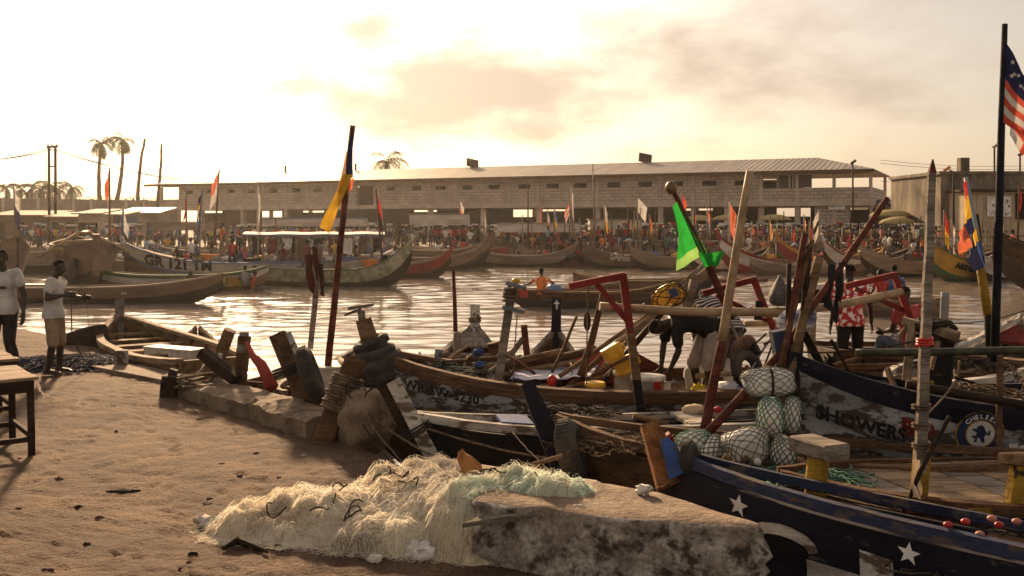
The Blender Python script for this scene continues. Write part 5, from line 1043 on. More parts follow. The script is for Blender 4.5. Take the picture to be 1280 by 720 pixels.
for i in range(16):
    x, y = rr.uniform(-1.9, 0.4), rr.uniform(6.7, 7.8); h = net_h(x, y)
    if h < 0.08: continue
    th = rr.uniform(0, 6.28); pts = []
    for k in range(9): pts.append(V(x, y, net_h(x, y) + 0.05 + 0.03 * math.sin(k))); x += 0.035 * math.cos(th); y += 0.035 * math.sin(th); th += rr.uniform(0.1, 0.75)
    MB().tube(pts, 0.006, 5).build('head_rope', ROPE_D, net)
# driftwood, sticks and litter round the net
MB().loft([[PD(578, 600, 7.6) + V(0.10 * t + math.cos(a) * w * (0.7 + 0.35 * math.sin(3 * a + 4 * t)), math.sin(a) * w * 0.7, 0.20 * (1 - t) + 0.03 * math.sin(5 * a)) for a in [k * math.pi / 4 for k in range(8)]] for t, w in ((1, .05), (.75, .11), (.4, .10), (.1, .08), (-.05, .04))], True, 0, False).build('driftwood', M('orange_wood', (0.42, 0.19, 0.06), (0.25, 0.10, 0.035), scale=6, rough=0.8, bump=0.5, bscale=14), label='orange broken driftwood stump standing in the pale net', cat='driftwood')
pole('wooden_stick', [PD(604, 598, 7.7), PD(650, 585, 7.8), PD(702, 570, 7.95)], 0.018, W_TAN, 'thin brown stick lying on the block beside the driftwood', 'stick')
MB().hexa([p + V(0, 0, z) for z in (0, .03) for p in (PD(578, 660, 6.55), PD(650, 648, 6.5), PD(672, 644, 6.6), PD(600, 650, 6.7))]).build('board', W_GREY, label='thin grey board poking out under the pale net', cat='board')
MB().ball(PD(804, 612, 6.9) + V(0, 0, 0.0), (0.06, 0.04, 0.035), 10, 7, jit=0.8).build('foam_scrap', FOAM, label='white foam scrap on the back edge of the block', cat='foam')
MB().ball(PD(723, 632, 6.65), (0.035, 0.02, 0.008), 10, 6, jit=0.8).build('foam_scrap', FOAM, label='flat white scrap at the tail of the pale net', cat='foam')
pb2 = MB(); pb2.ball(G(270, 658) + V(0, 0, .03), (0.14, 0.07, 0.045), 16, 9, jit=1.2); pb2.build('plastic_bag', cloth('bag_white', (0.72, 0.68, 0.62)), label='crumpled white plastic bag at the left end of the net', cat='bag')
MB().ball(G(525, 696) + V(0, 0, .04), (0.10, 0.05, 0.06), 14, 8, jit=1.4).build('paper_scrap', FOAM, label='crumpled white paper at the foot of the concrete block', cat='paper')
MB().ball(G(470, 702) + V(0, 0, .02), (0.05, 0.03, 0.03), 10, 6, jit=1.0).build('foam_scrap', FOAM, label='small white scrap in the shadow below the net', cat='foam')
MB().tube([G(278, 690) + V(0, 0, .02), G(296, 684) + V(0, 0, .05), G(315, 686) + V(0, 0, .02), G(335, 694) + V(0, 0, .02)], [.01, .03, .02, .008], 6).build('dark_litter', W_DARK, label='dark twisted litter on the sand before the net', cat='litter')
MB().ball(G(155, 614), (0.14, 0.05, 0.016), 12, 5, jit=0.8).build('dark_litter', W_DARK, label='flat dark scrap lying alone on the sand', cat='litter')
for i in range(34):
    px, py = rnd.uniform(10, 430), rnd.uniform(500, 715); p = G(px, py)
    if p.x > edge_x(p.y) - 0.3: continue
    r_ = rnd.uniform(0.008, 0.028); MB().ball(p + V(0, 0, ground_z(p.x, p.y)), (r_ * 1.5, r_, r_ * .7), 7, 5, jit=0.6).build('pebble', [W_DARK, CONC_D, W_BROWN][i % 3], label='small stone or scrap lying on the sandy quay', cat='pebble', group='pebbles on the sand')

# loose ropes and sticks lying about the near boats
for i, (a, c, sg_, m_, lab) in enumerate(((PD(720, 556, 8.8), PD(800, 562, 8.4), .12, ROPE_D, 'dark rope drooping along the yellow-flaked canoe'), (PD(845, 600, 7.4), PD(795, 616, 6.95), .02, ROPE, 'short mooring line from the blue-painted stem to the block'), (PD(870, 572, 7.4), PD(960, 610, 6.9), .05, ROPE_D, 'black cord from the rubber roller along the starred canoe'), (PD(1060, 520, 8.6), PD(1140, 545, 8.2), .12, ROPE_D, 'looped dark rope hanging on the lettered white hull'), (PD(985, 545, 8.9), PD(1060, 585, 8.0), .03, ROPE, 'tan rope from the stake bundle to the deck planks'), (PD(690, 590, 8.6), PD(640, 540, 9.6), .02, ROPE_D, 'thin dark line up from the brown canoe stem'), (PD(1188, 404, 12), PD(1290, 384, 13), .06, ROPE_D, 'knotted dark line stretched over the water to the right'), (PD(1000, 440, 9.2), PD(1150, 425, 9.4), .04, ROPE_D, 'thin dark line between stake bundle and dark post'), (PD(735, 355, 11.2), PD(733, 480, 11.5), .0, ROPE, 'pale string hanging from the left red frame'), (PD(646, 395, 12), PD(641, 482, 12), .0, ROPE, 'pale string hanging from the crossed stake'))): MB().tube(sag(a, c, sg_, 14, .004), .008, 5).build('loose_rope', m_, label=lab, cat='rope')
for i, (a, c, d0, d1, r_, m_, lab) in enumerate((((810, 540), (775, 560), 10.2, 9.4, .018, W_DARK, 'black stick standing by the wrapped frame foot'), ((835, 640 - 110), (790, 520), 10.4, 10.4, .03, W_TAN, 'tan spar on the black canoe'), ((705, 545), (800, 552), 9.6, 9.7, .03, W_GREY, 'grey spar lying inside the brown canoe'), ((1045, 590), (1240, 582), 8.15, 8.2, .025, W_BROWN, 'long brown spar along the far edge of the deck'), ((1110, 462), (1120, 488), 9.3, 9.0, .03, W_BROWN, 'short brown peg on the crested canoe'), ((1000, 470), (1085, 445), 12.8, 13.2, .035, W_BROWN, 'brown spar behind the blue plank'), ((870, 470), (1000, 462), 12.2, 12.6, .03, BAMBOO, 'bamboo spar on the registered canoe stern'), ((905, 385), (930, 440), 12.4, 12.2, .02, W_GREY, 'grey stick leaning on the rusty outboard'), ((655, 500), (760, 470), 11.9, 12.6, .028, W_PALE, 'pale plank edge lying on the registered canoe'), ((560, 495), (680, 478), 12.0, 12.5, .03, W_TAN, 'tan spar lying along the registered canoe'))): pole('loose_stick', [PD(*a, d0), PD(*c, d1)], r_, m_, lab, 'stick')

# dark nets, cordage and sticks lying in the near boats
for i, (c, r_, n_, m_, lab) in enumerate(((PD(548, 468, 12.5), (.5, .3, .14), 130, NETM, 'small grey green net heap among the poles of the registered canoe'), (PD(700, 520, 10.6), (.6, .22, .1), 130, ROPE_D, 'dark cordage heap inside the black canoe'), (PD(1085, 500, 9.6), (.7, .3, .16), 150, ROPE_D, 'dark cordage heap inside the crested canoe'), (PD(1230, 500, 9.6), (.6, .3, .15), 130, ROPE, 'brown rope heap in the crested canoe stern'), (PD(790, 558, 8.7), (.5, .2, .1), 110, ROPE, 'brown rope heap inside the yellow-flaked canoe'), (PD(1010, 600, 7.6), (.3, .2, .07), 90, NETG, 'green net scrap on the deck planks'), (PD(1215, 462, 11.9), (.6, .4, .12), 120, ROPE_D, 'dark net inside the VIDRIA canoe'))): fuzz(c, r_, n_, .007, 40 + i, .35).build('net_heap', m_, label=lab, cat='net')
rs_ = random.Random(77); tints = [(W_BROWN, 'brown'), (W_TAN, 'tan'), (W_GREY, 'grey'), (W_DARK, 'blackish'), (W_RED, 'red brown')]
for i in range(26):
    if i in (8, 9, 10, 11): continue
    px = [540, 575, 610, 640, 668, 690, 715, 760, 790, 830, 860, 905, 930, 950, 975, 1000, 1025, 1050, 1075, 1100, 1130, 1190, 1210, 1235, 1260, 1275][i]; d = 12.4 if px < 780 else (11.4 if px < 960 else 9.9); y0 = 470 if px < 960 else 495; a = PD(px, y0 + rs_.uniform(-6, 10), d); c = PD(px + rs_.uniform(-45, 45), y0 - rs_.uniform(15, 75), d + rs_.uniform(0, .8)); m_, nm = tints[i % 5]
    pole('thin_stick', [a, a.lerp(c, .5) + V(rs_.uniform(-.03, .03), 0, .02), c], rs_.uniform(.011, .022), m_, 'thin %s stick poking up from the near canoes' % nm, 'stick', 'thin %s sticks in the near canoes' % nm)
# ---------------------------------------------------------------- people
def capsule(m_, a, b, ra, rb, n=12, mi=0):
    a = Vector(a); b = Vector(b); d = b - a; L = d.length; d = d / L if L > 1e-6 else V(0, 0, 1); x = d.orthogonal().normalized(); y = d.cross(x); rings = []
    for t in (-0.98, -0.8, -0.45, 0): rings.append((a + d * ra * t, ra * math.sqrt(1 - t * t)))
    for t in (0, 0.45, 0.8, 0.98): rings.append((b + d * rb * t, rb * math.sqrt(1 - t * t)))
    m_.loft([[c + (x * math.cos(2 * math.pi * q / n) + y * math.sin(2 * math.pi * q / n)) * r_ for q in range(n)] for c, r_ in rings], True, mi)
def remesh(m_, vox, smooth=3, fold=0.0, seed=0.0, hem=None):
    """one continuous skin over overlapping volumes"""
    me = bpy.data.meshes.new('tmp'); me.from_pydata(m_.v, [], m_.f); ob = bpy.data.objects.new('tmp', me); COL.objects.link(ob)
    rm = ob.modifiers.new('r', 'REMESH'); rm.mode = 'VOXEL'; rm.voxel_size = vox; sm = ob.modifiers.new('s', 'SMOOTH'); sm.iterations = smooth; sm.factor = 0.5
    ev = ob.evaluated_get(bpy.context.evaluated_depsgraph_get()); out = bpy.data.meshes.new_from_object(ev); bpy.data.objects.remove(ob); bpy.data.meshes.remove(me)
    if fold:
        ns = [v.normal.copy() for v in out.vertices]
        for v, n in zip(out.vertices, ns):
            p = v.co; v.co = p + n * fold * (noise.noise(V(p.x * 14, p.y * 14, p.z * 7 + seed)) + 0.6 * noise.noise(V(p.x * 30, p.y * 30, p.z * 12 - seed)))
    out.polygons.foreach_set('use_smooth', [True] * len(out.polygons)); out.update(); return out
def hand(m_, w, d, pn, thumb, curl=0.5, s=1.0):
    """w wrist, d along the hand, pn palm normal, thumb side"""
    d = Vector(d).normalized(); t = Vector(thumb).normalized(); t = (t - d * t.dot(d)).normalized(); pn = Vector(pn); pn = (pn - d * pn.dot(d) - t * pn.dot(t)); pn = pn.normalized() if pn.length > 1e-3 else d.cross(t)
    w = Vector(w); pe = w + d * 0.085 * s
    for k in (-1, -0.33, 0.33, 1): capsule(m_, w + t * 0.016 * k * s, pe + t * 0.031 * k * s, 0.018 * s, 0.015 * s, 8)
    for k, ln in ((1, 0.078), (0.35, 0.088), (-0.35, 0.082), (-1, 0.064)):
        p = pe + t * 0.031 * k * s; dirv = d.copy()
        for j, f in enumerate((0.45, 0.32, 0.23)):
            dirv = (dirv + pn * curl * (0.35 + 0.3 * j)).normalized(); q = p + dirv * ln * f * s; capsule(m_, p, q, 0.0105 * s, 0.0095 * s, 7); p = q
    p = w + d * 0.03 * s + t * 0.03 * s; dirv = (d * 0.6 + t * 0.8).normalized()
    for f in (0.042, 0.032): q = p + dirv * f * s; capsule(m_, p, q, 0.0125 * s, 0.011 * s, 7); p = q; dirv = (dirv + pn * curl * 0.5 + d * 0.3).normalized()
def torso(m_, secs, right, n=18):
    """secs: (centre, half width, half depth)"""
    r_ = Vector(right).normalized(); rings = []
    for i, (c, w, d) in enumerate(secs):
        c = Vector(c); t = (Vector(secs[min(i + 1, len(secs) - 1)][0]) - Vector(secs[max(i - 1, 0)][0])).normalized(); rr_ = (r_ - t * r_.dot(t)).normalized(); f = t.cross(rr_)
        rings.append([c + rr_ * w * math.copysign(abs(math.cos(a)) ** 0.8, math.cos(a)) + f * d * math.copysign(abs(math.sin(a)) ** 0.8, math.sin(a)) for a in [2 * math.pi * q / n for q in range(n)]])
    m_.loft(rings, True)
def person(loc, rz, J, shirt, bottom, label, short=True, sleeve=0.55, hem=0.95, cap=None, s=1.0, barefoot=True, gaze=(0, 1, 0), curl=(0.4, 0.4), hat=None, vox=0.009, fold=0.011, shoe=None):
    """J joints in a local frame: x right, y forward, z up"""
    o = T('person', loc, label, 'person', None, rz); J = {k: Vector(v) for k, v in J.items()}
    right = (J['shR'] - J['shL']).normalized(); pel, chest, neck, head = J['pel'], J['chest'], J['neck'], J['head']; hr = (J['hipR'] - J['hipL']).normalized()
    mid = pel.lerp(chest, 0.5) + J.get('belly', V(0, 0, 0)); up_ = (neck - chest).normalized()
    secs = [(pel - (mid - pel).normalized() * 0.08, 0.13, 0.10), (pel, 0.165, 0.115), (pel.lerp(mid, 0.6), 0.15, 0.105), (mid.lerp(chest, 0.3), 0.152, 0.105), (chest.lerp(mid, 0.35), 0.175, 0.118), (chest, 0.185, 0.118), (chest.lerp(neck, 0.5), 0.165, 0.095), (chest.lerp(neck, 0.85), 0.09, 0.065)]
    b = MB(); torso(b, secs, right)
    capsule(b, chest.lerp(neck, 0.7), neck.lerp(head, 0.45), 0.058, 0.052)
    hu = (head - neck).normalized(); gz = Vector(gaze); gz = (gz - hu * gz.dot(hu)).normalized(); er = gz.cross(hu).normalized(); HM = Matrix((er, gz, hu)).transposed()
    b.ball(head + hu * 0.025, (0.072, 0.093, 0.098), 18, 14, rot=HM); b.ball(head - hu * 0.045 + gz * 0.022, (0.055, 0.068, 0.068), 14, 10, rot=HM)
    b.ball(head - hu * 0.015 + gz * 0.093, (0.016, 0.018, 0.028), 10, 8, rot=HM); b.ball(head - hu * 0.035 + gz * 0.094, (0.021, 0.014, 0.012), 10, 8, rot=HM)
    b.ball(head + hu * 0.025 + gz * 0.08, (0.05, 0.018, 0.012), 10, 8, rot=HM); b.ball(head - hu * 0.068 + gz * 0.083, (0.028, 0.014, 0.014), 10, 8, rot=HM); b.ball(head - hu * 0.1 + gz * 0.06, (0.025, 0.022, 0.02), 10, 8, rot=HM)
    for q in (-1, 1): b.ball(head + er * 0.072 * q - hu * 0.005 - gz * 0.01, (0.012, 0.022, 0.034), 10, 8, rot=HM)
    for S in 'LR':
        sh, el, wr_ = J['sh' + S], J['el' + S], J['wr' + S]
        capsule(b, sh, el, 0.052, 0.040); capsule(b, el, el.lerp(wr_, 0.35), 0.041, 0.041); capsule(b, el.lerp(wr_, 0.3), wr_, 0.041, 0.026); capsule(b, chest.lerp(sh, 0.4) + up_ * 0.02, sh, 0.075, 0.058)
        hd = J.get('hd' + S, wr_ - el); hand(b, wr_, hd, J.get('pn' + S, V(0, 1, 0)), J.get('th' + S, V(0, 1, 0.2)), curl[0 if S == 'L' else 1])
        hp_, kn, an = J['hip' + S], J['kn' + S], J['an' + S]
        capsule(b, hp_, kn, 0.088, 0.058); capsule(b, kn, kn.lerp(an, 0.3), 0.056, 0.058); capsule(b, kn.lerp(an, 0.28), an, 0.058, 0.036); ft = J.get('ft' + S, V(0, 1, 0)).normalized()
        hl = an + V(0, 0, -0.045) - ft * 0.035; capsule(b, an, hl, 0.038, 0.034); capsule(b, hl + V(0, 0, 0.005), an + ft * 0.13 + V(0, 0, -0.055), 0.036, 0.026); sd_ = V(-ft.y, ft.x, 0)
        for k in (-1, -0.4, 0.2, 0.8): capsule(b, an + ft * 0.10 + sd_ * 0.018 * k + V(0, 0, -0.055), an + ft * 0.175 + sd_ * 0.024 * k + V(0, 0, -0.063), 0.022, 0.013, 8)
    me = remesh(b, vox, 2); me.name = 'body'; me.materials.append(SKIN); child('body', me, o)
    for q in (-1, 1):
        e_ = head + hu * 0.008 + gz * 0.086 + er * 0.031 * q; ey_ = MB().ball(e_, (0.012, 0.008, 0.007), 10, 7, rot=HM).build('eye', WHTC, o, False); MB().ball(e_ + gz * 0.005, (0.006, 0.005, 0.006), 8, 6, rot=HM).build('pupil', INKB, ey_, False)
    # hair or cap
    if cap is None:
        h_ = MB(); rings = []
        for i in range(9):
            th = R(4 + 11.5 * i); rings.append([head + HM @ V(0.079 * math.sin(th) * math.cos(a), 0.099 * math.sin(th) * math.sin(a) - 0.005 - 0.012 * i * (math.sin(a) > 0.1) * 0.5, 0.026 + 0.104 * math.cos(th) + (0.012 * i if math.sin(a) > 0.3 else 0) * 0.45) for a in [2 * math.pi * q / 18 for q in range(18)]])
        h_.loft(rings[::-1], True).build('hair', HAIR, o, False)
    else:
        h_ = MB(); rings = []
        for i in range(8):
            th = R(4 + 12 * i); rings.append([head + HM @ V(0.084 * math.sin(th) * math.cos(a), 0.104 * math.sin(th) * math.sin(a), 0.03 + 0.108 * math.cos(th)) for a in [2 * math.pi * q / 18 for q in range(18)]])
        cp_ = h_.loft(rings[::-1], True).build('cap', cap, o, False); MB().sheet([[head + HM @ V(0.075 * math.sin(t) * f_, 0.085 * math.cos(t) * f_ + 0.02 + 0.06 * (f_ - 1), 0.045 - 0.03 * (f_ - 1)) for f_ in (1.0, 1.4, 1.75)] for t in [R(-60 + 15 * k) for k in range(9)]]).build('cap_brim', cap, cp_, False)
    # shirt
    g_ = 0.016; b = MB(); low = pel - (mid - pel).normalized() * (0.10 if hem > 0.9 else 0.02)
    ss = [(low, 0.205, 0.158), (pel, 0.196, 0.15), (pel.lerp(mid, 0.6), 0.165, 0.125), (mid.lerp(chest, 0.3), 0.168, 0.124), (chest.lerp(mid, 0.35), 0.192, 0.134), (chest, 0.20, 0.132), (chest.lerp(neck, 0.5), 0.178, 0.108), (chest.lerp(neck, 0.82), 0.10, 0.078)]
    torso(b, ss, right)
    for S in 'LR':
        sh, el = J['sh' + S], J['el' + S]; capsule(b, chest.lerp(sh, 0.4) + up_ * 0.02, sh, 0.09, 0.076); capsule(b, sh, sh.lerp(el, sleeve * 0.86), 0.074, 0.072)
        if sleeve > 1: capsule(b, el, el.lerp(J['wr' + S], min(1, sleeve - 1)), 0.06, 0.05)
    me = remesh(b, 0.012, 2, fold, rz); me.materials.append(shirt); child('shirt', me, o)
    # shorts or trousers
    b = MB(); torso(b, [(pel + (mid - pel).normalized() * 0.03, 0.160, 0.112), (pel, 0.17, 0.12), (pel - (mid - pel).normalized() * 0.1, 0.165, 0.125)], hr)
    for S in 'LR':
        hp_, kn, an = J['hip' + S], J['kn' + S], J['an' + S]; capsule(b, hp_ - V(0, 0, 0.03), kn, 0.104, 0.09 if short else 0.076)
        if not short: capsule(b, kn, kn.lerp(an, 0.97), 0.076, 0.062)
    me = remesh(b, 0.012, 2, fold, rz + 3); me.materials.append(bottom); child('shorts' if short else 'trousers', me, o)
    if shoe:
        for S in 'LR':
            an = J['an' + S]; ft = J.get('ft' + S, V(0, 1, 0)).normalized(); q = MB(); c0 = an + V(0, 0, -0.088); sd_ = V(-ft.y, ft.x, 0)
            q.loft([[c0 + ft * (0.06 + 0.14 * math.cos(a)) + sd_ * 0.048 * math.sin(a) + V(0, 0, z) for a in [2 * math.pi * k / 16 for k in range(16)]] for z in (0, 0.022)], True).build('sandal', shoe, o, False)
    return o
def stand(h=1.0, lean=0.0, dz=0.0):
    z = lambda v: v * h + dz
    return dict(pel=V(0, 0, z(.96)), chest=V(0, .0 + lean, z(1.32)), neck=V(0, .0 + lean * 1.2, z(1.47)), head=V(0, .03 + lean * 1.4, z(1.62)), shL=V(-.20, lean, z(1.42)), shR=V(.20, lean, z(1.42)), elL=V(-.25, lean - .03, z(1.12)), elR=V(.25, lean - .03, z(1.12)), wrL=V(-.27, lean + .05, z(.88)), wrR=V(.27, lean + .05, z(.88)),
                hipL=V(-.10, 0, z(.90)), hipR=V(.10, 0, z(.90)), knL=V(-.11, .02, z(.49)), knR=V(.11, .02, z(.49)), anL=V(-.11, -.02, z(.09)), anR=V(.11, -.02, z(.09)))
TEE = cloth('white_tee', (0.66, 0.63, 0.58), 0.2); KHAKI = cloth('khaki_shorts', (0.34, 0.25, 0.15), 0.1); DARKT = cloth('dark_trousers', (0.028, 0.024, 0.024), 0.02); DENIM = cloth('denim', (0.12, 0.15, 0.19), 0.05); BLKSH = cloth('black_shirt', (0.017, 0.016, 0.016), 0.02); GREYS = cloth('grey_shorts', (0.42, 0.36, 0.31), 0.1); GREYD = cloth('dark_grey_shorts', (0.16, 0.14, 0.13), 0.05); PINKT = cloth('faded_red_tee', (0.38, 0.07, 0.065), 0.1)
def pattern_mat(name, kind, c1, c2, scale, rot=(0, 0, 0)):
    m = bpy.data.materials.new(name); m.use_nodes = True; t = m.node_tree; n = t.nodes; l = t.links; b = n['Principled BSDF']; b.inputs['Roughness'].default_value = 0.9
    tcn = n.new('ShaderNodeTexCoord'); mp = n.new('ShaderNodeMapping'); mp.inputs['Rotation'].default_value = rot; l.new(tcn.outputs['Object'], mp.inputs[0])
    if kind == 'stripe':
        tx = n.new('ShaderNodeTexWave'); tx.wave_type = 'BANDS'; tx.bands_direction = 'Z'; tx.inputs['Scale'].default_value = scale; tx.inputs['Distortion'].default_value = 0.6; src = tx.outputs['Fac']; lo, hi = 0.62, 0.72
    else:
        tx = n.new('ShaderNodeTexNoise'); tx.inputs['Scale'].default_value = scale; tx.inputs['Detail'].default_value = 2; src = tx.outputs[0]; lo, hi = 0.50, 0.54
    l.new(mp.outputs[0], tx.inputs['Vector']); mr_ = n.new('ShaderNodeMapRange'); mr_.inputs[1].default_value = lo; mr_.inputs[2].default_value = hi; l.new(src, mr_.inputs[0]); mx = n.new('ShaderNodeMix'); mx.data_type = 'RGBA'; l.new(mr_.outputs[0], mx.inputs[0])
    mx.inputs[6].default_value = (*c1, 1); mx.inputs[7].default_value = (*c2, 1); l.new(mx.outputs[2], b.inputs['Base Color']); return m
FLOWER = pattern_mat('flowered_shirt', 'noise', (0.42, 0.03, 0.035), (0.72, 0.66, 0.60), 15); STRIPES = pattern_mat('striped_shirt', 'stripe', (0.03, 0.03, 0.033), (0.62, 0.6, 0.57), 6.5, (R(38), 0, 0))
# man with the line on the quay, facing right
J = stand(0.985); J.update(shL=V(-.2, .0, 1.40), shR=V(.2, .02, 1.40), elL=V(-.26, .10, 1.17), wrL=V(-.18, .36, 1.13), hdL=V(.05, 1, .02), thL=V(.3, .2, 1), pnL=V(1, 0, -.3), elR=V(.27, -.02, 1.15), wrR=V(.16, .20, 1.20), hdR=V(-.2, 1, .1), thR=V(-.2, 0, 1), pnR=V(-1, 0, 0), head=V(0, .07, 1.60), hipL=V(-.1, .02, .88), knL=V(-.11, .07, .48), anL=V(-.12, .05, .09), anR=V(.10, -.06, .09))
mn = G(67, 467); person(mn, R(-80), J, TEE, KHAKI, 'man in white t-shirt and khaki shorts paying out a line on the quay', gaze=(0.05, 1, -0.35), curl=(0.8, 0.9), shoe=RUBBER)
hw_ = mn + Matrix.Rotation(R(-80), 3, 'Z') @ V(-.17, .44, 1.14); hw2 = mn + Matrix.Rotation(R(-80), 3, 'Z') @ V(.14, .28, 1.21)
MB().tube(sag(hw2, mn + V(0.32, -0.1, 0.62), -0.03, 10) + sag(mn + V(0.32, -0.1, 0.62), G(118, 458), 0.12, 12)[1:], 0.009, 5).build('fishing_line', ROPE_D, label='dark line running from the man\'s hands down to the net', cat='line'); MB().tube([hw_, hw_ + V(0.02, 0, -0.5), hw_ + V(0.03, 0.02, -0.98)], 0.004, 4).build('fishing_line', ROPE_D, label='thin line hanging straight from the man\'s outstretched hand', cat='line')
# second man at the frame's edge, walking towards us
J = stand(1.0); J.update(anL=V(-.10, -.15, .10), knL=V(-.11, .02, .48), anR=V(.10, .08, .09), knR=V(.10, .10, .49), elL=V(-.29, -.03, 1.13), wrL=V(-.34, .06, .88))
m2_ = V((4 - 640) / FPX * 14.8, 14.8, 0); person(m2_, R(180 - 8), J, TEE, DARKT, 'man in white printed t-shirt and dark trousers walking behind the tables', short=False, gaze=(-0.2, 1, -0.1), shoe=RUBBER)
o2 = [o for o in bpy.data.objects if o.name.startswith('person')][-1]
for i in range(8): MB().box((-0.13 + 0.035 * i, 0.142, 1.23), (0.022, 0.012, 0.035)).build('shirt_print', DARKT, o2, False)
o2.scale = (1.08, 1.08, 1.08)
# bending man in black
sh_ = dict(pel=V(0, -.12, .90), chest=V(0, .28, .98), neck=V(0, .42, .99), head=V(0, .53, .94), shL=V(-.19, .36, .95), shR=V(.19, .36, .95), elL=V(-.20, .34, .66), elR=V(.19, .42, .68), wrL=V(-.12, .42, .43), wrR=V(.14, .46, .42), hdL=V(0, .1, -1), hdR=V(0, .1, -1), hipL=V(-.10, -.13, .87), hipR=V(.10, -.10, .87), knL=V(-.12, -.06, .47), knR=V(.13, .05, .47), anL=V(-.13, -.10, .09), anR=V(.14, -.02, .09), belly=V(0, 0, .05))
person(V((876 - 640) / FPX * 12.25, 12.25, DK - 0.05), R(97), sh_, BLKSH, GREYS, 'man in black top and pale shorts bending over the buckets in the canoe', gaze=(0, .3, -1), curl=(0.7, 0.7), sleeve=0.75)
J = dict(pel=V(0, -.15, .92), chest=V(0, .16, 1.18), neck=V(0, .27, 1.26), head=V(0, .40, 1.28), shL=V(-.20, .22, 1.20), shR=V(.20, .22, 1.20), elL=V(-.24, .30, .92), elR=V(.27, .20, .92), wrL=V(-.15, .44, .72), wrR=V(.32, .22, .66), hdR=V(.1, .1, -1), hipL=V(-.10, -.15, .88), hipR=V(.10, -.15, .88), knL=V(-.11, -.08, .47), knR=V(.11, -.02, .47), anL=V(-.12, -.14, .09), anR=V(.12, -.08, .09), belly=V(0, 0, .04))
person(V((903 - 640) / FPX * 12.75, 12.75, DK - 0.1), R(20), J, STRIPES, GREYD, 'man in black and white striped shirt stooping beside the bending man', gaze=(0, .6, -1))
# man in the flowered shirt, from behind
J = stand(1.0); J.update(elR=V(.29, -.02, 1.13), wrR=V(.33, .04, .89))
person(V((1063 - 640) / FPX * 14.35, 14.35, -.06), R(5), J, FLOWER, DARKT, 'man in red and white flowered shirt standing in the brown dinghy', short=False, gaze=(-.3, 1, 0), sleeve=0.65)
# seated man with a cap
J = dict(pel=V(0, 0, .08), chest=V(0, .07, .46), neck=V(0, .11, .60), head=V(0, .16, .74), shL=V(-.2, .08, .54), shR=V(.2, .08, .54), elL=V(-.24, .16, .27), elR=V(.24, .16, .27), wrL=V(-.16, .38, .22), wrR=V(.16, .38, .22), hipL=V(-.1, .02, .04), hipR=V(.1, .02, .04), knL=V(-.14, .44, .10), knR=V(.12, .44, .10), anL=V(-.14, .50, -.30), anR=V(.12, .50, -.30))
person(V((1142 - 640) / FPX * 13.9, 13.9, 0.52), R(28), J, PINKT, DENIM, 'man in faded red t-shirt jeans and dark cap sitting on the dinghy', short=False, cap=BLKSH, gaze=(-.4, 1, -.1))
# ---------------------------------------------------------------- small figures for the far shore and the boats
OUT = {'white': (0.66, 0.63, 0.58), 'grey': (0.28, 0.26, 0.24), 'black': (0.02, 0.02, 0.02), 'red': (0.42, 0.04, 0.035), 'blue': (0.08, 0.15, 0.34), 'yellow': (0.60, 0.36, 0.05), 'orange': (0.75, 0.22, 0.05), 'green': (0.06, 0.20, 0.08), 'pink': (0.60, 0.20, 0.18), 'brown': (0.15, 0.085, 0.05), 'pale blue': (0.33, 0.45, 0.52), 'maroon': (0.16, 0.03, 0.035)}
TOPM = {k: M('top_' + k.replace(' ', '_'), v, scale=8, rough=0.9, bump=0) for k, v in OUT.items()}; LEGM = [M('leg_%d' % i, c, scale=8, rough=0.9, bump=0) for i, c in enumerate(((0.02, 0.02, 0.022), (0.06, 0.07, 0.10), (0.25, 0.19, 0.12), (0.12, 0.10, 0.09)))]
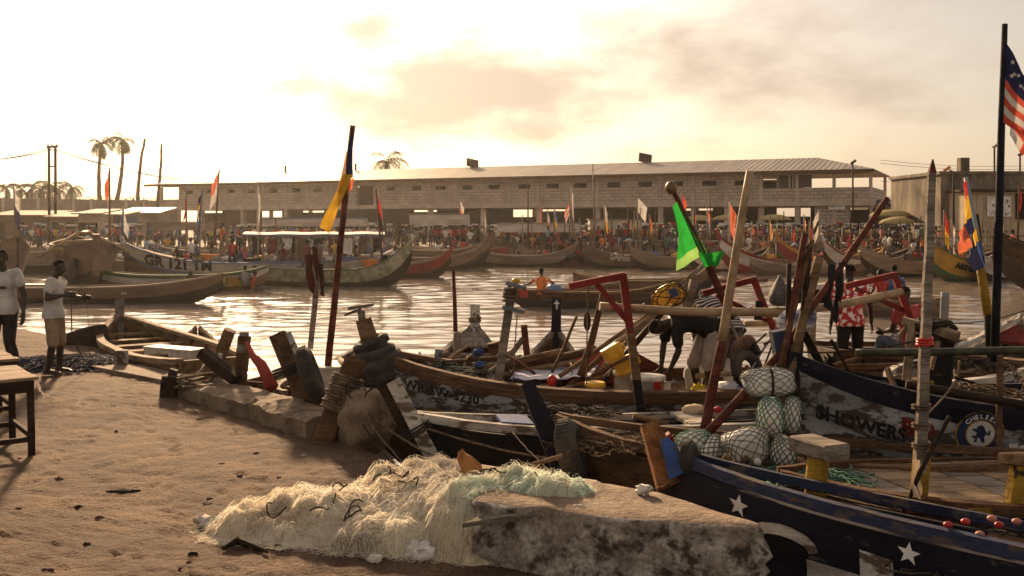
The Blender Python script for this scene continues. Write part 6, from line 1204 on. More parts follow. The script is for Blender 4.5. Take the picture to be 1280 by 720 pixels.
def figure(pose):
    m_ = MB(); P_ = dict(stand=((0, 0, .95), (0, .02, 1.40)), walk=((0, 0, .94), (0, .05, 1.40)), carry=((0, 0, .95), (0, .0, 1.40)), bend=((0, -.1, .92), (0, .34, 1.12)), sit=((0, 0, .10), (0, .06, .58)), row=((0, 0, .10), (0, .04, .60)))[pose]
    pel, sh = Vector(P_[0]), Vector(P_[1]); t = (sh - pel).normalized()
    m_.loft([[c + V(w * math.cos(a), d * math.sin(a), 0) for a in [2 * math.pi * k / 8 for k in range(8)]] for c, w, d in ((pel - t * .06, .17, .12), (pel.lerp(sh, .4), .16, .11), (pel.lerp(sh, .8), .20, .12), (sh, .17, .10), (sh + t * .06, .06, .06))], True, 1)
    hd = sh + t * .22 + V(0, .02, 0); m_.tube([sh, sh + t * .12], .05, 6, 0); m_.ball(hd, (.085, .10, .12), 9, 7, 0); m_.ball(hd + V(0, -.02, .04), (.088, .095, .095), 9, 6, 3)
    arm = dict(stand=((.22, 0, 1.36), (.27, .02, 1.1), (.27, .08, .86)), walk=((.22, .05, 1.36), (.28, -.08, 1.1), (.3, -.05, .88)), carry=((.22, 0, 1.38), (.36, .08, 1.5), (.16, .04, 1.78)), bend=((.2, .3, 1.08), (.22, .36, .8), (.2, .42, .55)), sit=((.21, .05, .54), (.26, .12, .28), (.18, .34, .2)), row=((.21, .05, .55), (.42, .1, .4), (.55, .25, .34)))[pose]
    for s_ in (-1, 1):
        q = [V(p[0] * s_, p[1] if not (pose == 'walk' and s_ < 0) else -p[1] + .08, p[2]) for p in arm]; m_.tube([q[0], q[0].lerp(q[1], .6)], [.06, .055], 6, 1); m_.tube([q[0].lerp(q[1], .6), q[1], q[2]], [.045, .04, .03], 6, 0); m_.ball(q[2], (.04, .04, .05), 6, 4, 0)
        st_ = {'walk': .16 * s_}.get(pose, .0)
        lg = [V(.1 * s_, pel.y, pel.z - .02), V(.11 * s_, .40 + pel.y, pel.z + .02), V(.11 * s_, .44 + pel.y, pel.z - .38)] if pose in ('sit', 'row') else [V(.1 * s_, pel.y, .92), V(.11 * s_, st_ + .03, .5), V(.11 * s_, st_ * 1.2, .06)]
        m_.tube([lg[0], lg[1]], [.10, .075], 7, 2); m_.tube([lg[1], lg[2]], [.07, .05], 7, 0 if s_ and pose != 'stand' else 2); m_.box(lg[2] + V(0, .06, -.03), (.09, .24, .06), 0, 3)
    if pose == 'carry': m_.lathe([(.05, 1.76), (.26, 1.78), (.30, 1.92), (.27, 1.925)], (0, .02, 0), 12, 4)
    return m_
FIG = {p: figure(p) for p in ('stand', 'walk', 'carry', 'bend', 'sit', 'row')}; FMESH = {}
def small_person(loc, rz, pose, col, label, group=None, s=1.0, leg=None):
    leg = rnd.randrange(4) if leg is None else leg; k = (pose, col, leg)
    if k not in FMESH: FMESH[k] = FIG[pose].mesh('person', [SKIN, TOPM[col], LEGM[leg], HAIR, TOPM[['white', 'red', 'blue', 'brown'][leg]]])
    o = bpy.data.objects.new('person', FMESH[k]); COL.objects.link(o); o.location = loc; o.rotation_euler = (0, 0, rz); o.scale = (s, s, s)
    return tag(o, label, 'person', group)
# ---------------------------------------------------------------- boats in the middle water and along the far shore
def Wt(px, py): return G(px, py, WATER)
FBR = M('far_brown', (0.21, 0.135, 0.085), (0.12, 0.075, 0.05), scale=0.9, stretch=(0.4, 1, 2), rough=0.85, bump=0.1, bscale=5, detail=6); FGR = M('far_greybrown', (0.30, 0.235, 0.175), (0.17, 0.125, 0.09), scale=0.9, stretch=(0.4, 1, 2), rough=0.85, bump=0.1, bscale=5, detail=6); FDK = M('far_dark', (0.055, 0.038, 0.028), (0.03, 0.022, 0.018), scale=0.9, rough=0.9, bump=0)
FWH = M('far_white', (0.56, 0.52, 0.46), (0.36, 0.31, 0.25), scale=1.2, stretch=(0.6, 1, 2), rough=0.8, bump=0, detail=6); FRD = M('far_red', (0.30, 0.04, 0.035), (0.18, 0.04, 0.03), scale=1.2, rough=0.8, bump=0); FYL = M('far_yellow', (0.50, 0.28, 0.04), (0.32, 0.17, 0.04), scale=1.2, rough=0.8, bump=0); FGN = M('far_green', (0.06, 0.13, 0.06), (0.10, 0.10, 0.05), scale=1.2, rough=0.8, bump=0); FBL = M('far_blue', (0.10, 0.14, 0.25), (0.14, 0.15, 0.2), scale=1.2, rough=0.8, bump=0)
def far_boat(bow, stern, beam, label, bands, rail, D=1.1, rb=1.2, rs=0.7, text=None, stem=None, thw=5, q=3.0, kb=1.0, poles=True, inner=None, pb=2.4, n=24):
    b = Canoe(bow, stern, beam, D=D, rb=rb, rs=rs, pb=pb, q=q, kb=kb); b.root('moored_canoe', label, 'canoe'); b.hull(bands, n=n, rail=rail, railw=0.12, inner=inner or FDK, nv=8, floor=0.45)
    b.thwarts([-0.7 + 1.3 * i / max(1, thw - 1) for i in range(thw)], FGR, 0.25, 0.1)
    if stem: b.stem(stem, 0.45, 0.5, 0.14, 0.18)
    if text: b.letters(text[0], text[1], text[2], text[3], text[4], text[5], bold=0.03, squeeze=text[6] if len(text) > 6 else 1.0)
    return b
def lr(px, py, L, ang):                      # a bow at a pixel of the water line, hull running back at an angle from +x
    p = Wt(px, py); return (p.x, p.y), (p.x + L * math.cos(R(ang)), p.y + L * math.sin(R(ang)))
FB_ = {}
def FBt(key, px, py, L, ang, beam, label, bands, rail, **k):
    k.setdefault('D', 0.78); k['rb'] = k.get('rb', 1.0) * 0.95
    bw, stn = lr(px, py, L, ang); FB_[key] = far_boat(bw, stn, beam, label, bands, rail, **k); return FB_[key]
# far right row: bows towards us, left
FBt('a', 646, 332, 9, 28, 1.7, 'brown far canoe lettered EM beside the checkered flat boat', [(0.3, FDK), (0.85, FGR), (1, FBR)], FBR, text=('EM WONYE', 0.55, 0.72, 0.72, FRD, 1), stem=FDK, rb=0.9)
FBt('b', 699, 334, 9, 50, 1.6, 'red prowed far canoe with black panel between two brown canoes', [(0.3, FRD), (0.7, FDK), (1, FRD)], FRD, rb=1.2, stem=FRD)
FBt('c', 727, 336, 10, 30, 1.8, 'brown far canoe lettered SAHEN on its side', [(0.25, FDK), (0.9, FBR), (1, FRD)], FBR, text=('SAHEN', 0.62, 0.62, 0.65, FWH, 1), stem=FDK, rb=1.0)
FBt('d', 788, 338, 10, 26, 1.8, 'grey brown worn far canoe behind the left red frame', [(0.25, FDK), (0.95, FGR), (1, FGR)], FGR, rb=0.8, stem=FBR)
FBt('e', 858, 341, 9, 42, 1.7, 'pale far canoe half hidden behind the green flag', [(0.3, FDK), (0.8, FWH), (1, FBR)], FBR, rb=1.2, stem=FWH)
FBt('f', 899, 342, 11, 27, 1.9, 'red and white far canoe with high red prow', [(0.35, FRD), (0.8, FWH), (1, FRD)], FRD, rb=1.6, stem=FRD, text=('WE SUIS', 0.4, 0.35, 0.55, FGR, 1))
FBt('g', 972, 340, 10, 30, 1.8, 'yellow and red far canoe with upswept yellow prow', [(0.25, FGN), (0.7, FRD), (1, FYL)], FYL, rb=1.5, stem=FYL)
FBt('h', 1030, 341, 9, 34, 1.7, 'grey far canoe with pale raised prow timber', [(0.3, FDK), (0.8, FWH), (1, FRD)], FGR, rb=1.3, stem=FWH)
FBt('i', 1076, 347, 11, 24, 2.0, 'long brown and white patched far canoe with olive rim', [(0.3, FDK), (0.9, FGR), (1, FGN)], FGR, rb=1.1, stem=FGR)
FBt('j', 1156, 352, 11, 24, 2.0, 'yellow far canoe with green and red striped prow', [(0.25, FGN), (0.85, FYL), (1, FRD)], FGN, rb=1.7, stem=FGN, text=('ABIMEANY', 0.4, 0.7, 0.75, INKB, 1))
FBt('k', 1214, 352, 9, 30, 1.6, 'white far canoe with slanting white prow beside the yellow one', [(0.3, FDK), (1, FWH)], FWH, rb=1.0, stem=FWH, text=('RA', 0.5, 0.65, 0.6, INKB, 1))
b = Canoe((21.0, 43.5), (33, 38), 2.6, D=1.6, rb=1.3, rs=0.5); b.root('moored_canoe', 'big dark brown planked canoe with white lower stem at the right shore', 'canoe'); b.hull([(0.3, FDK), (0.5, STAIN), (0.7, BRNP), (0.97, BRNP)], strakes=True, rail=W_DARK, railw=0.12, n=28); b.thwarts([-0.5, 0, 0.5], FBR, 0.3); b.stem(FGR, 0.3, 0.8, 0.2, 0.24)
b = FBt('s', 937, 344, 7.2, -4, 1.2, 'small low pale canoe floating before the red and white one', [(0.4, FBR), (1, FGR)], FGR, D=0.6, rb=0.45, rs=0.3, thw=3)
# flat checkered boat
bw, stn = (Wt(500, 332).x, 73.5), (Wt(636, 331).x, 73.0); b = far_boat(stn, bw, 1.8, 'long low boat with red yellow and black painted panels', [(0.35, FBR), (1, FRD)], FBR, D=1.15, rb=0.25, rs=0.5, thw=6)
for u0, w, m_ in ((0.86, .9, FRD), (0.62, 1.0, FYL), (0.35, 2.3, FDK), (-0.22, 1.0, FYL), (-0.48, 0.9, FRD)): b.mark([(0, 0), (-w * 0 + w, 0), (w, .62), (0, .62)], u0 * -1 if False else -u0, 0.45, m_, -1, out=0.02, name='painted_panel')
b.mark([(0, 0), (.8, 0), (.8, .3), (0, .3)], -0.08, 0.6, FYL, -1, out=0.04, name='painted_panel')
# left group
b = far_boat((-18.3, 43.8), (-24.5, 56), 3.2, 'broad brown hull bow-on with gabled pole frame and tyre', [(0.3, FDK), (0.98, FBR)], FBR, D=2.05, rb=0.35, rs=0.3, pb=1.8, kb=0.5); L1 = b; b.stem(FBR, 0.25, 0.1, 0.3, 0.35, down=1.6)
tyre('tyre', b.world((b.L / 2 * 0.75, -b.hw(0.75) - 0.12, 1.0)), Matrix.Rotation(b.rz, 3, 'Z') @ Matrix.Rotation(R(80), 3, 'X'), 0.42, 0.15, label='grey tyre fender on the broad bow-on brown hull', cat='tyre')
gf = T('gabled_trellis', L1.world((0, 0, 1.8)), 'gabled frame of pale poles over the broad brown hull', 'pole frame')
for a, c in (((46, 322), (97, 292)), ((163, 316), (110, 290)), ((62, 312), (150, 309)), ((80, 303), (135, 300)), ((97, 292), (110, 290)), ((78, 318), (84, 304)), ((130, 316), (126, 301))): MB().tube([PD(*a, 46), PD(*c, 47.5)], 0.09, 6).build('frame_pole', BAMBOO, gf)
b = far_boat((-22.6, 45.5), (-30, 56), 2.8, 'dark brown hull bow-on beside the gabled one', [(0.3, FDK), (0.98, FBR)], FBR, D=1.9, rb=0.6, rs=0.3, pb=1.8, kb=0.5)
b = far_boat((Wt(284, 377).x, 39.2), (-24.5, 39.6), 1.5, 'long plain brown canoe lying before the moored hulls', [(0.4, FDK), (0.7, FBR), (1, FBR)], FGR, D=0.62, rb=0.55, rs=0.3, thw=7); b.mark([(0, 0), (.22, 0), (.22, .1), (0, .1)], 0.42, 0.36, FWH, -1, name='number_plate'); LC = b
b = Canoe((-19.3, 49.5), (-7.2, 52.5), 2.2, D=1.12, rb=1.05, rs=0.2); b.root('moored_canoe', 'white canoe lettered GR 121 TM with blue rim and stripe', 'canoe'); b.hull([(0.5, FBR), (0.58, FBL), (0.92, FWH), (1, FBL)], rail=FBL, railw=0.14, inner=FDK, n=30, nv=12); b.thwarts([-0.6, -0.2, 0.2, 0.5], FGR, 0.3); b.letters('GR 121 TM', 0.68, 0.84, 1.14, INKB, 1, bold=0.03, rise=0.02); b.letters('DIVINE GOD', 0.45, 0.62, 0.36, INKB, 1, bold=0.02); b.stem(FWH, 0.3, 0.4, 0.18, 0.2); b.deck(0.55, 0.85, W_TAN, drop=-0.05, n=4)
b = far_boat((Wt(336, 362).x, 46.8), (-19, 45.2), 1.6, 'green rimmed canoe with poster boards and seated crew', [(0.5, FBR), (0.75, FWH), (1, FGN)], FGN, D=0.75, rb=0.4, rs=0.3); GC = b; b.mark([(0, 0), (.9, 0), (.9, .45), (0, .45)], 0.5, 0.2, FYL, -1, name='painted_panel'); b.letters('A & NOBLE', 0.36, 0.08, 0.28, FGN, -1)
b = Canoe((-6.4, 55), (-15, 54), 2.4, D=0.95, rb=0.5, rs=0.2); b.root('moored_canoe', 'blue hulled boat under a white roof with hanging clothes', 'boat'); b.hull([(0.4, FBR), (0.9, FBL), (1, FWH)], rail=FBL, railw=0.12, inner=FDK); BC = b
for i in range(4):
    for s_ in (-1, 1): MB().tube([(-3 + 2 * i, s_ * 1.0, 0.9), (-3 + 2 * i, s_ * 1.0, 2.45)], 0.06, 6).build('roof_post', FGR, b.o, False)
MB().sheet([[V(x, y_, 2.52 + 0.12 * (1 - (y_ / 1.2) ** 2) + 0.02 * math.sin(x * 3)) for y_ in (-1.2, -.6, 0, .6, 1.2)] for x in [-3.8 + .5 * k for k in range(16)]]).build('roof', FWH, b.o, False); MB().box((0, 0, 2.46), (7.4, 2.35, 0.1)).build('roof_frame', FBL, b.o, False)
for i in range(9): b_ = cloth_sheet((-3.3 + .8 * i, -1.02, 2.3), (-2.8 + .8 * i, -1.02, 2.3), (-2.85 + .8 * i, -1.0, 1.4 + .2 * (i % 3)), (-3.3 + .8 * i, -1.03, 1.5 - .15 * (i % 2)), 5, 5, 0.05, i).build('hung_cloth', [TOPM['black'], TOPM['maroon'], TOPM['white'], TOPM['brown']][i % 4], b.o, False)
b = far_boat((-4.9, 48.6), (-13.5, 50.4), 1.8, 'long canoe with mottled side and sharp green and white prow', [(0.35, FDK), (0.85, M('mottled_side', (0.36, 0.34, 0.24), (0.14, 0.15, 0.08), scale=3, rough=0.85, bump=0, detail=6)), (1, FGN)], FGN, D=0.85, rb=1.6, rs=0.2, q=4); b.stem(FWH, 0.1, 0.6, 0.1, 0.2, down=1.5); GT = b; b.deck(0.35, 0.6, FGR, n=3)
b = far_boat((-6.0, 60), (-13, 60.5), 1.8, 'blue white canoe tied behind the green prowed one', [(0.4, FBR), (0.7, FBL), (1, FWH)], FWH, D=1.2, rb=0.5)
b = far_boat((-25, 62), (-36, 62), 2.0, 'dusty brown canoe among the left moorings', [(0.4, FDK), (1, FGR)], FGR, D=1.3, rb=1.2); b = far_boat((-13, 64), (-24, 65), 2.0, 'dusty blue canoe behind the lettered white one', [(0.4, FDK), (1, FBL)], FGR, D=1.3, rb=1.1); b = far_boat((-1.5, 69), (-9, 70), 1.9, 'dusty plain canoe moored behind the blue white one', [(0.4, FDK), (1, FBR)], FGR, D=1.2, rb=0.9)
# orange-shirt man's boat and the canoe behind it
b = far_boat((5.6, 36.2), (0.1, 37.6), 1.25, 'low brown canoe with outboard and the orange-shirted rower', [(0.5, FDK), (1, W_BROWN)], W_TAN, D=0.62, rb=0.35, rs=0.05, thw=5); OB = b
outboard(PD(693, 367, 37.0), e3(0, 0, 0.5), M('cowl_grey_blue', (0.16, 0.22, 0.36), rough=0.4), 'blue grey outboard motor on the rower\'s canoe', 1.1, FGR)
MB().box(PD(655, 367, 37.1), (0.3, 0.1, 0.3)).build('fuel_can', TOPM['red'], label='red and white fuel can at the stern of the rower\'s canoe', cat='can')
sp = PD(677, 368, 37.0); small_person(V(sp.x, 37.0, sp.z - 0.05), R(10), 'row', 'orange', 'rower in bright orange t-shirt sitting with his back to us', leg=0, s=1.1)
b = far_boat((8.2, 40.5), (2.6, 42.2), 1.2, 'dark canoe with curled prow lying beyond the rower', [(0.5, FDK), (1, FBR)], W_TAN, D=0.75, rb=0.7, rs=0.3, stem=FDK); pole('floating_pole', [PD(700, 362, 40), PD(790, 352, 41)], 0.07, W_PALE, 'pale pole resting across the dark curled canoe')
pole('floating_pole', [PD(868, 352, 50), PD(960, 350, 50)], 0.09, W_BROWN, 'long brown pole floating before the far canoes'); pole('bamboo_pole', [PD(930, 380 + 25, 16), PD(1000, 396 + 6, 16)], 0.05, BAMBOO, 'short bamboo pole behind the outboard motor')
# small box-like boat with two men at the right
b = far_boat((14.6, 33.5), (11.6, 34.2), 1.3, 'small pale square boat with two men beyond the third red frame', [(0.5, FBR), (1, W_PALE)], W_PALE, D=0.55, rb=0.15, rs=0.1, thw=2, poles=False)
p = PD(1103, 383, 34); small_person(V(p.x, 34, WATER + 0.5), R(20), 'sit', 'red', 'man in red shirt sitting in the small square boat', s=1.15); p = PD(1118, 378, 34.2); small_person(V(p.x, 34.2, WATER + 0.6), R(-20), 'sit', 'blue', 'man in blue shirt sitting in the small square boat', s=1.2)
# ---------------------------------------------------------------- people on the boats
for px, py, d, pose, col, lab in ((278, 300, 52, 'stand', 'orange', 'man in orange shirt standing on the GR 121 TM canoe'), (227, 352, 45.5, 'bend', 'grey', 'man in grey shirt bent over in the green rimmed canoe'), (307, 346, 46, 'sit', 'grey', 'man in grey shirt perched on the green rimmed canoe end'), (316, 352, 46, 'sit', 'red', 'man in red shirt sitting beside the grey-shirted one'), (446, 302, 58, 'stand', 'white', 'man in white shirt standing behind the green prow'), (383, 322, 50, 'walk', 'maroon', 'man in dark red climbing by the hanging clothes'), (394, 322, 50, 'stand', 'brown', 'man in brown beside the hanging clothes'), (547, 316, 74, 'stand', 'white', 'man in white shirt standing on the checkered boat'), (563, 297, 78, 'stand', 'pink', 'man in pink shirt standing behind the checkered boat'), (578, 306, 75, 'sit', 'red', 'man in bright red shirt crouching on the checkered boat'), (588, 300, 76, 'stand', 'white', 'man in white shirt and pink shorts behind the checkered boat'), (685, 297, 76, 'stand', 'pale blue', 'man in pale blue shirt standing on the red prowed canoe'), (1112, 308, 66, 'stand', 'white', 'man in white shirt and cap standing on the patched canoe'), (1106, 308, 67, 'walk', 'white', 'man in white shirt stooped beside the capped one'), (1190, 325, 58, 'sit', 'red', 'man in red shirt seated on the yellow canoe'), (1265, 308, 52, 'stand', 'orange', 'man in orange top on the big dark canoe'), (108, 300, 50, 'sit', 'white', 'man in white shirt seated in the broad brown hull'), (298, 300, 55, 'bend', 'black', 'man in black bending behind the white lettered canoe')):
    p = PD(px, py, d); hgt = {'sit': 0.45, 'row': 0.45}.get(pose, 0.95); small_person(V(p.x, d, p.z - hgt * 0.9), rnd.uniform(0, 6.28), pose, col, lab)
# ---------------------------------------------------------------- crowd
cols = ['white', 'white', 'grey', 'black', 'black', 'red', 'blue', 'yellow', 'orange', 'green', 'pink', 'brown', 'brown', 'pale blue', 'maroon', 'grey']
for i in range(210):
    if i < 70: px = rnd.uniform(330, 900); d = 80 + rnd.random() ** 1.4 * 16
    else: px = rnd.uniform(620, 1245); d = 79 + rnd.random() ** 1.4 * 17
    if px > 1100: d -= 7
    x = (px - 640) / FPX * d
    if d > 95.5 and 26 < x: d -= 6
    col = cols[i % len(cols)] ; pose = rnd.choice(['stand', 'stand', 'walk', 'walk', 'carry', 'bend'])
    small_person(V((px - 640) / FPX * d, d, SHZ), rnd.uniform(0, 6.28), pose, col, 'person in %s top %s before the market hall' % (col, {'stand': 'standing', 'walk': 'walking', 'carry': 'carrying a basin on the head', 'bend': 'bending down'}[pose]), 'crowd on the far shore: %s %s' % (col, pose), s=rnd.uniform(0.92, 1.06))
for i in range(46):
    px = 650 + i * 12.6 + rnd.uniform(-5, 5); d = 76 - (px - 650) * 0.011 + rnd.uniform(-3, 2); col = cols[(i * 7) % len(cols)]; pose = ['stand', 'walk', 'bend', 'stand', 'sit'][i % 5]
    small_person(V((px - 640) / FPX * d, d, WATER + 0.55 + (0.5 if pose == 'sit' else 0)), rnd.uniform(0, 6.28), pose, col, 'person in %s top %s aboard the far canoes' % (col, {'stand': 'standing', 'walk': 'stepping', 'bend': 'bending', 'sit': 'sitting'}[pose]), 'people aboard the far canoes: %s %s' % (col, pose))
cm = MB(); rc = random.Random(21); fk = list(FIG.values())[:4]
for i in range(640):
    px = rc.uniform(20, 1240) if i % 3 else rc.uniform(600, 1240); d = 81 + rc.random() * (14 if px > 700 else 20) - (6 if px > 1100 else 0); o_ = V((px - 640) / FPX * d, d, SHZ); f_ = rc.choice(fk); a = rc.uniform(0, 6.28); Mz = Matrix.Rotation(a, 3, 'Z'); k = rc.randrange(11); s_ = rc.uniform(0.9, 1.05)
    n0 = len(cm.v); cm.v += [tuple(o_ + Mz @ (Vector(p) * s_)) for p in f_.v]; cm.f += [tuple(n0 + q for q in fc) for fc in f_.f]; cm.sm += f_.sm; cm.m += [{0: 0, 3: 0, 2: 1 + (k % 3), 4: 4}.get(m_, 4 + k % 8) for m_ in f_.m]
tag(cm.build('crowd', [SKIN, LEGM[0], LEGM[1], LEGM[2]] + [TOPM[c] for c in ('white', 'red', 'blue', 'brown', 'black', 'yellow', 'grey', 'pink')]), label='dense crowd of people under and before the market hall', kind='stuff')
# more moored hulls and their cargo
mo = [((-2, 66), (-10, 67), 'low brown canoe left of the checkered boat', FBR), ((4.5, 70), (-3, 71.5), 'low grey canoe behind the checkered boat', FGR), ((-8, 63), (-16, 62), 'low blue canoe behind the white roofed boat', FBL), ((-12, 58), (-20, 58.5), 'low brown canoe behind the GR lettered one', FBR), ((-17, 59), (-26, 61), 'low grey canoe deep in the left moorings', FGR), ((-26, 51), (-33, 54), 'low brown canoe at the far left', FBR), ((-3.5, 57), (-10, 58), 'low red canoe behind the green prow', FRD), ((-14, 71), (-22, 72), 'low brown canoe at the far left bank', FBR), ((-24, 69), (-33, 70), 'low blue grey canoe at the far left bank', FBL)]
for bw, stn, lab, m_ in mo: far_boat(bw, stn, 1.6, lab, [(0.35, FDK), (0.8, m_), (1, FGR)], FGR, D=0.8, rb=0.9, thw=4, n=16, stem=m_)
ck = ['white', 'brown', 'red', 'blue', 'black', 'yellow', 'orange', 'grey']
for i in range(84):
    if i < 40: px, d = 655 + i * 14.5 + rnd.uniform(-6, 6), 71 - i * .12 + rnd.uniform(-2, 3)
    else: px, d = 150 + (i - 40) * 8.2 + rnd.uniform(-4, 4), rnd.choice([52, 54.6, 58.2, 61, 66.5])
    k = ck[i % 8]; z = WATER + (0.75 if i < 40 else 1.0) + rnd.uniform(0, .2); x = (px - 640) / FPX * d; m_ = MB()
    if i % 3: m_.ball((x, d, z), (rnd.uniform(.2, .45), .25, rnd.uniform(.14, .26)), 9, 6, jit=.7)
    else: m_.box((x, d, z), (rnd.uniform(.4, .9), .4, rnd.uniform(.3, .5)), rnd.uniform(0, 1))
    m_.build('cargo_bundle' if i % 3 else 'fish_crate', TOPM[k], label='%s %s lying in the far moored canoes' % (k, 'cargo bundle' if i % 3 else 'fish crate'), cat='bundle' if i % 3 else 'crate', group='%s %s in the far canoes' % (k, 'bundles' if i % 3 else 'crates'))
for i in range(26):
    px = 160 + i * 13 + rnd.uniform(-5, 5); d = [51, 54, 58, 61, 66][i % 5]; col = cols[(i * 5 + 3) % len(cols)]; pose = ['stand', 'bend', 'walk', 'sit'][i % 4]
    small_person(V((px - 640) / FPX * d, d, WATER + 0.6 + (0.6 if pose == 'sit' else 0)), rnd.uniform(0, 6.28), pose, col, 'person in %s top %s in the left moorings' % (col, {'stand': 'standing', 'walk': 'stepping', 'bend': 'bending', 'sit': 'sitting'}[pose]), 'people in the left moorings: %s %s' % (col, pose))
for i in range(14):
    px = 175 + i * 24 + rnd.uniform(-8, 8); d = 56 + (i % 3) * 5; MB().tube([PD(px, 325, d), PD(px + rnd.uniform(-6, 6), rnd.uniform(262, 296), d)], [.06, .035], 5).build('thin_mast', [FGR, FBR, FBL][i % 3], label='thin bare %s mast in the left moorings' % ['pale', 'brown', 'blue'][i % 3], cat='mast', group='%s masts in the left moorings' % ['pale', 'brown', 'blue'][i % 3])
# ---------------------------------------------------------------- flags and poles along the far shore
def far_flag(px, ytop, ybot, d, label, mats, fw=1.0, fh=1.6, lean=0.0, pm=None, side=1):
    o = T('flag_pole', PD(px, ybot, d), label, 'flag'); a = PD(px, ybot, d); c = PD(px + lean, ytop, d); MB().tube([a, c], [0.07, 0.045], 6).build('shaft', pm or FGR, o); dn = (a - c).normalized()
    fw *= 0.62
    cloth_sheet(c + dn * 0.05, c + dn * fh, c + dn * (fh + 0.9) + V(side * fw * .8, 0, 0), c + dn * 0.85 + V(side * fw, 0, 0), 8, 8, 0.12, px * 0.37, (lambda u, v: int(v * len(mats) * 0.999))).build('flag_cloth', mats, o); return o
ff = [(137, 210, 300, 55, 'orange pennant on a thin pole over the left moorings', [FO], .5, 1.5, 0, FBR, -1), (20, 232, 300, 60, 'white and navy flag on a pole at the far left', [FW, FN], .7, 2.6, -3, FGR, 1), (152, 262, 312, 52, 'white and dark flag on blue pole behind the broad hull', [FW, FN], .6, 1.6, 2, FBL, 1), (233, 240, 305, 56, 'small red flag on a pale pole by the lettered canoe', [FR], .3, 1.0, 0, FGR, -1), (247, 236, 305, 52, 'black yellow and blue flag on a navy pole', [FK, FY, FB], .4, 1.5, 6, FBL, -1), (268, 212, 306, 52, 'pink and white flag on a tall thin pole', [FO, FW], .8, 1.6, 6, FBR, -1), (322, 226, 300, 55, 'long white pennant with blue foot on a pole', [FW], .25, 2.4, 0, FWH, 1), (478, 236, 330, 50, 'dark red patterned flag on a brown pole', [FR, FK], .4, 1.7, -8, W_RED, 1), (575, 249, 272, 88, 'white and orange small flag before the hall', [FW, FO], .8, 1.2, 0, FGR, 1),
      (660, 228, 305, 76, 'bare brown pole with a small crosspiece', [FK], .1, .2, 0, W_BROWN, 1), (677, 253, 300, 80, 'orange pennant before the hall columns', [FO], .3, 1.5, 0, FGR, -1), (684, 262, 300, 78, 'white pink pennant before the hall columns', [FW, FO], .5, 1.2, 0, FGR, 1), (693, 258, 300, 78, 'blue yellow pennant before the hall columns', [FB, FY], .5, 1.2, 0, FGR, 1), (712, 252, 300, 76, 'small striped red white flag on pole', [STRP, FW, STRP, FW], .9, .9, 0, FGR, -1), (716, 230, 300, 74, 'tall pale pole with thin white flag', [FW], .4, 2.0, -3, FGR, 1), (757, 252, 305, 76, 'white and yellow pennant on a leaning pole', [FW, FY], .5, 1.8, -2, FGR, 1), (785, 258, 305, 74, 'black pole with red wrapped head', [FK, FR], .3, 1.0, 0, FDK, 1), (797, 246, 300, 75, 'square white flag with small emblem', [FW], 1.6, 1.1, 0, FGR, 1), (793, 262, 300, 78, 'green yellow pennant beside the square white flag', [FGN, FY], .4, 1.4, 0, FGR, -1), (812, 268, 300, 78, 'orange and red pennants on a short pole', [FO, FY], .5, 1.2, 0, FGR, 1), (852, 240, 300, 74, 'red white striped flag behind the green one', [STRP, FW], .8, 1.8, 0, FGR, 1), (884, 258, 305, 76, 'white blue orange pennant', [FO, FW, FB], .5, 1.4, 0, FGR, 1), (890, 238, 305, 74, 'leaning tan pole with no cloth beside the orange pennant', [FP], .15, .4, -3, W_TAN, 1), (912, 252, 310, 70, 'orange flag on a red and white banded pole', [FO], .9, 2.0, 0, FWH, 1), (962, 272, 312, 72, 'yellow flag strip on the prow pole', [FP], .5, 1.3, 0, FYL, 1), (972, 290, 312, 70, 'red triangular pennant by the yellow prow', [FR], .7, 1.4, 0, FGR, 1), (990, 280, 312, 72, 'small red pennant behind the stake bundle', [FR], .5, 1.3, 0, FGR, 1), (1024, 262, 312, 70, 'white triangular flag with dark stripes', [FW, FK, FW], 1.0, 1.6, 0, FGR, -1), (1012, 276, 312, 72, 'bright red narrow flag by the white triangular one', [FR], .5, 2.0, 0, FGR, 1), (1063, 286, 314, 70, 'short red flag behind the long slanting pole', [FR], .4, 1.3, 0, FGR, -1), (1078, 288, 314, 70, 'orange red flag above the patched canoe', [FR, FO], .4, 1.2, 0, FGR, 1), (1180, 262, 320, 66, 'yellow and red flag by the pointed stake', [FR, FY], .7, 1.9, 0, FGR, 1), (1190, 274, 318, 62, 'dirty white flag strip beside the yellow red one', [FW], .5, 1.8, 0, FGR, 1), (1160, 270, 290, 80, 'tiny red flag before the white house', [FR], .6, .6, 0, FGR, 1), (1272, 230, 320, 60, 'dark red pole with faded flag by the yellow building', [FR], .4, .8, 2, W_RED, 1), (605, 262, 300, 80, 'white pennant before the dark opening', [FW], .4, .9, 0, FGR, 1), (743, 205, 300, 78, 'tall bare thin pole rising over the eave', [FW], .1, .2, -2, FGR, 1), (868, 262, 300, 80, 'dark pole with orange rag', [FO], .3, .6, 0, FDK, 1), (940, 276, 305, 78, 'orange rag on a short far pole', [FO], .4, .8, 0, FGR, 1), (1005, 268, 305, 80, 'pale yellow rag on a far pole', [FP], .4, .8, 0, FGR, 1)]
for f_ in ff: far_flag(*f_[:4], f_[4], f_[5], f_[6] * 0.75, f_[7] * (0.8 if f_[0] < 330 else 1), f_[8], f_[9], f_[10])
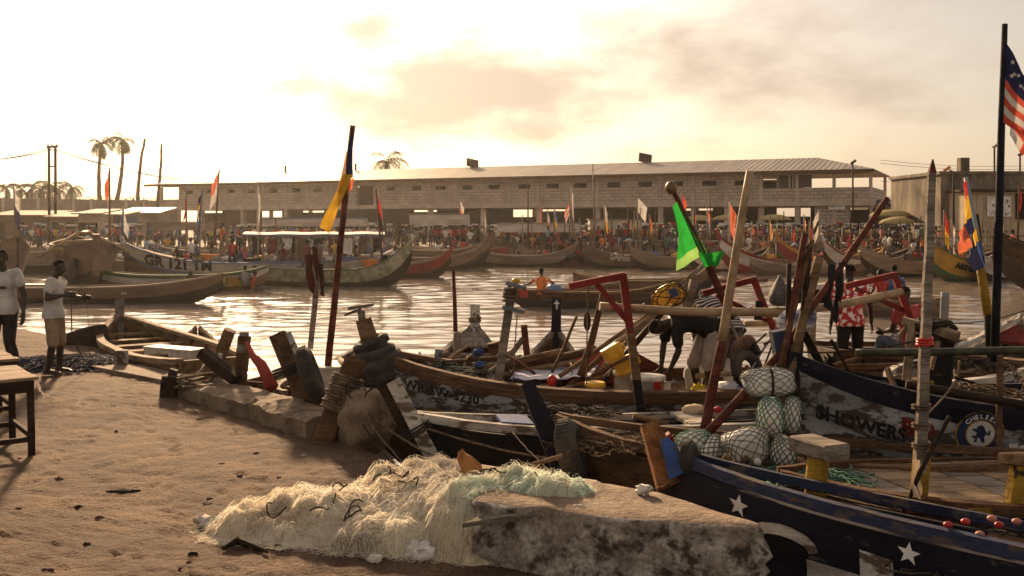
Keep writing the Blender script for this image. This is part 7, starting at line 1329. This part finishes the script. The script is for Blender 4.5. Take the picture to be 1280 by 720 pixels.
for i in range(30):
    px = [655, 668, 690, 704, 728, 742, 765, 778, 800, 820, 832, 845, 862, 880, 898, 925, 946, 958, 980, 998, 1016, 1034, 1050, 1066, 1088, 1100, 1128, 1148, 1200, 1225][i]; d = 74 - (px - 650) * 0.012; yb = 322; yt = rnd.uniform(258, 292)
    MB().tube([PD(px, yb, d), PD(px + rnd.uniform(-5, 5), yt, d)], [0.06, 0.035], 5).build('thin_mast', [FGR, FBR, W_RED, FDK][i % 4], label='thin bare %s mast standing among the far canoes' % ['pale', 'brown', 'dark red', 'black'][i % 4], cat='mast', group='%s masts among the far canoes' % ['pale', 'brown', 'dark red', 'black'][i % 4])
for i, (px, lab) in enumerate(((610, 'behind the checkered boat end'), (670, 'behind the EM canoe'), (760, 'behind the SAHEN canoe'), (830, 'left of the green flag'), (935, 'behind the red and white canoe'), (1005, 'behind the yellow red canoe'), (1055, 'behind the grey raised prow'), (1130, 'behind the patched canoe'))):
    bw, stn = lr(px, 327, 8, 20 + 4 * (i % 3)); far_boat(bw, stn, 1.5, 'plain dark canoe nosing out ' + lab, [(0.3, FDK), (1, [FBR, FGR, FRD, FBL][i % 4])], FGR, D=1.2, rb=1.1, thw=3, n=16)
wh_labels = ['beside the green flag', 'behind the red and white prow', 'over the yellow prow', 'above the patched canoe', 'behind the yellow red flag', 'over the SAHEN canoe', 'before the square white flag', 'under the hall sign', 'by the big dark canoe', 'behind the white far canoe']
for i, (x0, x1, y_, d) in enumerate(((860, 960, 300, 72), (930, 1050, 296, 74), (960, 1090, 304, 70), (1060, 1170, 300, 68), (1160, 1280, 296, 66), (700, 800, 304, 76), (780, 880, 300, 76), (990, 1080, 290, 78), (1190, 1290, 306, 60), (1170, 1260, 288, 68))):
    rk = T('pole_rack', PD((x0 + x1) / 2, 322, d), 'long horizontal pole rack on thin uprights ' + wh_labels[i], 'pole rack'); MB().tube([PD(x0, y_ + rnd.uniform(-2, 2), d), PD(x1, y_ + rnd.uniform(-3, 3), d + 1)], 0.07, 6).build('rail_pole', W_TAN if i % 2 else FGR, rk)
    for t in (0.08, 0.4, 0.7, 0.95): MB().tube([PD(x0 + (x1 - x0) * t, y_ - 8 * rnd.random(), d), PD(x0 + (x1 - x0) * t + rnd.uniform(-2, 2), 325, d)], 0.055, 5).build('upright_pole', FGR if i % 3 else FBR, rk)
# cargo, tarps, canopies on the shore
for i, (px, py, d, w, h, m_, lab) in enumerate(((550, 275, 85, 5, 1.6, FWH, 'white canopy stall behind the checkered boat'), (672, 285, 80, 6.5, 1.2, FWH, 'long white topped boat shelter behind the brown canoes'), (768, 281, 82, 4.2, 1.4, FWH, 'white awning left of the square flag'), (230, 283, 72, 4, 1.0, FGR, 'dusty low stall behind the lettered canoe'), (395, 278, 70, 7, 1.0, FWH, 'white cabin roof with window slots beyond the yellow flag'))):
    c = PD(px, py, d); o = T('market_stall', V(c.x, d, SHZ), lab, 'stall'); MB().box((c.x, d, c.z), (w, 2.4, h * 0.55)).build('awning', m_, o); MB().box((c.x, d, c.z + h * 0.32), (w * 1.04, 2.6, 0.07)).build('roof_edge', FBL if i == 4 else FGR, o)
    for sx in (-1, 1):
        for sy in (-1, 1): MB().tube([(c.x + sx * w * .46, d + sy, SHZ), (c.x + sx * w * .46, d + sy, c.z - h * .2)], .06, 5).build('post', FGR, o)
def parasol(px, py, d, r_, m_, lab):
    c = PD(px, py, d); o = T('market_parasol', V(c.x, d, SHZ), lab, 'parasol'); MB().tube([(c.x, d, SHZ), (c.x, d, c.z)], .05, 6).build('pole', FGR, o); MB().lathe([(r_, -.55), (r_ * .8, -.25), (r_ * .4, -.05), (.05, .02)], c, 12).build('canopy', m_, o)
YLC = cloth('parasol_straw', (0.52, 0.42, 0.2)); parasol(1113, 262, 82, 1.75, YLC, 'straw yellow market parasol right of the hall'); parasol(1122, 271, 80, 1.5, YLC, 'second straw parasol just below the first'); parasol(912, 268, 95, 1.8, YLC, 'straw parasol under the hall behind the orange flag'); parasol(968, 268, 94, 1.7, YLC, 'straw parasol under the hall near the yellow prow'); parasol(873, 269, 96, 1.7, YLC, 'straw parasol under the hall behind the bamboo pole')
hs = T('hall_sign', PD(1046, 258, 97), 'white board sign with dark lettering hung on the hall front', 'sign'); c = PD(1046, 257, 97.3); rsg = Matrix.Rotation(WRZ, 3, 'Z'); MB().box(c, (1.5, 0.06, 0.8), WRZ).build('board', WHTC, hs); vs_, fs_ = text_mesh('UJUAN', 0.42, 0.01); MB().add([c + rsg @ V(p.x - 0.68, -0.045, p.y - 0.12) for p in vs_], fs_).build('lettering', INKB, hs)
# ---------------------------------------------------------------- palms, poles and buildings behind
FROND = M('palm_leaf', (0.075, 0.085, 0.03), (0.045, 0.05, 0.02), scale=2, rough=0.7, bump=0, transl=0.35); TRUNK = M('palm_trunk', (0.13, 0.10, 0.075), (0.08, 0.06, 0.045), scale=3, rough=0.9, bump=0.2)
def palm(base, top, label, r=2.6, nf=16, tr=0.22, seed=0, crown=True):
    rp_ = random.Random(seed); o = T('palm_tree', base, label, 'palm tree'); base = Vector(base); top = Vector(top); bendv = V(rp_.uniform(-.5, .5), 0, 0)
    MB().tube([base.lerp(top, t) + bendv * math.sin(t * 3.14) + V(.12 * noise.noise(V(t * 6, seed, 0)), 0, 0) for t in [k / 10 for k in range(11)]], [tr * (1.25 - .5 * k / 10) for k in range(11)], 8).build('trunk', TRUNK, o)
    if not crown: return o
    m_ = MB()
    for k in range(nf):
        az = k * 2.39996 + rp_.uniform(-.2, .2); el = R(rp_.uniform(-38, 78)); L = r * rp_.uniform(.85, 1.1); p = top.copy(); pts = [p.copy()]
        for j in range(8): p = p + V(math.cos(az) * math.cos(el), math.sin(az) * math.cos(el), math.sin(el)) * L / 8; el -= R(13 + 4 * rp_.random()); pts.append(p.copy())
        m_.tube(pts, [.05 - .005 * j for j in range(9)], 4); sdv = V(-math.sin(az), math.cos(az), 0)
        for j in range(1, 9):
            for h_ in (0, .5):
                q = pts[j - 1].lerp(pts[j], h_); dr_ = (pts[j] - pts[j - 1]).normalized(); ll = r * .34 * math.sin(math.pi * (j + h_) / 10.5)
                for s_ in (-1, 1):
                    tip = q + sdv * s_ * ll * .8 + dr_ * ll * .5 + V(0, 0, -ll * rp_.uniform(.35, .75)); m_.add([q - dr_ * .06, q + dr_ * .08, tip], [(0, 1, 2)])
    m_.build('crown', FROND, o); return o
palm(PD(126, 262, 150), PD(127, 180, 150), 'tall palm with round crown, shorter of the pair by the wall', 2.6, 20, .3, 1); palm(PD(143, 262, 150), PD(153, 175, 150), 'tall palm with round crown, taller leaning one of the pair', 2.8, 20, .3, 2)
palm(PD(483, 262, 150), PD(484, 203, 150), 'palm crown rising behind the hall roof', 4.0, 22, .25, 3)
palm(PD(172, 262, 145), PD(181, 173, 145), 'bare leaning palm trunk without a crown beside the palm pair', tr=.25, seed=4, crown=False); palm(PD(196, 262, 140), PD(202, 180, 140), 'bare thin palm trunk at the hall corner', tr=.22, seed=5, crown=False)
for i, px in enumerate((8, 27, 40, 52, 62, 72, 90)): palm(PD(px, 262, 165), PD(px, 235 + (i * 3) % 6, 165), 'low palm peeking over the long wall', 2.6 + .2 * (i % 3), 13, .25, 10 + i).update_tag(); [x for x in bpy.data.objects if x.name.startswith('palm_tree')][-1]['group'] = 'low palms behind the wall'
for i in range(9): 
    c = PD(100 + i * 11, 249 + (i % 3), 150); bm_ = MB(); r5 = random.Random(i)
    for k in range(160): q = c + V(r5.gauss(0, .7), r5.gauss(0, .5), r5.gauss(0, .45)); v1 = V(r5.uniform(-1, 1), r5.uniform(-1, 1), r5.uniform(-1, 1)) * .16; v2 = V(r5.uniform(-1, 1), r5.uniform(-1, 1), r5.uniform(-1, 1)) * .16; bm_.add([q, q + v1, q + v2], [(0, 1, 2)])
    sb5 = T('shrub', V(c.x, c.y, SHZ), 'small dark bush showing over the wall between the bare trunks', 'bush', 'bushes over the wall'); bm_.build('foliage', FROND, sb5); MB().tube([V(c.x, c.y, SHZ), c], .12, 5).build('stem', TRUNK, sb5)
up_ = T('utility_pole', PD(66, 280, 110), 'twin-legged wooden utility pole with crossarm', 'utility pole')
for px in (61.5, 69.5): MB().tube([PD(px, 282, 110), PD(px - .3, 183, 110)], .16, 6).build('leg', W_DARK, up_)
MB().bar(PD(58.5, 184, 110), PD(72.5, 183, 110), .2, .25).build('crossarm', W_DARK, up_); MB().bar(PD(61, 208, 110), PD(70, 208, 110), .12, .15).build('crossarm', W_DARK, up_)
for px in (60, 65, 71): MB().lathe([(.12, 0), (.08, .3), (.12, .35)], PD(px, 184, 110), 8).build('insulator', FGR, up_)
for i in range(3):
    MB().tube(sag(PD(60 + 5 * i, 186, 110), PD(-90, 196, 110), .8, 12), .035, 4).build('power_line', ROPE_D, label='power line running left from the utility pole', cat='cable', group='lines left of the utility pole'); MB().tube(sag(PD(60 + 5 * i, 186, 110), PD(300, 226 + 2 * i, 160), 1.2, 14), .035, 4).build('power_line', ROPE_D, label='power line running from the utility pole towards the hall roof', cat='cable', group='lines from the pole to the hall')
WALLM = M('compound_wall', (0.30, 0.235, 0.175), (0.20, 0.155, 0.115), scale=0.5, rough=0.9, bump=0.1, detail=7); wl = T('compound_wall', PD(90, 270, 140), 'long weathered compound wall at the left shore', 'wall')
for i in range(12): a, c = PD(-40 + 22 * i, 247 + i * .35, 141), PD(-18 + 22 * i, 247 + i * .35 + .3, 141); MB().hexa([V(a.x, 141, SHZ), V(c.x - .06, 141, SHZ), V(c.x - .06, 141.25, SHZ), V(a.x, 141.25, SHZ), V(a.x, 141, a.z), V(c.x - .06, 141, c.z), V(c.x - .06, 141.25, c.z), V(a.x, 141.25, a.z)]).build('wall_panel', WALLM, wl); MB().box((c.x, 141.1, (SHZ + c.z) / 2 + .05), (.35, .4, c.z - SHZ + .1)).build('wall_pier', PLAST, wl)
def shed(px0, px1, ye, yr, d, wallm, roofm, lab, doors=2):
    a, c = PD(px0, ye, d), PD(px1, ye, d); zr_ = PD(px0, yr, d + 2.5).z; o = T('shed', V((a.x + c.x) / 2, d, SHZ), lab, 'shed'); w = c.x - a.x; MB().box(((a.x + c.x) / 2, d + 2.5, (SHZ + a.z) / 2), (w, 5, a.z - SHZ)).build('wall', wallm, o)
    MB().add([V(a.x - .5, d - .6, a.z), V(c.x + .5, d - .6, a.z), V(c.x + .5, d + 5.5, zr_), V(a.x - .5, d + 5.5, zr_), V(a.x - .5, d - .6, a.z + .12), V(c.x + .5, d - .6, a.z + .12), V(c.x + .5, d + 5.5, zr_ + .12), V(a.x - .5, d + 5.5, zr_ + .12)], [(3, 2, 1, 0), (4, 5, 6, 7), (0, 1, 5, 4), (1, 2, 6, 5), (2, 3, 7, 6), (3, 0, 4, 7)]).build('roof', roofm, o)
    for k in range(doors): x = a.x + w * (k + .5) / doors; MB().box((x, d - .02, SHZ + 1.0), (.9, .06, 2.0)).build('door', DARKV, o)
RUSTR = M('rusty_roof', (0.25, 0.14, 0.08), (0.17, 0.11, 0.075), scale=.6, rough=0.8, bump=0); CREAM = M('cream_wall', (0.46, 0.37, 0.25), (0.36, 0.28, 0.18), scale=.7, rough=0.9, bump=0)
shed(-10, 60, 270, 264, 112, FBR, RUSTR, 'low shack with rusty roof at the left end', 3); shed(62, 96, 272, 266, 106, FBR, RUSTR, 'brown shack beside the utility pole'); shed(98, 122, 268, 262, 100, CREAM, RUSTR, 'small cream shack left of the blue roof'); shed(122, 150, 270, 264, 104, FBL, RUSTR, 'small bluish shack in the dusty left market'); shed(150, 196, 267, 260, 118, WALLM, ROOFM, 'grey shack joined to the hall corner', 3)
# right shore buildings
OLDC = M('mouldy_concrete', (0.28, 0.22, 0.15), (0.15, 0.115, 0.08), scale=.6, stretch=(1, 1, .35), rough=.9, bump=.1, wear=(.05, .042, .035), wamt=.50, wscale=.7, soft=.15, detail=7)
rbd = T('concrete_building', V(38, 77, SHZ), 'flat-topped mouldy concrete building with yellow lean-to at the right shore', 'building'); a = PD(1176, 218, 76); c = PD(1330, 212, 76)
MB().box(((a.x + c.x) / 2, 81, (SHZ + a.z) / 2), (c.x - a.x, 10, a.z - SHZ)).build('wall', OLDC, rbd); MB().box(((a.x + c.x) / 2, 81, a.z + .12), (c.x - a.x + .3, 10.3, .24)).build('parapet', OLDC, rbd); MB().box((PD(1204, 215, 79).x, 79, a.z + .8), (.7, .7, 1.3)).build('chimney', OLDC, rbd)
a2, c2_ = PD(1208, 240, 73), PD(1330, 232, 73); MB().box(((a2.x + c2_.x) / 2, 74.5, (SHZ + a2.z) / 2), (c2_.x - a2.x, 2.9, a2.z - SHZ)).build('annex_wall', CREAM, rbd); MB().box(((a2.x + c2_.x) / 2, 74.2, a2.z + .12), (c2_.x - a2.x + .5, 3.4, .16)).build('annex_roof', W_DARK, rbd)
for k in range(14): x = a2.x + .3 + k * .5; MB().box((x, 73.02, (SHZ + a2.z) / 2), (.04, .06, a2.z - SHZ - .1)).build('wall_batten', FYL if False else CREAM, rbd)
pm_ = PD(1249, 258, 72.9); MB().box((pm_.x, 72.93, pm_.z), (1.75, .06, 1.5)).build('mural_panel', WHTC, rbd)
for k in range(26): MB().box((pm_.x + rnd.uniform(-.75, .75), 72.885, pm_.z + rnd.uniform(-.6, .6)), (rnd.uniform(.05, .22), .02, rnd.uniform(.04, .16))).build('mural_mark', M('mural_ink', (.25, .26, .28), rough=.8, bump=0), rbd)
MB().box((PD(1276, 258, 72.9).x, 72.95, pm_.z), (.7, .08, 1.9)).build('dark_window', DARKV, rbd)
shed(1122, 1166, 257, 250, 96, FWH, M('blue_roof', (.06, .08, .14), rough=.6, bump=0), 'small white house with dark blue roof right of the hall', 1); shed(1085, 1196, 252, 246, 118, FDK, ROOFM, 'long dark low roof behind the white house', 0); shed(1168, 1180, 262, 256, 84, OLDC, RUSTR, 'narrow lean-to beside the concrete building', 0)
def lamp(px, yt, yb, d, lab, head, arm):
    o = T('street_lamp', V(PD(px, yb, d).x, d, SHZ), lab, 'lamp post'); t_ = PD(px, yt, d); MB().tube([V(t_.x, d, SHZ), t_], [.1, .07], 6).build('post', W_DARK, o); h_ = t_ + V(arm, 0, .25); MB().tube([t_, h_], .05, 5).build('arm', W_DARK, o); MB().box(h_, (.5, .25, .2), rot=Matrix.Rotation(-.6, 3, 'Y')).build('lamp_head', head, o)
lamp(1192, 215, 300, 74, 'street lamp with head coloured sunlit orange beside the concrete building', M('sunlit_lamp', (.6, .25, .06), rough=.3, bump=0), -.5); lamp(1066, 206, 290, 88, 'tall dark pole without lamp at the hall end', W_DARK, .05); lamp(1243, 186, 216, 82, 'floodlight mast rising behind the concrete building', STEEL, .1); lamp(1275, 196, 216, 82, 'dark wire post on the concrete building', W_DARK, .1)  # orange of the first lamp head is sunlight put into its colour
for i, y_ in enumerate((200, 204, 226)): MB().tube(sag(PD(1100, y_, 130), PD(1400, y_ - 3, 130), 1.0, 10), .03, 4).build('power_line', ROPE_D, label='power line crossing the sky right of the hall', cat='cable', group='lines right of the hall')
# ---------------------------------------------------------------- haze
hz = bpy.data.materials.new('dusty_air'); hz.use_nodes = True; n_ = hz.node_tree.nodes; n_.clear()
ho = n_.new('ShaderNodeOutputMaterial'); pv = n_.new('ShaderNodeVolumePrincipled')
pv.inputs['Color'].default_value = (0.98, 0.94, 0.88, 1); pv.inputs['Density'].default_value = 0.00017; pv.inputs['Anisotropy'].default_value = 0.7
hz.node_tree.links.new(pv.outputs[0], ho.inputs['Volume'])
MB().box((0, 164, 7.0), (540, 345, 19.0)).build('haze', hz, kind='stuff')
